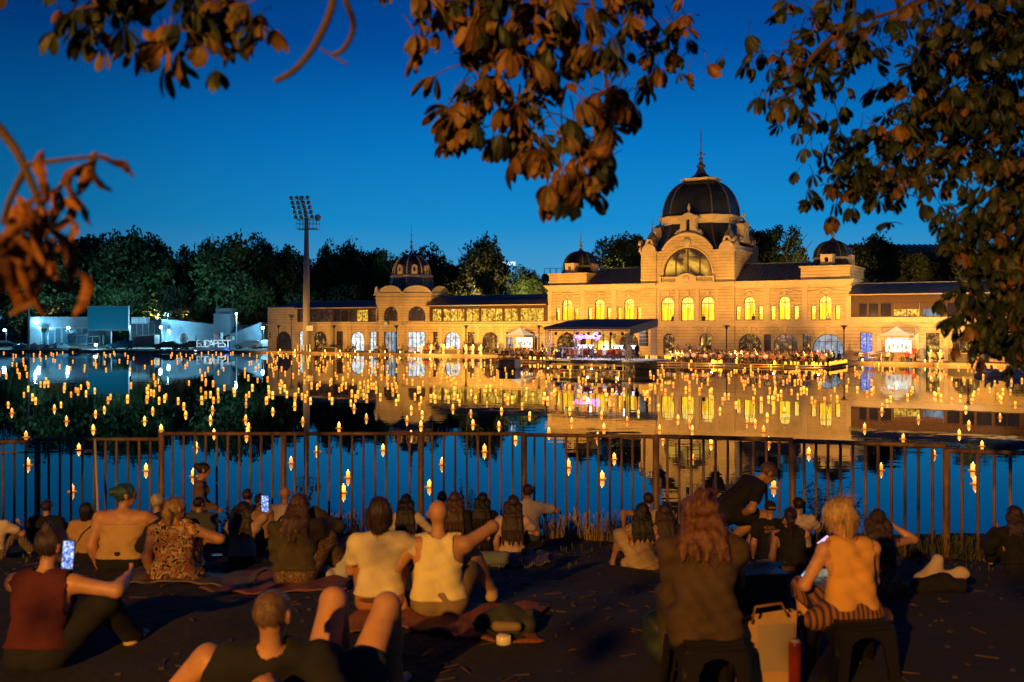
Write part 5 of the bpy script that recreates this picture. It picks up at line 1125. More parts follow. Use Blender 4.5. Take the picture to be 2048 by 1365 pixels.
# ================================================================ promenade life
PG = -TH+math.pi
def tent(px, n, w_, zt, lab, extra):
    q = W(SPX(px, n), n, .25); e = empty('white_tent', q, -TH, label=lab, cat='tent')
    b = MB(); z0 = zt-1.05; b.add([(-w_/2, -w_/2, z0), (w_/2, -w_/2, z0), (w_/2, w_/2, z0), (-w_/2, w_/2, z0), (0, 0, zt), (-w_*.22, -w_*.22, z0+.48), (w_*.22, -w_*.22, z0+.48), (w_*.22, w_*.22, z0+.48), (-w_*.22, w_*.22, z0+.48)],
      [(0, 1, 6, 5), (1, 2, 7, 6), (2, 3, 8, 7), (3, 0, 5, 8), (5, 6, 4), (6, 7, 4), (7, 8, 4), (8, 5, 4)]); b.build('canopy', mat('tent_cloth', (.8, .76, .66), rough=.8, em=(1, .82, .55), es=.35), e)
    b = MB(); b.bx(-w_/2, w_/2, -w_/2-.01, -w_/2+.01, z0-.25, z0); b.bx(-w_/2-.01, -w_/2+.01, -w_/2, w_/2, z0-.25, z0); b.bx(w_/2-.01, w_/2+.01, -w_/2, w_/2, z0-.25, z0); b.build('valance', mat('tent_valance', (.35, .27, .18)), e)
    for x in (-1, 1):
        for y in (-1, 1): b = MB(); b.tube([(x*(w_/2-.05), y*(w_/2-.05), 0), (x*(w_/2-.05), y*(w_/2-.05), z0)], .035, 6); b.build('leg', M_steel, e)
    k = empty('drinks_counter', W(SPX(px, n), n+.1, .25), -TH, label='lit drinks counter under the '+lab, cat='counter')
    b = MB(); b.bx(-w_/2+.25, w_/2-.25, -w_/2+.5, -w_/2+1.0, 0, 1.0); b.build('front', mat('counter_front', (.30, .22, .16)), k); b = MB(); b.bx(-w_/2+.2, w_/2-.2, w_/2-.4, w_/2-.3, .3, 2.35); b.build('back_wall', mat('kiosk_wall', (.75, .8, .8)), k)
    for i in range(5): b = MB(); b.bx(-w_/2+.5+i*.45, -w_/2+.75+i*.45, w_/2-.45, w_/2-.41, 1.3+.2*(i % 2), 1.75+.2*(i % 2)); b.build('menu_board', mat('menu', (.15, .2, .2)), k)
    lamp('kiosk_light', 'POINT', W(SPX(px, n), n-.2, 2.5), 170, (.85, .95, 1), .15)
    return e
tent(1040, -2.2, 3.0, 3.75, 'white pointed tent left of the stage', 0); tent(1793, -2.2, 3.2, 3.95, 'white pointed tent at the right end of the promenade', 0)
M_cloth = mat('white_cloth', (.72, .68, .66), rough=.9); M_wood = mat('wood_slat', (.22, .10, .045), rough=.6, var=.3, scale=6)
M_flame = mat('candle_glow', (1, .6, .2), em=(3.0, 1.7, .4), es=1.4, sample=False)
for i, (px, n) in enumerate([(844, -4.6), (863, -4.8), (888, -4.8), (905, -4.6), (932, -4.8), (946, -4.5), (962, -4.8), (1862, -4.2), (1881, -4.4), (1904, -4.2)]):
    q = W(SPX(px, n), n, .25); e = empty('bar_table', q, label=f'high round table under a white cloth with candle, {"right promenade" if px > 1800 else "before the lit gallery"}', cat='table', group='high tables with white cloths')
    b = MB(); b.lathe([(.24, 0), (.16, .5), (.33, 1.04), (.38, 1.06), (.38, 1.10), (0, 1.1)], 14); b.build('tablecloth', M_cloth, e)
    e2 = empty('table_candle', q+Vector((0, 0, 1.1)), label='candle glowing on a high white table', cat='candle', group='candles on the high tables'); b = MB(); b.lathe([(.07, 0), (.08, .2), (.05, .25), (0, .26)], 8); b.build('flame_glass', M_flame, e2)
def bench_mesh():
    b = MB()
    for i in range(3): b.bx(-.9, .9, -.2+i*.15, -.08+i*.15, .42, .46)
    for i in range(3): b.bx(-.9, .9, .26+.03*i, .29+.03*i, .52+.14*i, .63+.14*i)
    for x in (-.75, .75): b.bx(x-.04, x+.04, -.2, .25, 0, .42); b.bx(x-.03, x+.03, .24, .3, .4, .95)
    return b.mesh('park_bench', [M_wood])
BM = bench_mesh(); gp = 'benches along the promenade'
for px, n, lb in ((640, -4, 'between the mast and the left gallery door'), (700, -4, 'before the bright white arch'), (765, -4.4, 'before the left pavilion door'), (822, -4.4, 'below the pavilion windows'), (1732, -4, 'before the blue-lit door'), (1768, -4.4, 'left of the right-hand tent'), (1812, -4.6, 'right of the right-hand tent'), (1705, -4, 'by the end of the palace front')):
    link('park_bench', BM, None, W(SPX(px, n), n, .25), -TH, label='slatted brown bench '+lb, cat='bench', group=gp)
FP_ = [(633, 'bench', 'black'), (641, 'bench', 'grey'), (705, 'bench', 'black'), (753, 'bench', 'white'), (776, 'sit', 'white'), (798, 'bench', 'white'), (805, 'bench', 'grey'), (849, 'bench', 'red'), (857, 'bench', 'red'), (869, 'sit', 'grey'), (884, 'talk', 'white'), (900, 'bench', 'grey'), (912, 'sit', 'black'), (928, 'stand', 'grey'), (941, 'sit', 'tan'), (958, 'bench', 'white'), (972, 'sit', 'black'), (1020, 'stand', 'black'), (1032, 'stand', 'white'), (1041, 'talk', 'tan'), (1085, 'stand', 'black'),
       (1722, 'bench', 'white'), (1766, 'bench', 'grey'), (1776, 'bench', 'white'), (1805, 'bench', 'grey'), (1814, 'bench', 'red'), (1829, 'stand', 'red'), (1869, 'lean', 'tan'), (1885, 'lean', 'black'), (1398, 'stand', 'white'), (1356, 'stand', 'grey'), (1372, 'talk', 'white'), (1380, 'talk', 'blue')]
for i, (px, po, co) in enumerate(FP_):
    n = -4.2-.4*(i % 2) if po != 'stand' and po != 'talk' else -3.2
    what = {'bench': 'sitting back', 'sit': 'sitting upright', 'stand': 'standing', 'talk': 'standing and gesturing', 'lean': 'leaning forward on a seat'}[po]
    wh = 'before the left gallery' if px < 740 else 'before the small domed pavilion' if px < 840 else 'before the lit gallery' if px < 1000 else 'near the left white tent' if px < 1100 else 'by the central tower doors' if px < 1500 else 'left of the right-hand tent' if px < 1790 else 'right of the right-hand tent'
    far_person(po, co, W(SPX(px, n), n, .25), PG+random.uniform(-.5, .5), f'{what} {wh}', 'people along the promenade')
for px in (1655, 1344, 1392, 1406, 1505):     # guests seen in the tall windows
    far_person('stand' if px == 1655 else 'sit', 'white' if px in (1655, 1392) else 'black', W(SPX(px, .2), .60, 4.15 if px == 1655 else 4.55), PG, '', 'guests in the palace windows', .92, label='guest seen in a glowing window '+{1655: 'of the right end block', 1344: 'of the tower, leftmost', 1392: 'of the tower, middle', 1406: 'of the tower, rightmost', 1505: 'right of the tower'}[px])
# dark display boxes at the quay edge
for px, n, w_, lb in ((664, -5.4, 1.9, 'low dark stone planter on the left quay'), (905, -5.4, 2.2, 'low dark planter box with pale end before the lit gallery'), (1925, -5.2, 2.6, 'dark raised platform box on the right quay')):
    q = W(SPX(px, n), n, .25); e = empty('quay_box', q, -TH, label=lb, cat='planter'); h = .75 if px < 1900 else 1.1
    b = MB(); b.bx(-w_/2, w_/2, -.4, .4, 0, h-.08); b.build('side', M_dark, e); b = MB(); b.bx(-w_/2-.05, w_/2+.05, -.45, .45, h-.08, h); b.build('top', M_quay, e); b = MB(); b.bx(w_/2, w_/2+.35, -.42, .42, 0, h-.09); b.build('end', M_quay, e)
for i in range(14):       # tea lights on the quay edge
    px = 560+i*30 if i < 12 else (1725, 1850)[i-12]; q = W(SPX(px, -5.6), -5.6, .29); e = link('quay_candle', MB().lathe([(.08, 0), (.1, .2), (.05, .3), (0, .31)], 8).mesh('quay_candle', [M_flame]), None, q, label='small candle glowing on the quay edge', cat='candle', group='candles on the quay edge')
# white pedal boats moored at the right
for i, (px, d) in enumerate(((1985, 84), (2030, 83), (2065, 86))):
    p = AT(px, 745, d); e = empty('pedal_boat', (p.x, p.y, .0), .3-.2*i, label='white pedal boat moored at the right edge'+(', nearest the quay box' if i == 0 else ', second from the quay box' if i == 1 else ', farthest from the quay box'), cat='boat', group='white pedal boats moored at the right')
    b = MB(); 
    for sy in (-.55, .55): b.tube([(-1.4, sy, .12), (-1.1, sy, .08), (1.1, sy, .08), (1.5, sy, .2)], [.08, .2, .2, .07], 8)
    b.build('float', M_white, e); b = MB(); b.bx(-1.1, 1.1, -.7, .7, .28, .36); b.build('deck', M_white, e)
    for sy in (-.35, .35): link('seat', sdf_mesh('seat', [((-.2, sy, .5), (.2, sy, .5), .12, .12), ((-.35, sy, .5), (-.45, sy, .9), .12, .1)], .06, [M_white], k=.06), e)
# ================================================================ audience deck and floating stage
M_deck = mat('deck_board', (.13, .10, .08), rough=.7, var=.3, scale=2); M_pipe = mat('deck_pipe', (.62, .42, .2), rough=.4, spec=.6); M_stg = mat('stage_board', (.62, .58, .60), rough=.6, var=.1)
e = empty('audience_deck', (0, D0, 0), -TH, label='wide wooden deck over the water carrying the seated audience', cat='deck')
b = MB(); b.bx(8, 48.5, -20.2, -6.4, .22, .30); b.build('floor', M_deck, e)
for z in (.26, -.02+.08):
    b = MB(); b.tube([(8, -20.3, z), (48.6, -20.3, z)], .05, 6); b.tube([(48.6, -20.3, z), (48.6, -7, z)], .05, 6); b.build('edge_pipe', M_pipe, e)
for i in range(27): b = MB(); b.tube([(8+i*1.56, -20.3, -.3), (8+i*1.56, -20.3, .26)], .04, 6); b.build('support', M_pipe, e)
for z in (.75, 1.15, 1.35): b = MB(); b.tube([(48.3, -14, z), (51.3, -8.5, z+.1)], .03, 5); b.build('ramp_rail', M_steel, e)
for i in range(4): b = MB(); b.tube([(48.3+i, -14+i*1.83, .3), (48.3+i, -14+i*1.83, 1.4)], .03, 5); b.build('rail_post', M_steel, e)
def chair_mesh(mt, mt2):
    b = MB(); b.bx(-.21, .21, -.2, .2, .43, .46, 0)
    for x in (-.19, .19):
        b.tube([(x, .19, 0), (x, .19, .44)], .016, 5, 1); b.tube([(x, -.2, 0), (x, -.19, .45), (x, -.24, .88)], .016, 5, 1); b.tube([(x, -.2, .2), (x, .19, .2)], .012, 4, 1)
    b.bx(-.2, .2, -.25, -.22, .66, .88, 0); b.bx(-.2, .2, -.24, -.21, .54, .60, 0); return b.mesh('folding_chair', [mt, mt2])
CH = chair_mesh(mat('chair_wood', (.45, .24, .09), rough=.5), mat('chair_leg', (.5, .34, .16), rough=.4))
cols = list(TOPS); wt = [30, 30, 8, 14, 8, 20]; rs = random.Random(11)
rowsR = [-19.2, -17.7, -16.1, -14.3, -12.0, -9.2]
for ri, n in enumerate(rowsR):
    s = 30.3+.35*(ri % 2); k = 0
    while s < 47.6:
        if rs.random() < .93:
            co = rs.choices(cols, wt)[0]; po = rs.choice(['sit', 'sit', 'lean', 'bench']); c = s+rs.uniform(-.08, .08)
            wh = ['in the front row', 'in the second row', 'in the third row', 'in the fourth row', 'towards the back', 'in the last row'][ri]
            if k % 3 or ri > 0: far_person(po, co, W(c, n, .30), PG+rs.uniform(-.35, .35), f'{"leaning forward" if po == "lean" else "leaning back" if po == "bench" else "sitting upright"} {wh} right of the stage', 'audience seated on the deck', rs.uniform(.93, 1.05))
            if ri < 2: link('folding_chair', CH, None, W(c, n, .30), PG, label=f'folding chair {wh} right of the stage', cat='chair', group='folding chairs on the deck')
        s += .72; k += 1
for ri, n in enumerate([-19.2, -17.4, -15.2, -12.2]):
    s = 9.0+.3*(ri % 2)
    while s < 25:
        if rs.random() < .9:
            co = rs.choices(cols, wt)[0]; po = rs.choice(['sit', 'lean', 'bench'])
            wh = ['in the front row', 'in the second row', 'in the third row', 'in the last row'][ri]
            far_person(po, co, W(s, n, .30), PG+rs.uniform(-.4, .4), f'{"leaning forward" if po == "lean" else "leaning back" if po == "bench" else "sitting upright"} {wh} left of the stage', 'audience seated on the deck', rs.uniform(.93, 1.05))
            if ri == 0: link('folding_chair', CH, None, W(s, n, .30), PG, label=f'folding chair {wh} left of the stage', cat='chair', group='folding chairs on the deck')
        s += .80
# lanterns standing in pyramids along the deck edge
M_lampd = mat('deck_lantern_glow', (1, .6, .1), em=(2.4, .85, .06), es=1.0, sample=False)
LD = MB().lathe([(.10, 0), (.10, .24), (.07, .30), (0, .31)], 8).mesh('deck_lantern', [M_lampd])
spots = [(36.5+rs.gauss(0, .9), -20.0+rs.uniform(-.1, .5)) for _ in range(14)]+[(44+rs.uniform(-1.5, 4.4), -19.9+rs.uniform(-.1, .4)) for _ in range(16)]+[(48.3, -19+i*.8) for i in range(10)]+[(49+i*.35, -16+i*.9) for i in range(8)]+[(13+rs.uniform(-1, 12), -19.95) for _ in range(16)]+[(33.5+rs.uniform(0, 2.6), -31.5+rs.uniform(0, .5)) for _ in range(10)]
for s, n in spots:
    on = -20.3 < n < -6 and 8 < s < 48.5
    if on or n < -25: link('deck_lantern', LD, None, W(s, n, .30 if on else 1.07), 0, rs.uniform(.8, 1.3), label='glowing candle lantern standing '+('on the right edge of the stage' if not on else 'on the deck edge left of the stage' if s < 26 else 'on the deck edge right of the stage' if s < 40 else 'on the front deck edge near its right corner' if n < -19.3 else 'along the right side of the deck'), cat='lantern', group='candle lanterns along the deck and stage')
for s, n, pw in ((36.5, -20.9, 120), (43, -20.8, 110), (47.5, -20.8, 140), (17, -20.8, 140), (22.5, -20.8, 120)): lamp('lantern_fill_light', 'POINT', W(s, n, .62), pw, (1, .55, .12), .05)  # added point lights for the deck glow, sized like one more lantern
for s in (12, 20, 31.5, 38, 44): lamp('audience_fill_light', 'SPOT', W(s, -26.5, 4.2), 2800, (1, .42, .12), .15, aim=W(s+.8, -12, .6), spot=75)  # added spots in mid-air, no fixture; they brighten the audience

s0, s1, n0, n1, ZS = 26.2, 34.5, -38.0, -32.0, 1.05
STG = empty('floating_stage', (0, D0, 0), -TH, label='floating concert stage under a dark pitched canopy on truss legs', cat='stage')
b = MB(); b.bx(s0+.1, s1+1.6, n0-.15, n1+.8, ZS-.14, ZS); b.build('floor', M_stg, STG)
b = MB(); b.bx(s0-.1, s1+1.7, n0-.25, n0-.16, ZS-.34, ZS-.15); b.build('front_beam', M_dark, STG)
for i in range(9): b = MB(); x = s0+.2+i*1.1; b.tube([(x, n0-.2, -.4), (x, n0-.2, ZS-.15)], .06, 6); b.build('support', M_pipe, STG)
for z in (.15, .6): b = MB(); b.tube([(s0, n0-.28, z), (s1+1.3, n0-.28, z)], .035, 5); b.build('cross_tube', M_pipe, STG)
for i in range(4): b = MB(); b.bx(s0+2.6+i*1.35, s0+3.7+i*1.35, n0-.35, n0-.26, ZS-.3, ZS+.02); b.build('stage_riser', M_dark, STG)
def truss(p, h, name='truss_leg'):
    b = MB(); a = .16
    for x in (-a, a):
        for y in (-a, a): b.tube([(p[0]+x, p[1]+y, -.3), (p[0]+x, p[1]+y, h)], .032, 5)
    z = 0
    while z < h-.3:
        b.tube([(p[0]-a, p[1]-a, z), (p[0]+a, p[1]-a, z+.32)], .014, 4); b.tube([(p[0]-a, p[1]+a, z+.32), (p[0]+a, p[1]+a, z)], .014, 4); b.tube([(p[0]-a, p[1]-a, z), (p[0]-a, p[1]+a, z+.32)], .014, 4); b.tube([(p[0]+a, p[1]+a, z), (p[0]+a, p[1]-a, z+.32)], .014, 4); z += .32
    b.build(name, mat('truss_alu', (.72, .62, .52), rough=.35, metal=.3), STG)
for p, h in (((s0, n0), 4.0), ((s1, n0), 4.0), ((s0, n1), 4.7), ((s1, n1), 4.8)): truss(p, h)
zf, zb = 4.14, 4.92
b = MB(); b.add([(s0-.3, n0-.3, zf), (s1+.3, n0-.3, zf), (s1+.3, n1+.3, zb), (s0-.3, n1+.3, zb)], [(0, 1, 2, 3)]); b.add([(s0-.3, n0-.3, zf-.05), (s1+.3, n0-.3, zf-.05), (s1+.3, n1+.3, zb-.05), (s0-.3, n1+.3, zb-.05)], [(3, 2, 1, 0)]); b.build('canopy', mat('canopy_cloth', (.10, .125, .18), rough=.6), STG)
b = MB(); b.bx(s0-.3, s1+.3, n0-.33, n0-.3, zf-.24, zf); b.build('front_valance', mat('valance_cloth', (.46, .34, .22), rough=.8), STG)
b = MB(); b.add([(s1+.31, n0-.3, zf), (s1+.31, n1+.3, zb), (s1+.31, n1+.3, zb-.75), (s1+.31, n0-.3, zf-.75), (s1+.34, n0-.3, zf), (s1+.34, n1+.3, zb), (s1+.34, n1+.3, zb-.75), (s1+.34, n0-.3, zf-.75)], [(0, 1, 2, 3), (7, 6, 5, 4), (0, 4, 5, 1), (2, 6, 7, 3)]); b.build('side_cloth', mat('side_cloth', (.66, .60, .52), rough=.8), STG)
b = MB(); b.tube([(s0, n0+.3, zf-.35), (s1, n0+.3, zf-.35)], .04, 5); b.tube([(s0, n1, zb-.5), (s1, n1, zb-.5)], .04, 5); b.build('roof_tube', M_steel, STG)
for i in range(7): b = MB(); x = s0+.7+i*1.15; b.lathe([(0, .18), (.13, .15), (.14, -.1), (0, -.1)], 10, (x, n0+.3, zf-.65)); b.build('spotlight', M_dark, STG)
for i in range(5): b = MB(); b.bx(s1-1.1, s1-.4, n1-.9, n1-.3, 2.3+i*.36, 2.62+i*.36); b.build('line_array_speaker', M_dark, STG)
for a_, c_ in (((s0, n0), (s0-4.5, n0+1)), ((s1, n1), (s1+6, n1-1))): b = MB(); b.tube([(a_[0], a_[1], 4.2), (c_[0], c_[1], 0)], .015, 4); b.build('guy_wire', M_steel, STG)
ne = empty('neon_sign', W(SPX(1174, -33.5), -33.5, 0), -TH, label='purple neon script seen from behind, hanging over the musicians', cat='sign')
link('neon_tube', text_mesh('neon_tube', 'Candlelight', .62, mat('neon_purple', (.5, .2, .8), em=(1.5, .55, 2.6), es=1.4, sample=False), .03, shear=.35, mirror=True, spacing=.95), ne, (0, 0, 3.02)); b = MB()
b.tube([Vector((1.02+.36*math.cos(t_*.45), 0, 3.22+.36*math.sin(t_*.45))) for t_ in range(-4, 10)], .03, 6); b.build('neon_swirl', MATS['neon_purple'], ne)
b = MB(); b.tube([(-.7, .05, 3.6), (-.7, .05, 4.5)], .012, 4); b.tube([(.7, .05, 3.6), (.7, .05, 4.5)], .012, 4); b.tube([(-1.1, .05, 3.62), (1.3, .05, 3.62)], .02, 4); b.build('hanging_bar', M_dark, ne)
CO = chair_mesh(mat('chair_orange', (.80, .22, .07), rough=.6), mat('chair_leg2', (.6, .4, .2))); CR = chair_mesh(mat('chair_red', (.55, .04, .03), rough=.6), MATS['chair_leg2'])
for m_ in (CO, CR):
    bm = bmesh.new(); bm.from_mesh(m_); vs = [bm.verts.new(v) for v in [(-.23, -.27, .45), (.23, -.27, .45), (.23, -.30, .92), (.12, -.305, 1.0), (-.12, -.305, 1.0), (-.23, -.30, .92), (-.23, -.23, .45), (.23, -.23, .45), (.23, -.25, .92), (.12, -.255, 1.0), (-.12, -.255, 1.0), (-.23, -.25, .92)]]
    bm.faces.new(vs[0:6]); bm.faces.new(vs[6:12][::-1])
    for i in range(6): bm.faces.new([vs[i], vs[(i+1) % 6], vs[6+(i+1) % 6], vs[6+i]])
    bm.to_mesh(m_); bm.free()
for i, (px, n, k) in enumerate([(1140, -35.6, CO), (1150, -35.2, CO), (1173, -36.9, CR), (1203, -37.2, CO), (1220, -37.0, CO), (1229, -36.2, CR), (1242, -37.0, CO), (1261, -36.6, CO)]):
    link('stage_chair', k, None, W(SPX(px, n), n, ZS), -TH+(.5 if i < 2 else 0)*(-1), label=('red' if k is CR else 'orange')+' padded chair on the stage, '+['leftmost, turned aside', 'second from the left, turned aside', 'under the neon sign', 'alone near the front edge', 'behind a white-shirted player', 'smaller, between two orange ones', 'left of the front truss leg', 'right of the front truss leg'][i], cat='chair', group='chairs on the stage')
MUS = [(1156, -34.4, 'play', 'white'), (1165, -35.3, 'play', 'white'), (1177, -36.3, 'play', 'grey'), (1184, -34.6, 'play', 'blue'), (1208, -34.0, 'sit', 'white'), (1219, -36.2, 'play', 'white'), (1227, -34.3, 'play', 'red'), (1239, -36.2, 'play', 'grey'), (1246, -34.8, 'sit', 'white'), (1263, -34.3, 'play', 'blue'), (1122, -35.0, 'sit', 'white'), (1274, -35.8, 'stand', 'black')]
for i, (px, n, po, co) in enumerate(MUS): far_person(po, co, W(SPX(px, n), n, ZS), -TH+random.uniform(-.5, .5), '', 'musicians on the stage', 1.0 if po != 'stand' else .92, label=f'musician in {co} playing on the stage, '+['left of the neon sign', 'below the start of the neon sign', 'in the red chair under the neon sign', 'just right of the neon sign', 'behind the lone orange chair', 'in the middle of the stage', 'behind the small red chair', 'left of the front truss leg', 'at the back near the front truss leg', 'right of the front truss leg', 'by the keyboard at the far left', 'standing dark at the right end'][i])
def stand_mesh():
    b = MB(); b.tube([(0, 0, 0), (0, 0, 1.0)], .015, 5)
    for a in (0, 2.1, 4.2): b.tube([(0, 0, .25), (.28*math.cos(a), .28*math.sin(a), .02)], .012, 4)
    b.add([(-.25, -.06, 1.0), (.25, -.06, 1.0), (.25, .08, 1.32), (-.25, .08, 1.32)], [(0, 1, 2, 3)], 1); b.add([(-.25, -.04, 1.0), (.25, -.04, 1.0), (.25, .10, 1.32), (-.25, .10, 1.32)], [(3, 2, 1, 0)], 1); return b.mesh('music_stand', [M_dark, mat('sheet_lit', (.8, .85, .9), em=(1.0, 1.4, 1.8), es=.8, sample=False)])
SM = stand_mesh()
for i, px in enumerate((1159, 1168, 1182, 1212, 1230, 1241, 1266)): link('music_stand', SM, None, W(SPX(px, -33.6), -33.6, ZS), -TH, label='lit music stand on the stage, '+['left of the neon sign', 'under the left of the neon sign', 'under the right of the neon sign', 'mid stage behind the orange chair', 'mid stage behind the small red chair', 'left of the front truss leg', 'right of the front truss leg'][i], cat='music stand', group='music stands on the stage')
e = empty('keyboard', W(SPX(1122, -34.2), -34.2, ZS), -TH, label='long white keyboard and rack at the left of the stage', cat='keyboard'); b = MB(); b.bx(-1.3, 1.3, -.2, .2, .95, 1.05); b.build('keys', M_white, e); b = MB(); b.tube([(-1.1, 0, 0), (-.9, 0, .95)], .03, 5); b.tube([(1.1, 0, 0), (.9, 0, .95)], .03, 5); b.build('stand', M_steel, e); b = MB(); b.bx(-.4, .3, -.5, -.1, 0, .7); b.build('rack', M_steel, e)
lamp('stage_light', 'POINT', W(29, -34.5, 3.9), 420, (.85, .82, 1), .05); lamp('stage_light', 'POINT', W(32.5, -34.5, 3.9), 420, (1, .88, .9), .05); lamp('neon_light', 'POINT', W(SPX(1174, -33.9), -33.9, 3.0), 70, (.6, .25, 1), .2)
for s_ in (28, 31, 34): lamp('lantern_fill_light', 'POINT', W(s_, -39.2, .5), 55, (1, .6, .15), .04)  # added lights low over the water that brighten the stage supports
lamp('stage_light', 'SPOT', W(36, -28, 7.5), 900, (.6, .72, 1), .2, aim=W(27, -1, 2.2), spot=25)
for px, y, lb in ((1020, 738, 'left'), (1293, 746, 'right')):      # service rafts
    p = AT(px, y, 98); e = empty('service_raft', (p.x, p.y, 0), -TH, label=f'boxy grey covered raft beside the {lb} of the stage', cat='raft'); b = MB(); b.bx(-.9, .9, -.6, .6, .12, .95); b.build('cover', mat('raft_cover', (.28, .22, .17), var=.2), e); b = MB(); b.bx(-1.1, 1.1, -.8, .8, -.1, .12); b.build('float', M_deck, e)
# ================================================================ candle lanterns floating on the lake
raw = []
for x, y in [(48,438),(70,484),(208,415),(318,462),(357,437),(390,532),(545,582),(558,492),(611,467),(647,390),(846,532),(894,475),(931,413),(942,587),(972,388),(900,370),(868,333),(1076,446),(1087,497),(1232,377),(1278,404),(1244,468),(1232,528),(1440,437),(1436,526),(1453,573),(1458,376),(1561,411),(1597,478),(1725,446),(1772,536),(1732,383),(1817,415),(1928,387),(1983,573),(140,378),(165,343),(416,377),(443,350),(474,333),(1366,352),(1176,348),(1747,353),(1798,370),(1985,348),(1855,333),(1573,342)]: raw.append((x/2.926, 660+y/2.926))
for x, y in [(24,460),(96,518),(334,530),(270,423),(359,470),(407,445),(422,495),(415,563),(416,407),(283,395),(32,398),(5,427),(602,462),(641,425),(801,433),(887,473),(707,489),(720,553),(872,563),(1007,445),(1051,503),(1131,411),(1070,387),(1164,605),(1297,543),(1286,475),(1308,437),(1473,498),(1486,580),(1622,533),(1688,491),(1811,583),(1920,523),(1988,547),(2002,588),(1544,448),(1806,452),(1755,413),(1369,410)]: raw.append((700+x/2.926, 660+y/2.926))
for x, y in [(269,475),(475,547),(524,597),(547,512),(101,493),(1115,577),(1340,637),(1431,523),(1670,613),(1725,558),(1909,512),(1217,478),(1219,445),(1247,427),(1268,403),(1709,467),(1741,415),(1997,437),(1563,396),(1757,373),(1969,362),(1848,350),(320,388),(362,438),(465,410),(826,428),(919,393),(940,348),(645,480),(629,393)]: raw.append((1348+x/2.926, 660+y/2.926))
raw += [(292,941),(158,899),(56,930),(144,983),(392,895),(582,926),(635,903),(696,955),(687,985),(766,900),(858,974),(884,929),(969,903),(1137,934),(1205,958),(1229,918),(1384,918),(1422,888),(1546,944),(1547,975),(1617,908),(1762,940),(1868,910),(1945,941),(1950,968),(1964,892),(1326,880),(1031,880),(387,952),(495,864),(822,872),(1537,886),(1195,877),(323,860),(187,860),(1494,845),(493,873),(52,874),(1098,866),(428,868)]
near = [q for q in raw]
rl = random.Random(21); far = []
while len(far) < 620:
    y = 703.5+100*rl.random()**2.3; x = rl.uniform(-20, 2068)
    w_ = .42 if x < 530 else 1.0 if x < 1650 else .62
    if rl.random() > w_: continue
    d = EYE*FP/(y-HZ); X = (x-CX)*d/FP
    s = X*CT+(d-D0)*(-ST); n = X*ST+(d-D0)*CT
    if n > -6.8 or (7.5 < s < 49.2 and n > -20.8) or (25.6 < s < 36.5 and -38.6 < n < -31): continue
    if s < -44 and d > 156: continue
    if any(abs(x-a)*1.4 < 5 and abs(y-b_) < 2.5 for a, b_ in far): continue
    far.append((x, y))
def glow_lantern(name, c0_, c1_, es, smp):
    m = mat(name, (1, .7, .3), em=c0_, es=es, sample=smp); t, b = nodes_of(m)
    tc = t.nodes.new('ShaderNodeTexCoord'); sp = t.nodes.new('ShaderNodeSeparateXYZ'); t.links.new(tc.outputs['Object'], sp.inputs[0]); r = t.nodes.new('ShaderNodeValToRGB'); mr = t.nodes.new('ShaderNodeMapRange')
    t.links.new(sp.outputs['Z'], mr.inputs[0]); mr.inputs[1].default_value = .03; mr.inputs[2].default_value = .22; t.links.new(mr.outputs[0], r.inputs[0]); r.color_ramp.elements[0].color = (*c0_, 1); r.color_ramp.elements[1].color = (*c1_, 1); t.links.new(r.outputs[0], b.inputs['Emission Color']); oi = t.nodes.new('ShaderNodeObjectInfo'); ma = t.nodes.new('ShaderNodeMath'); ma.operation = 'MULTIPLY_ADD'; ma.inputs[1].default_value = es*.9; ma.inputs[2].default_value = es*.5; t.links.new(oi.outputs['Random'], ma.inputs[0]); t.links.new(ma.outputs[0], b.inputs['Emission Strength']); return m
M_ln = glow_lantern('lantern_glow_near', (.9, .20, .008), (1.0, .42, .07), 3.2, False); M_lf = glow_lantern('lantern_glow', (1.0, .30, .02), (1.0, .42, .05), 2.6, False)
M_raft = mat('lantern_raft', (.55, .36, .16), rough=.8, em=(1, .30, .02), es=.45, sample=False)  # candle light falling on the raft is put in as emission
shade = MB().lathe([(.062, .03), (.064, .18), (.058, .205), (0, .21)], 10).mesh('lantern_shade', [M_ln])
fl = MB(); fl.bx(-.011, .011, -.011, .011, .21, .235); fl.ball((0, 0, .25), (.016, .016, .026), 6, 4); flame = fl.mesh('flame', [mat('flame', (1, .9, .5), em=(5, 3.4, 1.0), es=1, sample=False)])
raft = MB().bx(-.105, .105, -.105, .105, -.012, .03).mesh('raft', [M_raft])
whole = MB(); whole.lathe([(.066, .03), (.07, .20), (.055, .235), (0, .24)], 8, mi=0); whole.bx(-.095, .095, -.095, .095, -.012, .03, 1); wm = whole.mesh('floating_lantern', [M_lf, M_raft])
def on_water(x, y): d = EYE*FP/(y-HZ); return Vector(((x-CX)*d/FP, d, 0))
def wherel(x, y):
    side = 'left' if x < 520 else 'before the palace left wing' if x < 1100 else 'before the palace centre' if x < 1500 else 'right'
    return side
ZL = [(90, 'at the left edge'), (190, 'left of the video screen'), (300, 'below the video screen'), (420, 'below the sloping hall'), (535, 'below the city letters'), (660, 'around the floodlight mast reflection'), (760, 'left of the small pavilion'), (880, 'below the small domed pavilion'), (990, 'below the lit gallery'), (1095, 'left of the stage'), (1200, 'below the neon sign'), (1310, 'below the right half of the stage'), (1420, 'below the central tower'), (1540, 'right of the central tower'), (1640, 'below the deck corner'), (1740, 'below the right end of the palace'), (1850, 'below the right white tent'), (9999, 'at the right edge')]
def zl(x): return next(s for a, s in ZL if x < a)
cnt = 0
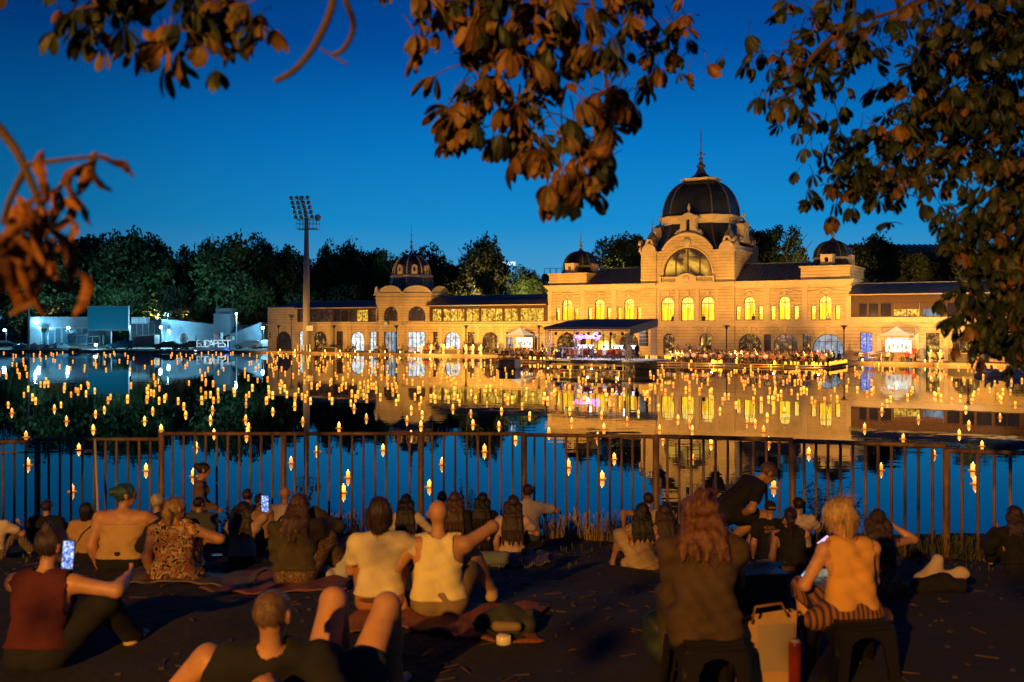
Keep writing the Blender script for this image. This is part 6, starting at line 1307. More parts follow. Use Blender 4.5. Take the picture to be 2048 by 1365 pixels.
for x, y in sorted(near, key=lambda q: -q[1]):
    p = on_water(x, y+1)
    if y > 815:
        e = empty('floating_lantern', p, rl.uniform(0, 1.5), label='candle lantern '+('seen through the fence bars' if y > 885 else 'just above the fence rail')+', '+zl(x), cat='lantern', group='floating candle lanterns')
        link('lantern_shade', shade, e); link('raft', raft, e); link('flame', flame, e); s_ = rl.uniform(.78, .95); e.scale = (s_, s_, s_*rl.uniform(.9, 1.1)); e.rotation_euler[0] = rl.gauss(0, .05)
    else:
        link('floating_lantern', wm, None, p, rl.uniform(0, 1.5), rl.uniform(.72, .98), label='small glowing lantern in mid lake, '+zl(x), cat='lantern', group='floating candle lanterns')
    cnt += 1
far.sort(key=lambda q: -q[1]); rest = MB()
for x, y in far:
    p = on_water(x, y); sc_ = (.88+.25*min(1, p.y/140))*rl.uniform(.8, 1.12)
    if cnt < 296:
        link('floating_lantern', wm, None, p, rl.uniform(0, 1.5), sc_, label='tiny glowing lantern far out, '+zl(x), cat='lantern', group='floating candle lanterns'); cnt += 1
    else:
        i0 = len(rest.V); rest.lathe([(.066, .03), (.07, .20), (.055, .235), (0, .24)], 7, mi=0); rest.bx(-.095, .095, -.095, .095, -.012, .03, 1); rest.xf(Matrix.Translation(p)@Matrix.Scale(sc_, 4), i0)
rest.build('distant_lanterns', [M_lf, M_raft], kind='stuff', label='swarm of the farthest candle lanterns along the opposite quay')
# ================================================================ the railing on the near bank, grass and shrubs
M_fence = mat('rusty_paint', (.17, .125, .07), rough=.5, var=.45, scale=9, col2=(.36, .20, .08), stretch=(1, 1, .35), bump=.004, bscale=30)
FE = empty('lakeside_fence', (0, 0, 0), label='rusty vertical-bar metal fence along the near bank', cat='fence')
FPOS = [(-330, 14.2, 884, 884), (-180, 14.3, 884, 884), (75, 14.4, 878, 878), (323, 14.5, 868, 867), (567, 14.5, 867, 866), (842, 14.5, 868, 868), (1048, 14.4, 870, 872), (1312, 13.5, 874, 876), (1585, 12.6, 884, 893), (1893, 11.3, 905, 910), (2230, 10.4, 925, 925), (2400, 10.0, 935, 935)]
for i in range(len(FPOS)-1):
    a, b_ = FPOS[i], FPOS[i+1]; lift = {0: 884, 1: 884, 2: 879, 3: 868, 4: 868, 5: 868, 6: 872, 7: 876, 8: 884, 9: 907, 10: 930}[i]
    ya, yb = {8: (882, 893), 7: (873, 880), 6: (870, 874), 9: (902, 912)}.get(i, (lift, lift))
    A = AT(a[0], ya, a[1]); B = AT(b_[0], yb, b_[1]); d = B-A; Lh = Vector((d.x, d.y, 0)).length; u = Vector((d.x, d.y, 0)).normalized()
    b = MB(); b.tube([A+Vector((0, 0, 0)), B], .028, 8); b.build('top_rail', M_fence, FE)
    zg = G(a[0]*0+A.x, A.y)
    b = MB(); b.tube([(A.x, A.y, GZ(A.y)-.3), (A.x, A.y, A.z+.02)], .045, 8); b.build('post', M_fence, FE)
    nb = max(2, round(Lh/.1624))
    for k in range(1, nb):
        q = A+d*(k/nb)+Vector((random.uniform(-.004, .004), 0, 0)); b = MB(); t_ = random.uniform(-.006, .006); b.tube([(q.x+t_, q.y, GZ(q.y)-.15), (q.x, q.y, q.z-.01)], .0185, 6); b.build('bar', M_fence, FE)
A, B = AT(-180, 912, 14.25), AT(188, 901, 14.3); b = MB(); b.tube([A, B], .014, 6); b.build('lower_rail', M_fence, FE)
p0, p1 = AT(199, 1048, 14.0), AT(190, 878, 14.25); b = MB(); b.tube([(p0.x, p0.y, GZ(p0.y)-.1), p1], .018, 6); b.build('leaning_pole', mat('pole_white', (.6, .56, .5)), label='thin pale pole leaning on the fence at the left', cat='pole')
# dry grass along the foot of the fence
rg = np.random.default_rng(3); V = []; F = []; MI = []
def tuft(x, y, n, h, sp, mi):
    z = GZ(y)
    for _ in range(n):
        bx_, by_ = x+rg.normal()*sp, y+rg.normal()*sp; hh = h*rg.uniform(.4, 1.15); a = rg.uniform(0, 6.28); w_ = .004+.003*rg.random(); ln = rg.uniform(.1, .55)*hh
        dx, dy = math.cos(a), math.sin(a); z_ = GZ(by_)-.02; b0 = len(V)
        for t_, ww in ((0, 1), (.5, .9), (1, .25)):
            ox, oy = dx*ln*t_*t_, dy*ln*t_*t_; V.append((bx_+ox-dy*w_*ww, by_+oy+dx*w_*ww, z_+hh*t_)); V.append((bx_+ox+dy*w_*ww, by_+oy-dx*w_*ww, z_+hh*t_))
        F.append((b0, b0+1, b0+3, b0+2)); F.append((b0+2, b0+3, b0+5, b0+4)); MI.extend([mi, mi])
        if rg.random() < .35:     # seed head
            c = len(V); tx, ty, tz = bx_+dx*ln, by_+dy*ln, z_+hh; V.extend([(tx-.008, ty, tz-.03), (tx+.008, ty, tz-.03), (tx+.006, ty, tz+.03), (tx-.006, ty, tz+.03)]); F.append((c, c+1, c+2, c+3)); MI.append(mi)
def fy(px):
    for a, b_ in zip(FPOS, FPOS[1:]):
        if px <= b_[0]: return a[1]+(b_[1]-a[1])*(px-a[0])/(b_[0]-a[0])
    return 10
for px in range(-60, 2160, 7):
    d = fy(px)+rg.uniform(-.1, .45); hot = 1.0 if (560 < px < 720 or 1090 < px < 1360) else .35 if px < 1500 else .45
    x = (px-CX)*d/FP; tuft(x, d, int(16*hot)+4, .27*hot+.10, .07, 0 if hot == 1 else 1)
for _ in range(260): tuft(rg.uniform(-8, 8), rg.uniform(9.5, 14.2), 5, .06, .06, 1)
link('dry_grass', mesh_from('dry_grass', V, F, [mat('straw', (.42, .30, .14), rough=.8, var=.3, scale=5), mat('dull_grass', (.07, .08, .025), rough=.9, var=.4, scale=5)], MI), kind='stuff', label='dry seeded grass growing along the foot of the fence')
# leafy shrubs at the fence
def shrub(px, ytop, d, wd, n, mt, lab, leaf=.045, pinn=False):
    x = (px-CX)*d/FP; z0 = GZ(d); h = EYE-(ytop-HZ)*d/FP-z0; e = empty('shrub', (x, d, z0), label=lab, cat='shrub'); st = MB(); lf = MB(); r_ = random.Random(int(px))
    for i in range(n):
        a = r_.uniform(0, 6.28); q = r_.uniform(.1, 1); tip = Vector((math.cos(a)*wd/2*q, math.sin(a)*wd/3*q, h*r_.uniform(.5, 1.05)*(1-.35*q*q))); P_ = [Vector((tip.x*.15, tip.y*.15, -.05)), Vector((tip.x*.5, tip.y*.5, tip.z*.55)), tip]
        st.tube(P_, [.008, .005, .002], 4)
        for k in range(11):
            t_ = .3+.7*k/10; c = P_[1].lerp(tip, (t_-.3)/.7) if t_ > .4 else P_[0].lerp(P_[1], .9)
            for sd in (-1, 1):
                b_ = a+sd*1.2+r_.uniform(-.5, .5); ll = leaf*r_.uniform(.7, 1.3); dr = Vector((math.cos(b_), math.sin(b_), r_.uniform(-.5, .4))); sdv = dr.cross(Vector((0, 0, 1))).normalized()*ll*.32; c2 = c+dr*ll*.5; lf.add([c, c2-sdv, c+dr*ll, c2+sdv], [(0, 1, 2, 3)])
    st.build('stem', M_bark, e); lf.build('leaves', mt, e, kind='stuff')
M_shA = mat('shrub_leaf', (.10, .13, .035), rough=.6, var=.35, scale=12); M_shB = mat('shrub_leaf_dark', (.035, .07, .025), rough=.6, var=.35, scale=12)
shrub(462, 1000, 13.9, .55, 14, M_shA, 'small leafy bush at the fence behind the woman taking a phone picture', .06)
shrub(932, 962, 14.8, .75, 26, M_shA, 'light green bush behind the fence left of the man in the white polo shirt', .055)
shrub(1655, 930, 12.9, .95, 34, M_shB, 'dark feathery shrub growing through the fence beside the blonde woman', .05)
shrub(1700, 1010, 12.0, .5, 18, M_shB, 'low dark shrub between the blonde woman and the fence', .05)
shrub(1912, 1100, 11.2, .2, 4, M_shA, 'tiny green seedling at the foot of the fence on the right', .06)
# ================================================================ the people on the bank
def pattern(name, cols, scale, stretch=(1, 1, 1), kind='noise', rough=.85, dist=1.2):
    m = bpy.data.materials.new(name); MATS[name] = m; m.use_nodes = True; t = m.node_tree; b = t.nodes['Principled BSDF']; b.inputs['Roughness'].default_value = rough
    tc = t.nodes.new('ShaderNodeTexCoord'); mp = t.nodes.new('ShaderNodeMapping'); mp.inputs['Scale'].default_value = stretch; t.links.new(tc.outputs['Object'], mp.inputs[0])
    if kind == 'noise': nz = t.nodes.new('ShaderNodeTexNoise'); nz.inputs['Scale'].default_value = scale; nz.inputs['Detail'].default_value = 2; nz.inputs['Distortion'].default_value = dist
    elif kind == 'wave': nz = t.nodes.new('ShaderNodeTexWave'); nz.inputs['Scale'].default_value = scale; nz.inputs['Distortion'].default_value = dist
    t.links.new(mp.outputs[0], nz.inputs[0]); r = t.nodes.new('ShaderNodeValToRGB'); r.color_ramp.interpolation = 'CONSTANT'; t.links.new(nz.outputs[0], r.inputs[0]); e = r.color_ramp.elements
    n = len(cols); lo, hi = (.36, .64) if kind == 'noise' else (.0, 1.0); e[0].position = 0; e[0].color = (*cols[0], 1); e[1].position = lo+(hi-lo)*(n-1)/n; e[1].color = (*cols[-1], 1)
    for i, c in enumerate(cols[1:-1]): q = e.new(lo+(hi-lo)*(i+1)/n); q.color = (*c, 1)
    t.links.new(r.outputs[0], b.inputs['Base Color']); return m
def cloth(name, c, var=.12): return mat(name, c, rough=.9, var=var, scale=5, bump=.002, bscale=60)
BLK = cloth('black_cotton', (.010, .010, .012)); WHT = cloth('white_cotton', (.70, .62, .42)); CREAM = cloth('cream_cotton', (.66, .56, .46)); TANC = cloth('tan_cotton', (.50, .30, .13)); GREYT = cloth('grey_teal_cotton', (.06, .075, .075)); DENIM = cloth('denim', (.07, .09, .14)); KHAKI = cloth('khaki', (.24, .17, .08)); RUST = cloth('rust_shorts', (.40, .15, .04))
MAROON = cloth('maroon_cotton', (.085, .012, .012)); OLIVE = cloth('olive_jacket', (.07, .055, .025), .3); BROWNJ = cloth('brown_jacket', (.062, .036, .018), .3); BEIGE = cloth('beige_knit', (.45, .31, .20)); PINKT = cloth('pale_pink_cotton', (.60, .42, .38)); GREYD = cloth('dark_grey_knit', (.07, .05, .045)); ORNG = cloth('ochre_tank', (.66, .34, .07)); TEAL = cloth('dark_teal_shorts', (.02, .05, .05))
FLORAL = pattern('floral_cloth', [(.015, .012, .015), (.50, .30, .10), (.66, .48, .25), (.03, .02, .02), (.55, .16, .04)], 9, dist=2.0); STRIPE = pattern('striped_skirt_cloth', [(.30, .11, .045), (.012, .012, .02), (.30, .12, .05), (.012, .012, .02)], 9, (1, .6, .12), 'wave', dist=.4)
LACE = pattern('patterned_dress_cloth', [(.16, .07, .035), (.30, .15, .07), (.10, .045, .025), (.36, .2, .1)], 26, (1, 1, .5), dist=.5); PATT = pattern('patterned_trousers', [(.16, .09, .05), (.05, .03, .02), (.24, .15, .09)], 16, dist=2)
STRW = pattern('striped_trousers', [(.35, .28, .22), (.08, .07, .07), (.35, .28, .22), (.08, .07, .07)], 12, (1, 1, .2), 'wave', dist=1)
def hairm(name, c, c2=None): return mat(name, c, rough=.42, var=.35, scale=9, col2=c2, stretch=(6, 6, .6), bump=.004, bscale=60, spec=.6)
H_BLK = hairm('hair_black', (.012, .009, .008)); H_DBR = hairm('hair_dark_brown', (.035, .016, .009)); H_BR = hairm('hair_brown', (.075, .032, .014)); H_RED = hairm('hair_auburn', (.085, .026, .010), (.20, .07, .02)); H_BLD = hairm('hair_blonde', (.36, .20, .07), (.62, .40, .16)); H_WHT = hairm('hair_white', (.55, .48, .38)); H_GRY = hairm('hair_sandy', (.11, .06, .03), (.2, .11, .05)); H_TEAL = hairm('hair_teal', (.012, .035, .045), (.03, .14, .18))
M_phone = mat('phone_case', (.01, .01, .012), rough=.3); 
M_phb = mat('phone_screen', (.1, .3, .5), em=(.30, .85, 1.25), es=1.3); 
M_phpic = glow_mat('phone_picture', [(.02, .05, .25), (.05, .2, .8), (.6, .8, 1.2), (1.6, 1.1, .6)], 60, (1, 1, 1), 1.0, lo=.35, hi=.7)

def P(px, ytop, d, face=0., **kw):
    x = (px-CX)*d/FP; g = G(x, d); J = skeleton(kw.get('pose', 'sit'), m=kw.get('m', 1.0), **{k: kw[k] for k in kw if k in ('lean', 'side', 'hip', 'slouch', 'yaw', 'pitch', 'roll', 'twist')})
    top = (J['H']+J['hu']*.118)[2]; Z = EYE-(ytop-HZ)*d/FP-g-kw.pop('lift', 0.)
    sc = kw.pop('sc', None) or min(1.16, max(.72, Z/top)); off = Matrix.Rotation(face, 3, 'Z')@Vector(J['H'])*sc
    return person((x-off.x, d-off.y*.5, g-.012), face, sc, **kw)
BG = 'spectators sitting on the bank'
def phone(p, rot, lab, scr=M_phb, glow=0, size=(.075, .155)):
    e = empty('phone', p, label=lab, cat='phone'); e.rotation_euler = rot; w_, h = size
    MB().bx(-w_/2, w_/2, 0, .008, -h/2, h/2).build('phone_case', M_phone, e); MB().bx(-w_/2+.004, w_/2-.004, -.0015, -.0005, -h/2+.005, h/2-.005).build('display', scr, e)
    return e

o, J = P(-14, 1012, 11.0, lean=.05, hair=('short', H_DBR), top=('tee', CREAM), bottom=('trousers', STRW), m=1.1, f=0, fr=(.35, .5, .07), hr=(.25, .35, .5), label='person in pale tee at the left edge, cut by the frame, striped trousers', group=BG)
P(92, 1001, 12.0, lean=.1, m=1.25, f=0, hair=('short', H_DBR), top=('tee', BLK), bottom=('trousers', BLK), label='broad dark-haired man in a black tee sitting near the fence at the left', group=BG)
o, J = P(171, 1005, 11.4, lean=.08, m=1.02, hair=('bob', H_BLK), top=('tee', TANC), bottom=('trousers', BLK), label='person with a black bob and tan top crossed by a thin bag strap', group=BG)
b = MB(); b.tube([J['shR']+v3(-.04, -.10, .03), J['C']+v3(0, -.135, 0), J['W']+v3(-.10, -.115, -.02)], .006, 5); b.build('bag_strap', BLK, o)
P(249, 968, 9.8, lean=.1, m=1.36, yaw=-1.0, hair=('knot', H_TEAL), top=('tube', cloth('ochre_knit', (.55, .36, .15))), bottom=('trousers', BLK), hr=(.42, .34, .50), kr=(.9, .6, .6), fr=(.42, .3, .1), roll=.1, label='large person with teal-tinted pinned-up hair and bare shoulders, looking right', group=BG, vox=.013)
P(314, 988, 11.6, lean=.12, m=1.12, f=0, yaw=-.4, hair=('fringe', H_WHT), top=('tee', BLK), bottom=('trousers', BLK), label='white-haired man in a black tee behind the woman in the floral dress', group=BG)
P(352, 995, 9.1, face=.05, lean=.06, m=1.28, yaw=-.75, hair=('pony', H_BLD), L=.28, top=('tank', FLORAL, 1), bottom=('skirt', FLORAL), hr=(.30, .20, .40), er=(1, -.2, -.2), fold=1.6, label='woman with a blonde ponytail in a black, orange and cream floral dress', group=BG, vox=.012)
P(397, 997, 12.4, lean=.2, m=1.2, f=0, hair=('short', H_BLK), top=('tee', GREYT), bottom=('trousers', BLK), yaw=-.5, label='dark-haired man in a grey-green tee behind the ponytailed woman', group=BG)
P(407, 933, 14.0, face=-1.35, pose='stand', sc=.86, lean=.04, hair=('knot', H_BLK), yaw=.1, pitch=.3, top=('long', cloth('taupe_knit', (.20, .13, .10))), bottom=('shorts', BLK), hl=(-.04, .24, .98), hr=(.06, .26, .98), el=(-.2, -1, -.3), er=(.2, -1, -.3), eyes=True, label='slim person with a dark hair knot standing at the fence, looking down at her hands', group='people standing on the bank')
P(494, 978, 13.3, lean=.1, f=0, hair=('short', H_DBR), top=('tee', BLK), bottom=('trousers', BLK), label='dark-haired person mostly hidden behind the one taking a phone picture', group=BG)
P(518, 991, 12.6, lean=.1, f=0, hair=('short', H_BLK), top=('tee', TANC), bottom=('trousers', BLK), label='black-haired person in a tan top just left of the raised phone', group=BG)
o, J = P(569, 973, 12.7, lean=.1, m=1.2, f=0, top=('tee', CREAM), bottom=('trousers', DENIM), skin=SKIN, label='bald man in a pale shirt with a dark strap over his shoulder', group=BG)
b = MB(); b.tube([J['shR']+v3(-.02, -.10, .04), J['C']+v3(-.02, -.14, .02), J['W']+v3(-.16, -.10, 0)], .014, 5); b.build('shoulder_strap', BLK, o)
o, J = P(487, 1003, 10.5, lean=.1, m=1.06, hair=('wavy', H_DBR), L=.25, top=('tee', BEIGE), bottom=('trousers', BLK), hr=(.24, .40, .84), hl=(.12, .40, .80), yaw=-.4, label='woman with loose brown hair and a beige tee holding up a phone', group=BG)
phone(AT(530, 1008, 10.1), (0, 0, R(-10)), 'phone held up with the lit palace on its display', M_phpic, size=(.085, .175))
o, J = P(597, 990, 8.9, lean=.16, slouch=.1, m=1.12, hair=('wavy', H_BR), L=.26, top=('jacket', OLIVE), bottom=('trousers', PATT), yaw=-.6, pitch=.1, hr=(.12, .30, .66), er=(.8, .2, -.6), kr=(.5, .5, .8), fr=(.38, .42, .08), hl=(-.1, .3, .45), label='woman in an oversized olive jacket resting her chin on her hand', group=BG, vox=.012)
o, J = P(757, 993, 6.95, face=.08, lean=.04, m=1.0, hair=('bob', H_DBR), top=('tee', cloth('yellow_white_cotton', (.74, .63, .36))), bottom=('shorts', RUST), hr=(.27, .30, .36), er=(1, -.3, -.3), hl=(-.12, .35, .40), yaw=.25, fl=(-.1, .5, .08), fr=(.15, .5, .08), label='woman with dark hair in a bright pale tee and rust shorts beside the bald man', group=BG, vox=.0115, skin=SKIN)
b = MB(); b.tube([J['P']+v3(.168*math.cos(a), .142*math.sin(a), .015) for a in np.linspace(math.pi, 2*math.pi, 14)], .017, 6); b.build('belt', cloth('brown_leather', (.12, .05, .02)), o)
b = MB(); b.lathe([(.030, -.008), (.033, 0), (.030, .008)], 12); b.xf(Matrix.Translation(J['wrR'])@Vector(J['elR']-J['wrR']).to_track_quat('Z', 'X').to_matrix().to_4x4()); b.build('bracelet', mat('bracelet', (.6, .4, .12), metal=.9, rough=.3), o)
o, J = P(876, 998, 7.0, lean=.02, side=-.02, m=1.2, f=0, hair=('bald', None), top=('racer', cloth('bright_tank', (.82, .70, .34))), bottom=('shorts', KHAKI), hl=(-.27, -.05, .10), el=(-.8, -.4, .1), hr=(.40, .40, .56), er=(.5, -.2, .5), fr=(.40, .42, .08), kr=(.15, .3, 1), fl=(-.12, .55, .07), yaw=.05, label='bald broad man in a racerback tank, one arm stretched over his raised knee', group=BG, vox=.0115, skin=SKIN_D, shoes=cloth('sneaker_tan', (.55, .38, .2)))
P(812, 988, 12.0, lean=.1, m=.95, hair=('long', H_BLK), L=.40, top=('long', CREAM), bottom=('trousers', BLK), hr=(.26, .32, .42), label='woman with long black hair and pale sleeves, left of the bald man in a tank', group=BG)
P(884, 983, 13.7, lean=.1, m=1.0, f=0, hair=('short', H_BLK), top=('tee', BLK), bottom=('trousers', BLK), label='dark-haired person peeking over behind the bald man in a tank', group=BG)
P(909, 983, 12.2, lean=.08, m=.96, hair=('long', H_BR), L=.38, top=('long', BLK), bottom=('trousers', BLK), label='woman with straight chestnut hair right behind the bald man in a tank', group=BG)
P(965, 985, 12.3, lean=.08, m=.96, hair=('long', H_BLK), L=.30, top=('long', BLK), bottom=('trousers', BLK), roll=.08, label='black-haired woman in a black top seated left of the pair by the fence', group=BG)
P(1026, 990, 11.0, lean=.07, m=.92, hair=('long', H_DBR), L=.44, top=('tee', PINKT), bottom=('trousers', BLK), hr=(.22, .35, .45), roll=.05, label='woman with very long dark hair and a pale pink tee on a blanket', group=BG)
P(1055, 968, 14.0, face=.1, lean=.05, m=1.12, f=0, hair=('short', H_BR), top=('polo', cloth('white_polo', (.74, .66, .58))), bottom=('trousers', DENIM), hr=(.36, .30, .42), er=(1, 0, -.2), label='man in a white polo shirt sitting right at the fence', group=BG)
P(1297, 985, 12.3, lean=.08, m=1.05, f=0, hair=('short', H_DBR), top=('tank', cloth('pale_gold_tank', (.62, .46, .18))), bottom=('trousers', BLK), hl=(-.42, -.10, .36), el=(-.6, -.3, .6), label='young man in a pale tank with his arm around the woman in the beige dress', group=BG)
o, J = P(1284, 1025, 9.9, lean=.16, side=-.05, m=.98, yaw=.3, roll=.15, hair=('long', H_BLK), L=.30, top=('tank', cloth('beige_dress', (.50, .36, .20)), 1), bottom=('skirt', MATS['beige_dress']), fl=(-.42, .18, .06), kl=(-1, .5, .3), fr=(-.1, .45, .06), hl=(-.2, .35, .3), fold=2.2, label='black-haired woman in a wide pleated beige dress leaning to the left', group=BG, vox=.012)
P(1329, 1025, 10.0, lean=.12, m=.98, yaw=.1, roll=.05, hair=('long', H_DBR), L=.46, top=('tee', BLK, 1), bottom=('skirt', BLK), label='woman with long straight dark hair in a black dress, beside the beige dress', group=BG)
o, J = P(1413, 990, 5.45, pose='stool', hip=(0, 0, .42), lean=.14, slouch=.18, m=1.02, yaw=-.65, pitch=.12, roll=.1, hair=('curly', H_RED), L=.20, top=('jacket', BROWNJ, 1), bottom=('trousers', OLIVE), hr=(.10, .34, .88), er=(.45, -.1, -.9), hl=(.0, .35, .70), el=(-.35, -.3, -.8), label='woman with curly auburn hair in a brown jacket sitting on a black stool', group='people on stools', vox=.011, eyes=True)
STO1 = o.location.copy()
P(1537, 977, 12.4, face=-1.45, pose='stand', hip=(0, -.1, .50), sc=1.06, lean=1.05, slouch=.25, m=1.15, f=0, pitch=.75, hair=('short', H_GRY), top=('tee', BLK), bottom=('shorts', BLK), hl=(-.1, .10, .48), hr=(.12, .05, .46), er=(.6, .2, .4), el=(-.6, .2, .4), fl=(-.1, -.05, .08), fr=(.12, .12, .08), eyes=True, label='sandy-haired man in a black tee bending down at the fence', group='people standing on the bank')
o, J = P(1541, 1013, 11.2, lean=.08, m=1.18, f=0, hair=('cap', BLK), top=('tee', BLK), bottom=('trousers', BLK), label='man in a black cap and a black tee with ICON ESTD. on the back', group=BG)
M_prt = mat('orange_print', (.62, .30, .14), rough=.8)
lt_ = link('back_print', text_mesh('back_print', 'ICON.', .062, M_prt, .002), o); lt_.location = Vector(J['S'])+Vector((-.045, -.128, -.075)); lt_ = link('back_print', text_mesh('back_print', 'ESTD.', .062, M_prt, .002), o); lt_.location = Vector(J['S'])+Vector((-.045, -.133, -.135))
b = MB(); b.bx(-.05, .06, -.112, -.106, -.0, .014); b.xf(Matrix.Translation(Vector(J['H'])+Vector((0, -.015, .045)))); b.build('cap_print', M_prt, o)
P(1598, 995, 12.0, lean=.12, m=1.08, f=0, hair=('short', H_BLK), top=('tee', CREAM), bottom=('trousers', BLK), hr=(.2, .35, .5), label='short-haired man in a cream shirt near the dark shrub', group=BG)
P(1583, 1025, 9.6, lean=.1, m=1.12, yaw=-.4, hair=('pony', H_DBR), L=.34, top=('tank', BLK), bottom=('trousers', cloth('brown_trousers', (.10, .06, .035))), hr=(.10, .32, .62), er=(.9, .2, -.4), label='woman with a dark low ponytail and a sleeveless black top', group=BG)
o, J = P(1682, 1005, 5.75, face=.12, pose='stool', hip=(0, 0, .42), lean=.06, slouch=.08, m=1.0, yaw=.75, pitch=.5, roll=-.05, hair=('pony', H_BLD), L=.33, top=('tank', ORNG), bottom=('skirt', STRIPE), hl=(-.18, .30, .60), el=(-.6, -.5, -.5), hr=(.06, .34, .60), er=(.8, -.5, -.5), fl=(-.15, .4, .07), fr=(.12, .4, .07), label='woman with a thick blonde ponytail, ochre tank top and striped skirt, on a stool', group='people on stools', vox=.0105, skin=SKIN)
STO2 = o.location.copy(); q = at_joint(o, J['wrL']+v3(-.01, .06, .04)); phone(AT(1618, 1152, q.y), (R(38), R(-48), R(8)), 'bright blue glowing phone in the hand of the blonde woman', size=(.08, .17)); 
lamp('phone_light', 'POINT', AT(1622, 1146, q.y+.03), 1.1, (.5, .85, 1), .03)
P(1757, 1018, 7.9, lean=.1, m=.95, yaw=-.25, hair=('long', H_DBR), L=.36, top=('strap', LACE, 1), bottom=('skirt', LACE), hr=(.22, .22, .70), er=(.8, -.3, -.6), fold=1.5, label='woman with long dark hair in a patterned strap dress, one hand raised', group=BG, vox=.012)
P(2034, 1052, 9.5, lean=.15, slouch=.1, m=1.05, hair=('long', H_DBR), L=.2, top=('jacket', BLK), bottom=('trousers', BLK), hl=(-.15, .35, .5), label='dark figure in a black jacket at the far right edge', group=BG)
o, J = P(95, 1060, 5.95, face=-.08, lean=.12, slouch=.1, m=1.14, yaw=-.5, pitch=.15, hair=('bun', H_DBR), top=('tank', MAROON), bottom=('trousers', BLK), hr=(.44, .34, .54), er=(.8, -.5, -.2), hl=(-.02, .38, .66), fr=(.40, .50, .08), kr=(.6, .5, .8), label='woman in a maroon tank top looking at a phone, one elbow on her knee', group=BG, vox=.0115, shoes=cloth('sneaker_white', (.62, .42, .24)))
phone(AT(136, 1110, 5.75), (R(-8), 0, R(-8)), 'blue-lit phone of the woman in the maroon top', M_phpic, size=(.075, .165))
lamp('phone_light', 'POINT', AT(134, 1112, 5.7), .35, (.45, .65, 1), .03)
SHORTF[0] = .5
o, J = P(560, 1190, 4.6, sc=1.0, face=.12, lean=-.60, m=1.12, f=0, yaw=-.3, pitch=.1, hair=('buzz', H_GRY), top=('tee', BLK), bottom=('shorts', BLK), hr=(.40, -.62, .03), er=(.6, -.3, .3), hl=(-.30, .1, .14), fl=(-.64, .28, .07), kl=(-.15, .3, 1), fr=(.15, .75, .06), kr=(.1, .1, .4), label='man with cropped sandy hair leaning back on one arm in the foreground, knee raised', group=BG, vox=.011, skin=SKIN)
SHORTF[0] = .34
o, J = person((AT(668, 1300, 4.95).x, 4.95, G(-1, 4.95)-.01), face=-.22, sc=1.16, lean=-3.2, m=1.0, yaw=0, pitch=-1.35, fl=(-.10, .36, .06), fr=(.14, .40, .06), kl=(-.05, .5, 1), kr=(.15, .5, 1), hair=('bob', H_BR), top=('tee', BLK), bottom=('shorts', TEAL), hl=(-.25, -.3, .1), hr=(.25, -.3, .1), label='person lying back in teal shorts with both bare knees raised', group=BG, vox=.0115), None

# ================================================================ things lying about on the bank
def stool(p, lab):
    e = empty('stool', p, .15, label=lab, cat='stool', group='black plastic stools'); h = .34; s_ = .155; b = MB()
    b.bx(-s_, s_, -s_, s_, h-.03, h); b.bx(-s_-.012, s_+.012, -s_-.012, s_+.012, h-.055, h-.028); b.build('seat', M_pl, e)
    for k in range(4):
        w0, w1 = s_+.008, s_+.032
        me = plate_mesh('side_panel', [[(-w1, 0), (-w1+.06, 0), (-w0+.065, h*.55)]+circ(0, h*.55, w0-.065, .07, math.pi, 0, 8)[1:-1]+[(w0-.065, h*.55), (w1-.06, 0), (w1, 0), (w0, h-.05), (-w0, h-.05)]], [], -s_-.02, .018, M_pl)
        for v in me.vertices: v.co.y -= .028*(1-v.co.z/h)
        o_ = link('leg_panel', me, e); o_.rotation_euler = (0, 0, k*math.pi/2)
    return e
M_pl = mat('black_plastic', (.014, .012, .012), rough=.35)
stool((STO1.x, STO1.y, G(STO1.x, STO1.y)), 'black plastic stool under the woman in the brown jacket'); stool((STO2.x, STO2.y, G(STO2.x, STO2.y)), 'black plastic stool under the blonde woman in a striped skirt')
def blanket(px0, px1, d0, d1, mt, lab, seed=0, fringe=False):
    x0, x1 = (px0-CX)*d0/FP, (px1-CX)*d0/FP; n = 36; m_ = 24; V = []; F = []; r_ = random.Random(seed)
    for j in range(m_+1):
        for i in range(n+1):
            u, v = i/n, j/m_; x = x0+(x1-x0)*u+.07*math.sin(5*v+seed)*(1 if u in (0, 1) else .5)+.1*(v-.5)*math.sin(seed); y = d0+(d1-d0)*v+.06*math.sin(7*u+seed*2)*(1-abs(v-.5))
            z = G(x, y)+.022+.016*math.sin(17*u+4*v+seed)*math.sin(6*v+9*u)+.010*math.sin(31*u-14*v); V.append((x, y, z))
    for j in range(m_):
        for i in range(n): F.append((j*(n+1)+i, j*(n+1)+i+1, (j+1)*(n+1)+i+1, (j+1)*(n+1)+i))
    me = mesh_from('blanket', V, F, mt, smooth=True); o_ = link('blanket', me, label=lab, cat='blanket'); md = o_.modifiers.new('s', 'SOLIDIFY'); md.thickness = .012
    return o_
RUG = pattern('woven_rug', [(.26, .06, .03), (.10, .03, .02), (.36, .14, .06), (.14, .05, .03)], 7, (1, .4, 1), 'wave', dist=1.2)
blanket(195, 470, 8.55, 10.0, cloth('grey_blanket', (.20, .14, .10), .35), 'crumpled grey-brown blanket under the woman in the floral dress', 1)
blanket(395, 690, 8.3, 10.2, cloth('plum_blanket', (.22, .08, .07), .3), 'plum blanket under the woman in the olive jacket', 2)
blanket(700, 1090, 6.35, 7.35, RUG, 'red and brown striped woven rug under the couple', 3)
blanket(985, 1105, 10.3, 11.6, STRW, 'striped pale blanket under the woman with very long hair', 4)
blanket(1390, 1760, 8.4, 10.4, cloth('dark_blanket', (.03, .03, .035), .3), 'dark blanket between the stools and the fence', 5)
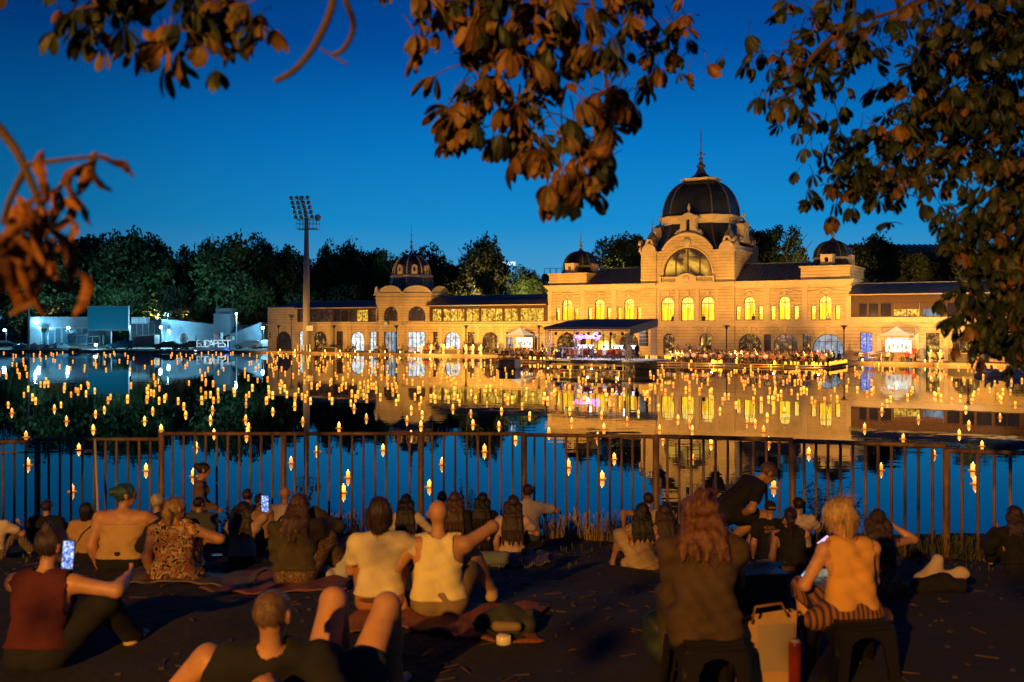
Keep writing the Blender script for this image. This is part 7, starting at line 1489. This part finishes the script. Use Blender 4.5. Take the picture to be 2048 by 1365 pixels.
def soft(name, px, py, d, prims, mt, lab, cat, vox=.012, k=.04, amp=.008, mats=None, rz=0, kids=()):
    p = AT(px, py, d); z = G(p.x, d); e = link(name, sdf_mesh(name, prims, vox, [mt], k=k, fold=folds(int(px), amp, 1.6)), None, (p.x, d, z), rz, label=lab, cat=cat); 
    for nm, pr, mm in kids: link(nm, sdf_mesh(nm, pr, vox, [mm], k=.01), e)
    return e
soft('backpack', 1010, 1240, 6.55, [((-.13, 0, .07), (.02, .02, .09), .07, .09), ((.02, .02, .09), (.14, -.02, .06), .09, .06), ((0, -.07, .05), (.05, -.08, .06), .06, .05), ((-.08, .05, .12), (.04, .05, .13), .035, .045), ((.12, .05, .08), (.17, .02, .14), .03, .02)], mat('backpack_cloth', (.035, .038, .022), rough=.8, var=.4, scale=6), 'dark green backpack lying on the rug right of the couple', 'backpack', kids=[('strap', [((-.2, -.1, .1), (-.05, -.17, .05), .014, .014), ((-.05, -.17, .05), (.12, -.16, .03), .014, .014)], BLK), ('pocket_flap', [((-.05, -.15, .1), (.08, -.16, .10), .035, .03)], mat('flap_gold', (.22, .15, .06), rough=.7))])
soft('dog_toy_bag', 1882, 1172, 8.1, [((-.12, 0, .08), (.10, 0, .08), .09, .08), ((-.06, .02, .12), (-.02, .02, .26), .07, .04), ((.08, 0, .14), (.17, -.02, .17), .045, .04)], mat('pale_plush', (.55, .44, .34), rough=.95), 'pale crumpled cloth bag on the ground at the right', 'bag')
soft('dark_bag', 1880, 1215, 7.8, [((-.16, 0, .05), (.16, 0, .06), .06, .05), ((0, .04, .08), (.08, .04, .1), .05, .04)], BLK, 'dark bag lying in front of the pale cloth bag at the right', 'bag')
soft('white_cloth', 668, 1128, 9.1, [((-.10, 0, .05), (.1, 0, .06), .05, .05), ((.06, .03, .08), (.13, .05, .19), .045, .03), ((-.12, -.03, .04), (-.02, -.06, .05), .04, .03)], mat('bluish_cloth', (.5, .5, .56), rough=.95), 'crumpled white-blue cloth on the blanket edge beside the olive jacket', 'cloth', amp=.014)
soft('bag_pile', 690, 1100, 10.2, [((-.2, 0, .07), (.2, 0, .08), .09, .08), ((.1, 0, .12), (.2, .05, .1), .07, .06)], BLK, 'dark bag on the ground left of the woman in the pale tee', 'bag')
soft('shoulder_bag', 1352, 1200, 5.9, [((-.10, 0, .20), (.08, 0, .18), .10, .09), ((-.05, 0, .10), (.05, 0, .10), .12, .11), ((0, 0, .30), (.12, 0, .42), .05, .04)], mat('dark_green_bag', (.02, .035, .028), rough=.6), 'dark green bag leaning against the left side of the first stool', 'bag')
soft('cushion', 1000, 1130, 10.5, [((-.16, 0, .07), (.12, 0, .07), .075, .07)], mat('blue_grey_cloth', (.16, .19, .20), rough=.9), 'blue-grey rolled cushion beside the woman with very long hair', 'cushion', amp=.004)
soft('jumper', 1512, 1165, 9.0, [((-.1, 0, .08), (.06, 0, .09), .09, .08), ((.05, 0, .1), (.1, 0, .15), .07, .05)], mat('grey_mauve_knit', (.22, .18, .2), rough=.95), 'grey-mauve bundled jumper beside the woman with the low ponytail', 'jumper')
# tote bag with a white panel
p = AT(1530, 1365, 5.55); e = empty('tote_bag', (p.x, 5.55, G(p.x, 5.55)), .1, label='ochre and white paper tote bag standing between the two stools', cat='bag')
b = MB(); b.add([(-.17, -.06, 0), (.14, -.07, .0), (.17, .07, .02), (-.15, .08, 0), (-.15, -.05, .36), (.16, -.06, .42), (.17, .05, .40), (-.14, .06, .36)], [(0, 3, 2, 1), (0, 1, 5, 4), (1, 2, 6, 5), (2, 3, 7, 6), (3, 0, 4, 7)]); b.build('bag_body', mat('tote_paper', (.42, .25, .1), rough=.8, var=.2, scale=3, bump=.01, bscale=12), e)
b = MB(); b.add([(-.06, -.072, .10), (.135, -.078, .09), (.14, -.076, .36), (-.07, -.068, .35)], [(0, 1, 2, 3)]); b.build('panel', mat('tote_panel', (.30, .23, .15), rough=.8), e)
b = MB(); b.tube([(-.1, -.07, .36), (-.09, -.10, .46), (.05, -.11, .48), (.10, -.09, .40)], .008, 5); b.build('handle', M_wood, e)
def can(px, py, d, h, r, mt, lab, cat='can', neck=False, tilt=0):
    p = AT(px, py, d); e = empty(cat, (p.x, d, G(p.x, d)+.01), label=lab, cat=cat); b = MB(); b.lathe([(0, 0), (r, 0), (r, h*.65 if neck else h*.95)]+([(r*.4, h*.8), (r*.35, h), (0, h)] if neck else [(r*.9, h), (0, h)]), 14); b.build('body', mt, e)
    b = MB(); b.lathe([(r*(.42 if neck else .75), h), (r*(.42 if neck else .75), h+.012), (0, h+.012)], 10); b.build('cap', M_steel, e); e.rotation_euler = (tilt, tilt*.5, 0)
can(1590, 1350, 5.45, .26, .036, mat('red_can', (.25, .03, .015), rough=.25), 'tall red drinks can with a metal top between the stools')
can(1478, 1180, 8.6, .25, .035, mat('bottle_glass', (.05, .03, .01), rough=.08), 'dark glass bottle standing behind the brown jacket', 'bottle', True)
can(1490, 1195, 8.2, .22, .034, mat('bottle_clear', (.25, .25, .22), rough=.1), 'pale bottle next to the dark bottle behind the jacket', 'bottle', True)
can(1508, 1262, 6.6, .20, .032, mat('bottle_orange', (.5, .22, .08), rough=.2), 'small bottle with an orange label lying by the tote bag', 'bottle', True, .9)
can(1007, 1262, 6.3, .05, .045, mat('candle_jar', (.6, .4, .1), rough=.2, em=(1, .5, .1), es=.25), 'small gold candle jar in front of the backpack', 'jar')
# pizza slices on paper, resting on a cool box
p = AT(1505, 1215, 7.2); zb_ = G(p.x, 7.2); e = empty('cool_box', (p.x, 7.2, zb_), .2, label='dark low cool box carrying the food paper', cat='box'); b = MB(); b.bx(-.2, .2, -.14, .14, 0, .24); b.build('body', M_pl, e); b = MB(); b.bx(-.21, .21, -.15, .15, .24, .275); b.build('lid', M_pl, e)
e = empty('food_paper', (p.x, 7.2, zb_+.28), .3, label='greasy paper with pizza slices on the dark cool box', cat='food'); b = MB(); b.add([(-.18, -.14, .0), (.02, -.17, .01), (.24, -.06, .05), (.16, .12, .02), (-.1, .13, .01), (0, 0, .004)], [(0, 1, 5), (1, 2, 5), (2, 3, 5), (3, 4, 5), (4, 0, 5)]); b.build('paper', mat('food_paper', (.72, .55, .3), rough=.7), e)
for i in range(3): b = MB(); x = -.05+.07*i; b.add([(x-.05, -.03, .02), (x+.06, -.05+.03*i, .03), (x+.02, .08, .02), (x-.05, -.03, .035), (x+.06, -.05+.03*i, .045), (x+.02, .08, .035)], [(3, 4, 5), (0, 2, 1), (0, 1, 4, 3), (1, 2, 5, 4), (2, 0, 3, 5)]); b.build('pizza_slice', mat('pizza', (.50, .16, .05), var=.5, scale=40), e)
# the blonde woman's neighbour holds a lit phone too, another rests on the floral blanket
phone(AT(1648, 1082, 11.0), (R(30), R(40), .3), 'pale violet glowing phone beyond the blonde woman', mat('phone_violet', (.4, .3, .5), em=(.9, .65, 1.1), es=1.0))
phone(AT(433, 1110, 9.6), (R(80), R(0), .5), 'phone with a pale blue glow lying right of the floral dress', size=(.08, .16))
# loose trainer soles and keys glinting in the grass
for i, (px, py, d) in enumerate(((415, 1262, 5.4), (432, 1268, 5.35), (355, 1330, 5.2))):
    p = AT(px, py, d); link('trinket', MB().ball((0, 0, .012), (.018, .012, .012), 8, 5).mesh('trinket', [mat('brass', (.6, .45, .1), metal=.9, rough=.3)]), None, (p.x, d, G(p.x, d)+.0), label='small brass trinket glinting on the ground by the raised knee', cat='trinket', group='brass trinkets on the ground')
# posts of the street lamp and of the added fill lamp
for i, (x, y, z) in enumerate(STREET):
    e = empty('street_and_fill_lamp', (x, y-.6, GZ(y)), label='tall street lamp standing behind the bank, '+('the nearer one' if i == 0 else 'the farther one, added as fill'), cat='street lamp'); h = z-GZ(y)
    b = MB(); b.tube([(0, 0, 0), (0, 0, h+.2), (0, .55, h+.35)], [.09, .06, .04], 8); b.build('pole', M_steel, e); b = MB(); b.lathe([(0, .3), (.28, .22), (.34, .12), (.30, .10)], 14, (0, .6, h)); b.build('lamp_shade', M_dark, e)
# ================================================================ horse chestnut boughs hanging into the view
M_lf1 = mat('chestnut_leaf', (.045, .045, .012), rough=.6, var=.35, scale=22, col2=(.15, .075, .018), bump=.002, bscale=60)
M_lf2 = mat('chestnut_leaf_brown', (.10, .045, .013), rough=.6, var=.4, scale=22, col2=(.22, .105, .022), bump=.002, bscale=60)
M_lf3 = mat('chestnut_leaf_shade', (.014, .026, .009), rough=.6, var=.4, scale=22, bump=.002, bscale=60)  # leaf colour darkened to stand for shade, chiefly in the right canopy
M_brn = mat('branch_bark', (.07, .045, .03), rough=.9, var=.3, scale=20, bump=.004)
def palmate(seed, n=7, L_=.15, droop=.8):
    r_ = random.Random(seed); b = MB()
    for k in range(n):
        a = (k-(n-1)/2)*(2.2/(n-1))*1.35+r_.uniform(-.12, .12); ln = L_*(1-.07*abs(k-(n-1)/2)**1.3)*r_.uniform(.85, 1.1); w_ = ln*.165*r_.uniform(.85, 1.15)
        dr = droop*r_.uniform(.75, 1.2); rows = [(0, .05), (.25, .45), (.5, .82), (.72, 1.0), (.88, .7), (1.0, .0)]; V = []; tw = r_.uniform(-.4, .4)
        ca, sa = math.sin(a), math.cos(a)
        for t_, w0 in rows:
            th = dr*(.35+.65*t_); rad = ln*t_*math.cos(th*.85)*.9+.005; z = -ln*t_*math.sin(th)
            for sd in (-1, 0, 1):
                ww = w_*w0*sd; fold_ = (-.35*w_*w0 if sd == 0 else 0)
                V.append((ca*rad+sa*ww*math.cos(tw), sa*rad-ca*ww*math.cos(tw), z+fold_+ww*math.sin(tw)))
        F = []
        for i in range(5):
            F += [(i*3, i*3+1, i*3+4, i*3+3), (i*3+1, i*3+2, i*3+5, i*3+4)]
        b.add(V, F, 0, True)
    b.tube([(0, -.09, .05), (0, -.04, .03), (0, 0, 0)], .003, 4); return b
LV = [[palmate(60+i, 5+2*(i % 2), .118, (.85, 1.15, 1.35, 1.0, 1.5)[i]).mesh('leaf', [mt]) for i in range(5)] for mt in (M_lf1, M_lf2, M_lf3)]
def px_pt(px, py, d): return AT(px, py, d)
def bough(parent, pts, r0, r1, name='branch'):
    P_ = [AT(*p) if len(p) == 3 else Vector(p) for p in pts]; out = []
    for i in range(len(P_)-1):          # smooth
        for k in range(5):
            t_ = k/5; a = P_[max(i-1, 0)]; b_ = P_[i]; c = P_[i+1]; d = P_[min(i+2, len(P_)-1)]
            out.append(.5*((2*b_)+(c-a)*t_+(2*a-5*b_+4*c-d)*t_*t_+(3*b_-a-3*c+d)*t_**3))
    out.append(P_[-1]); n = len(out); b = MB(); b.tube(out, [r0+(r1-r0)*i/(n-1) for i in range(n)], 7); return b.build(name, M_brn, parent), out
TR1 = empty('chestnut_tree', (6.6, 2.2, GZ(2)), label='horse chestnut whose boughs hang over the top centre and right of the view', cat='tree'); TR1.location = (0, 0, 0)
TR2 = empty('chestnut_tree', (0, 0, 0), label='horse chestnut reaching in from the left with sparse browned leaves', cat='tree')
b = MB(); b.tube([(7.4, 1.0, GZ(1)-.2), (7.3, 1.1, 4.4), (7.0, 1.5, 6.2), (6.3, 2.4, 8.5), (5.9, 3, 10)], [.42, .30, .26, .16, .08], 12); b.build('trunk', M_bark, TR1)
b = MB(); b.tube([(-6.4, 1.0, GZ(1)-.2), (-6.3, 1.1, 4.4), (-5.8, 1.6, 6.4), (-5.0, 2.4, 8.0)], [.34, .26, .2, .1], 12); b.build('trunk', M_bark, TR2)
NL = [0]; REST = {0: MB(), 1: MB(), 2: MB()}
def leaf_at(parent, p, pal, sc=1.0, face=None, indiv=True):
    k = rl.choices((0, 1, 2), pal)[0]; me = LV[k][rl.randrange(5)]
    rz = rl.uniform(0, 6.28) if face is None else face+rl.gauss(0, .8); rx = rl.gauss(.0, .4)-.25; ry = rl.gauss(0, .35); s_ = sc*rl.uniform(.75, 1.2)
    if indiv and NL[0] < 292:
        o_ = link('leaf', me, parent, p); o_.rotation_euler = (rx, ry, rz); o_.scale = (s_,)*3; NL[0] += 1
    else:
        M_ = Matrix.Translation(p)@Matrix.Rotation(rz, 4, 'Z')@Matrix.Rotation(ry, 4, 'Y')@Matrix.Rotation(rx, 4, 'X')@Matrix.Scale(s_, 4); r_ = REST[k]; b0 = len(r_.V)
        r_.V += [tuple(M_@v.co) for v in me.vertices]; 
        for pl in me.polygons: r_.F.append(tuple(b0+i for i in pl.vertices)); r_.M.append(0); r_.S.append(True)
def sprays(parent, path, n, spread, pal, sc=1.0, t0=.2, down=.5, indiv=True):
    for i in range(n):
        t_ = t0+(1-t0)*rl.random(); q = path[int(t_*(len(path)-1))]; p = q+Vector((rl.gauss(0, spread), rl.gauss(0, spread), rl.gauss(-spread*down, spread*.8)))
        leaf_at(parent, p, pal, sc, indiv=indiv)
# centre cluster
PC = (4, 4.5, 3.2)
c1 = [(1330, -260, 3.9), (1210, -90, 3.9), (1120, 60, 3.9), (1080, 190, 4.0), (1040, 260, 4.0)]
c2 = [(1120, 40, 3.9), (1020, 120, 3.9), (960, 190, 3.95), (915, 240, 3.95)]
c3 = [(1180, -20, 3.9), (1200, 90, 3.85), (1215, 200, 3.9), (1190, 290, 3.9), (1130, 360, 3.9), (1105, 385, 3.9)]
c4 = [(1080, 190, 4.0), (1120, 255, 3.95), (1180, 225, 3.9)]
c5 = [(1210, -60, 4.4), (1290, 20, 4.5), (1330, 70, 4.6), (1345, 120, 4.6)]
c6 = [(1100, -80, 3.9), (980, -20, 3.8), (900, 10, 3.8), (870, 15, 3.8)]
c7 = [(1040, 170, 4.0), (1035, 240, 4.0), (1070, 300, 4.0)]
for c, n, sp, r0 in ((c1, 38, .085, .014), (c2, 44, .075, .008), (c3, 50, .055, .009), (c4, 10, .05, .004), (c5, 34, .075, .006), (c6, 36, .085, .008), (c7, 16, .04, .005)):
    _, path = bough(TR1, c, r0, .003); sprays(TR1, path, n, sp, PC if c is not c5 else (5, 2, 4), .95 if c is not c5 else .75, t0=.25, down=.35)
for px, py in ((1105, 400), (1112, 430), (1095, 425), (1120, 405), (1150, 370), (1175, 375), (895, 235), (905, 255), (920, 280), (985, 300), (1000, 290), (1070, 320), (1080, 330), (1160, 345)): leaf_at(TR1, AT(px, py-22, 3.9), (2, 5, 1), 1.0)
for x in range(60):     # dense top of the centre cluster
    leaf_at(TR1, AT(rl.uniform(900, 1250), rl.uniform(-40, 120), rl.uniform(3.7, 4.6)), PC, 1.0)
for px, py in ((1315, 60), (1330, 130), (1305, 140), (1365, 10), (1370, 45), (1375, 95), (1310, 165), (1290, 25)): leaf_at(TR1, AT(px, py-15, 4.7), (3, 1, 5), .62)
# branch of the top left cluster
d1 = [(430, -160, 3.0), (330, -60, 3.0), (230, 0, 3.0), (150, 20, 3.0)]; d2 = [(560, -120, 3.0), (470, -20, 3.0), (400, 40, 3.0), (350, 55, 3.0)]
for c, n in ((d1, 34), (d2, 36)):
    _, path = bough(TR2, c, .012, .003); sprays(TR2, path, n, .07, (3, 1.2, 7), .8, t0=.2, down=.25)
for px, py in ((180, 60), (210, 75), (360, 80), (395, 85), (440, 95), (470, 70), (520, 60), (500, 85), (120, 30), (290, 70), (330, 60)): leaf_at(TR2, AT(px, py-10, 3.0), (4, 5, 2), .6)
# bare twigs
bough(TR2, [(900, -200, 2.4), (690, -120, 2.4), (665, 10, 2.4), (630, 90, 2.4), (590, 140, 2.4), (550, 163, 2.4)], .012, .007, 'bare_twig'); bough(TR2, [(690, -120, 2.4), (690, -10, 2.4), (707, 50, 2.4), (690, 95, 2.4), (665, 112, 2.4)], .009, .006, 'bare_twig'); bough(TR2, [(640, 97, 2.4), (670, 115, 2.4), (695, 130, 2.4)], .003, .003, 'bare_twig')
# left edge browned bunch, close to the lens
bough(TR2, [(-200, 120, 2.2), (-60, 200, 2.1), (25, 290, 2.1), (60, 360, 2.1), (85, 420, 2.1)], .013, .007); bough(TR2, [(45, 330, 2.1), (110, 322, 2.1), (170, 315, 2.1), (190, 318, 2.1)], .006, .004); bough(TR2, [(50, 340, 2.1), (20, 400, 2.1), (5, 450, 2.1)], .008, .006)
M_crisp = mat('crisp_leaf', (.13, .045, .012), rough=.7, var=.5, scale=30, col2=(.36, .14, .025), bump=.004, bscale=80)
def crumpled(seed, L_=.12):
    r_ = random.Random(seed); V = []; F = []
    for i in range(9):
        t_ = i/8; w_ = L_*.26*math.sin(math.pi*min(1, t_*.9+.06))**.7
        for k in range(5):
            s_ = (k-2)/2; V.append((w_*s_*math.cos(1.1*s_)+r_.gauss(0, .003), .035*math.sin(3*t_+seed)-abs(s_)*w_*.8+r_.gauss(0, .003), -L_*t_+r_.gauss(0, .003)))
    for i in range(8):
        for k in range(4): F.append((i*5+k, i*5+k+1, i*5+k+6, i*5+k+5))
    return mesh_from('leaf', V, F, M_crisp, smooth=True)
CR_ = [crumpled(i) for i in range(5)]
for i in range(60):
    if i < 50: px, py = rl.gauss(50, 45), rl.gauss(455, 48); py += max(0, 60-px)*.5
    elif i < 56: px, py = rl.gauss(118, 14), rl.gauss(400, 30)
    else: px, py = (178, 200, 190, 205)[i-56], (306, 304, 320, 318)[i-56]
    o_ = link('leaf', CR_[i % 5], TR2, AT(px, py, rl.uniform(1.95, 2.25))); o_.rotation_euler = (rl.gauss(0, .3), rl.gauss(0, .3), rl.uniform(0, 6.28)); o_.scale = (rl.uniform(.6, .9),)*3; NL[0] += 1
# right canopy
PR = (1.8, .6, 9)
rb = [([(2300, -200, 5.2), (2000, -60, 5.2), (1800, 20, 5.2), (1640, 60, 5.2), (1560, 90, 5.2)], 56, .15), ([(1700, 40, 5.2), (1620, 120, 5.1), (1590, 180, 5.1), (1575, 225, 5.1)], 34, .11), ([(2300, 0, 5.6), (2050, 120, 5.6), (1850, 230, 5.6), (1720, 290, 5.6), (1650, 310, 5.6)], 70, .12),
      ([(1850, 230, 5.6), (1780, 310, 5.6), (1720, 370, 5.6), (1680, 395, 5.6)], 40, .11), ([(2100, 200, 5.6), (1950, 290, 5.6), (1860, 330, 5.6), (1800, 380, 5.6)], 44, .10), ([(2300, 150, 5.4), (2120, 300, 5.4), (2010, 420, 5.4), (1960, 520, 5.4), (1940, 600, 5.4), (1975, 680, 5.4)], 62, .085),
      ([(2200, -50, 5.6), (2050, 40, 5.7), (1920, 100, 5.8), (1800, 140, 5.8)], 90, .2), ([(2250, 300, 5.3), (2090, 480, 5.3), (2030, 600, 5.3), (2010, 700, 5.3)], 80, .11), ([(2060, 330, 5.4), (1960, 400, 5.4), (1915, 440, 5.4), (1900, 460, 5.4)], 34, .08)]
for c, n, sp in rb:
    _, path = bough(TR1, c, .02, .004); sprays(TR1, path, int(n*1.7), sp, PR, .82, t0=.12, down=.25, indiv=NL[0] < 292)
for x in range(520): leaf_at(TR1, AT(2120-rl.random()**1.7*300, rl.uniform(-40, 330), rl.uniform(5.2, 6.8)), (1.2, .3, 9), .9)
for x in range(300): leaf_at(TR1, AT(2095-rl.random()**1.4*110, rl.uniform(300, 720), rl.uniform(5.2, 6.4)), (1.2, .3, 9), .85)
# added bough, out of view: dapples the nearer street lamp's light on the bank
bough(TR2, [Vector((-6.2, 1.2, 5.2)), Vector((-4.2, .4, 5.9)), Vector((-2, -.2, 5.9)), Vector((.5, -.4, 6.0))], .05, .01)
for i in range(80): leaf_at(TR2, Vector((rl.uniform(-4.6, -1.0), rl.uniform(-1.2, .5), rl.uniform(5.0, 6.3))), (4, 1, 5), 1.3, indiv=False)
for k, r_ in REST.items():
    if r_.V: r_.build('foliage', (M_lf1, M_lf2, M_lf3)[k], TR1, kind='stuff')
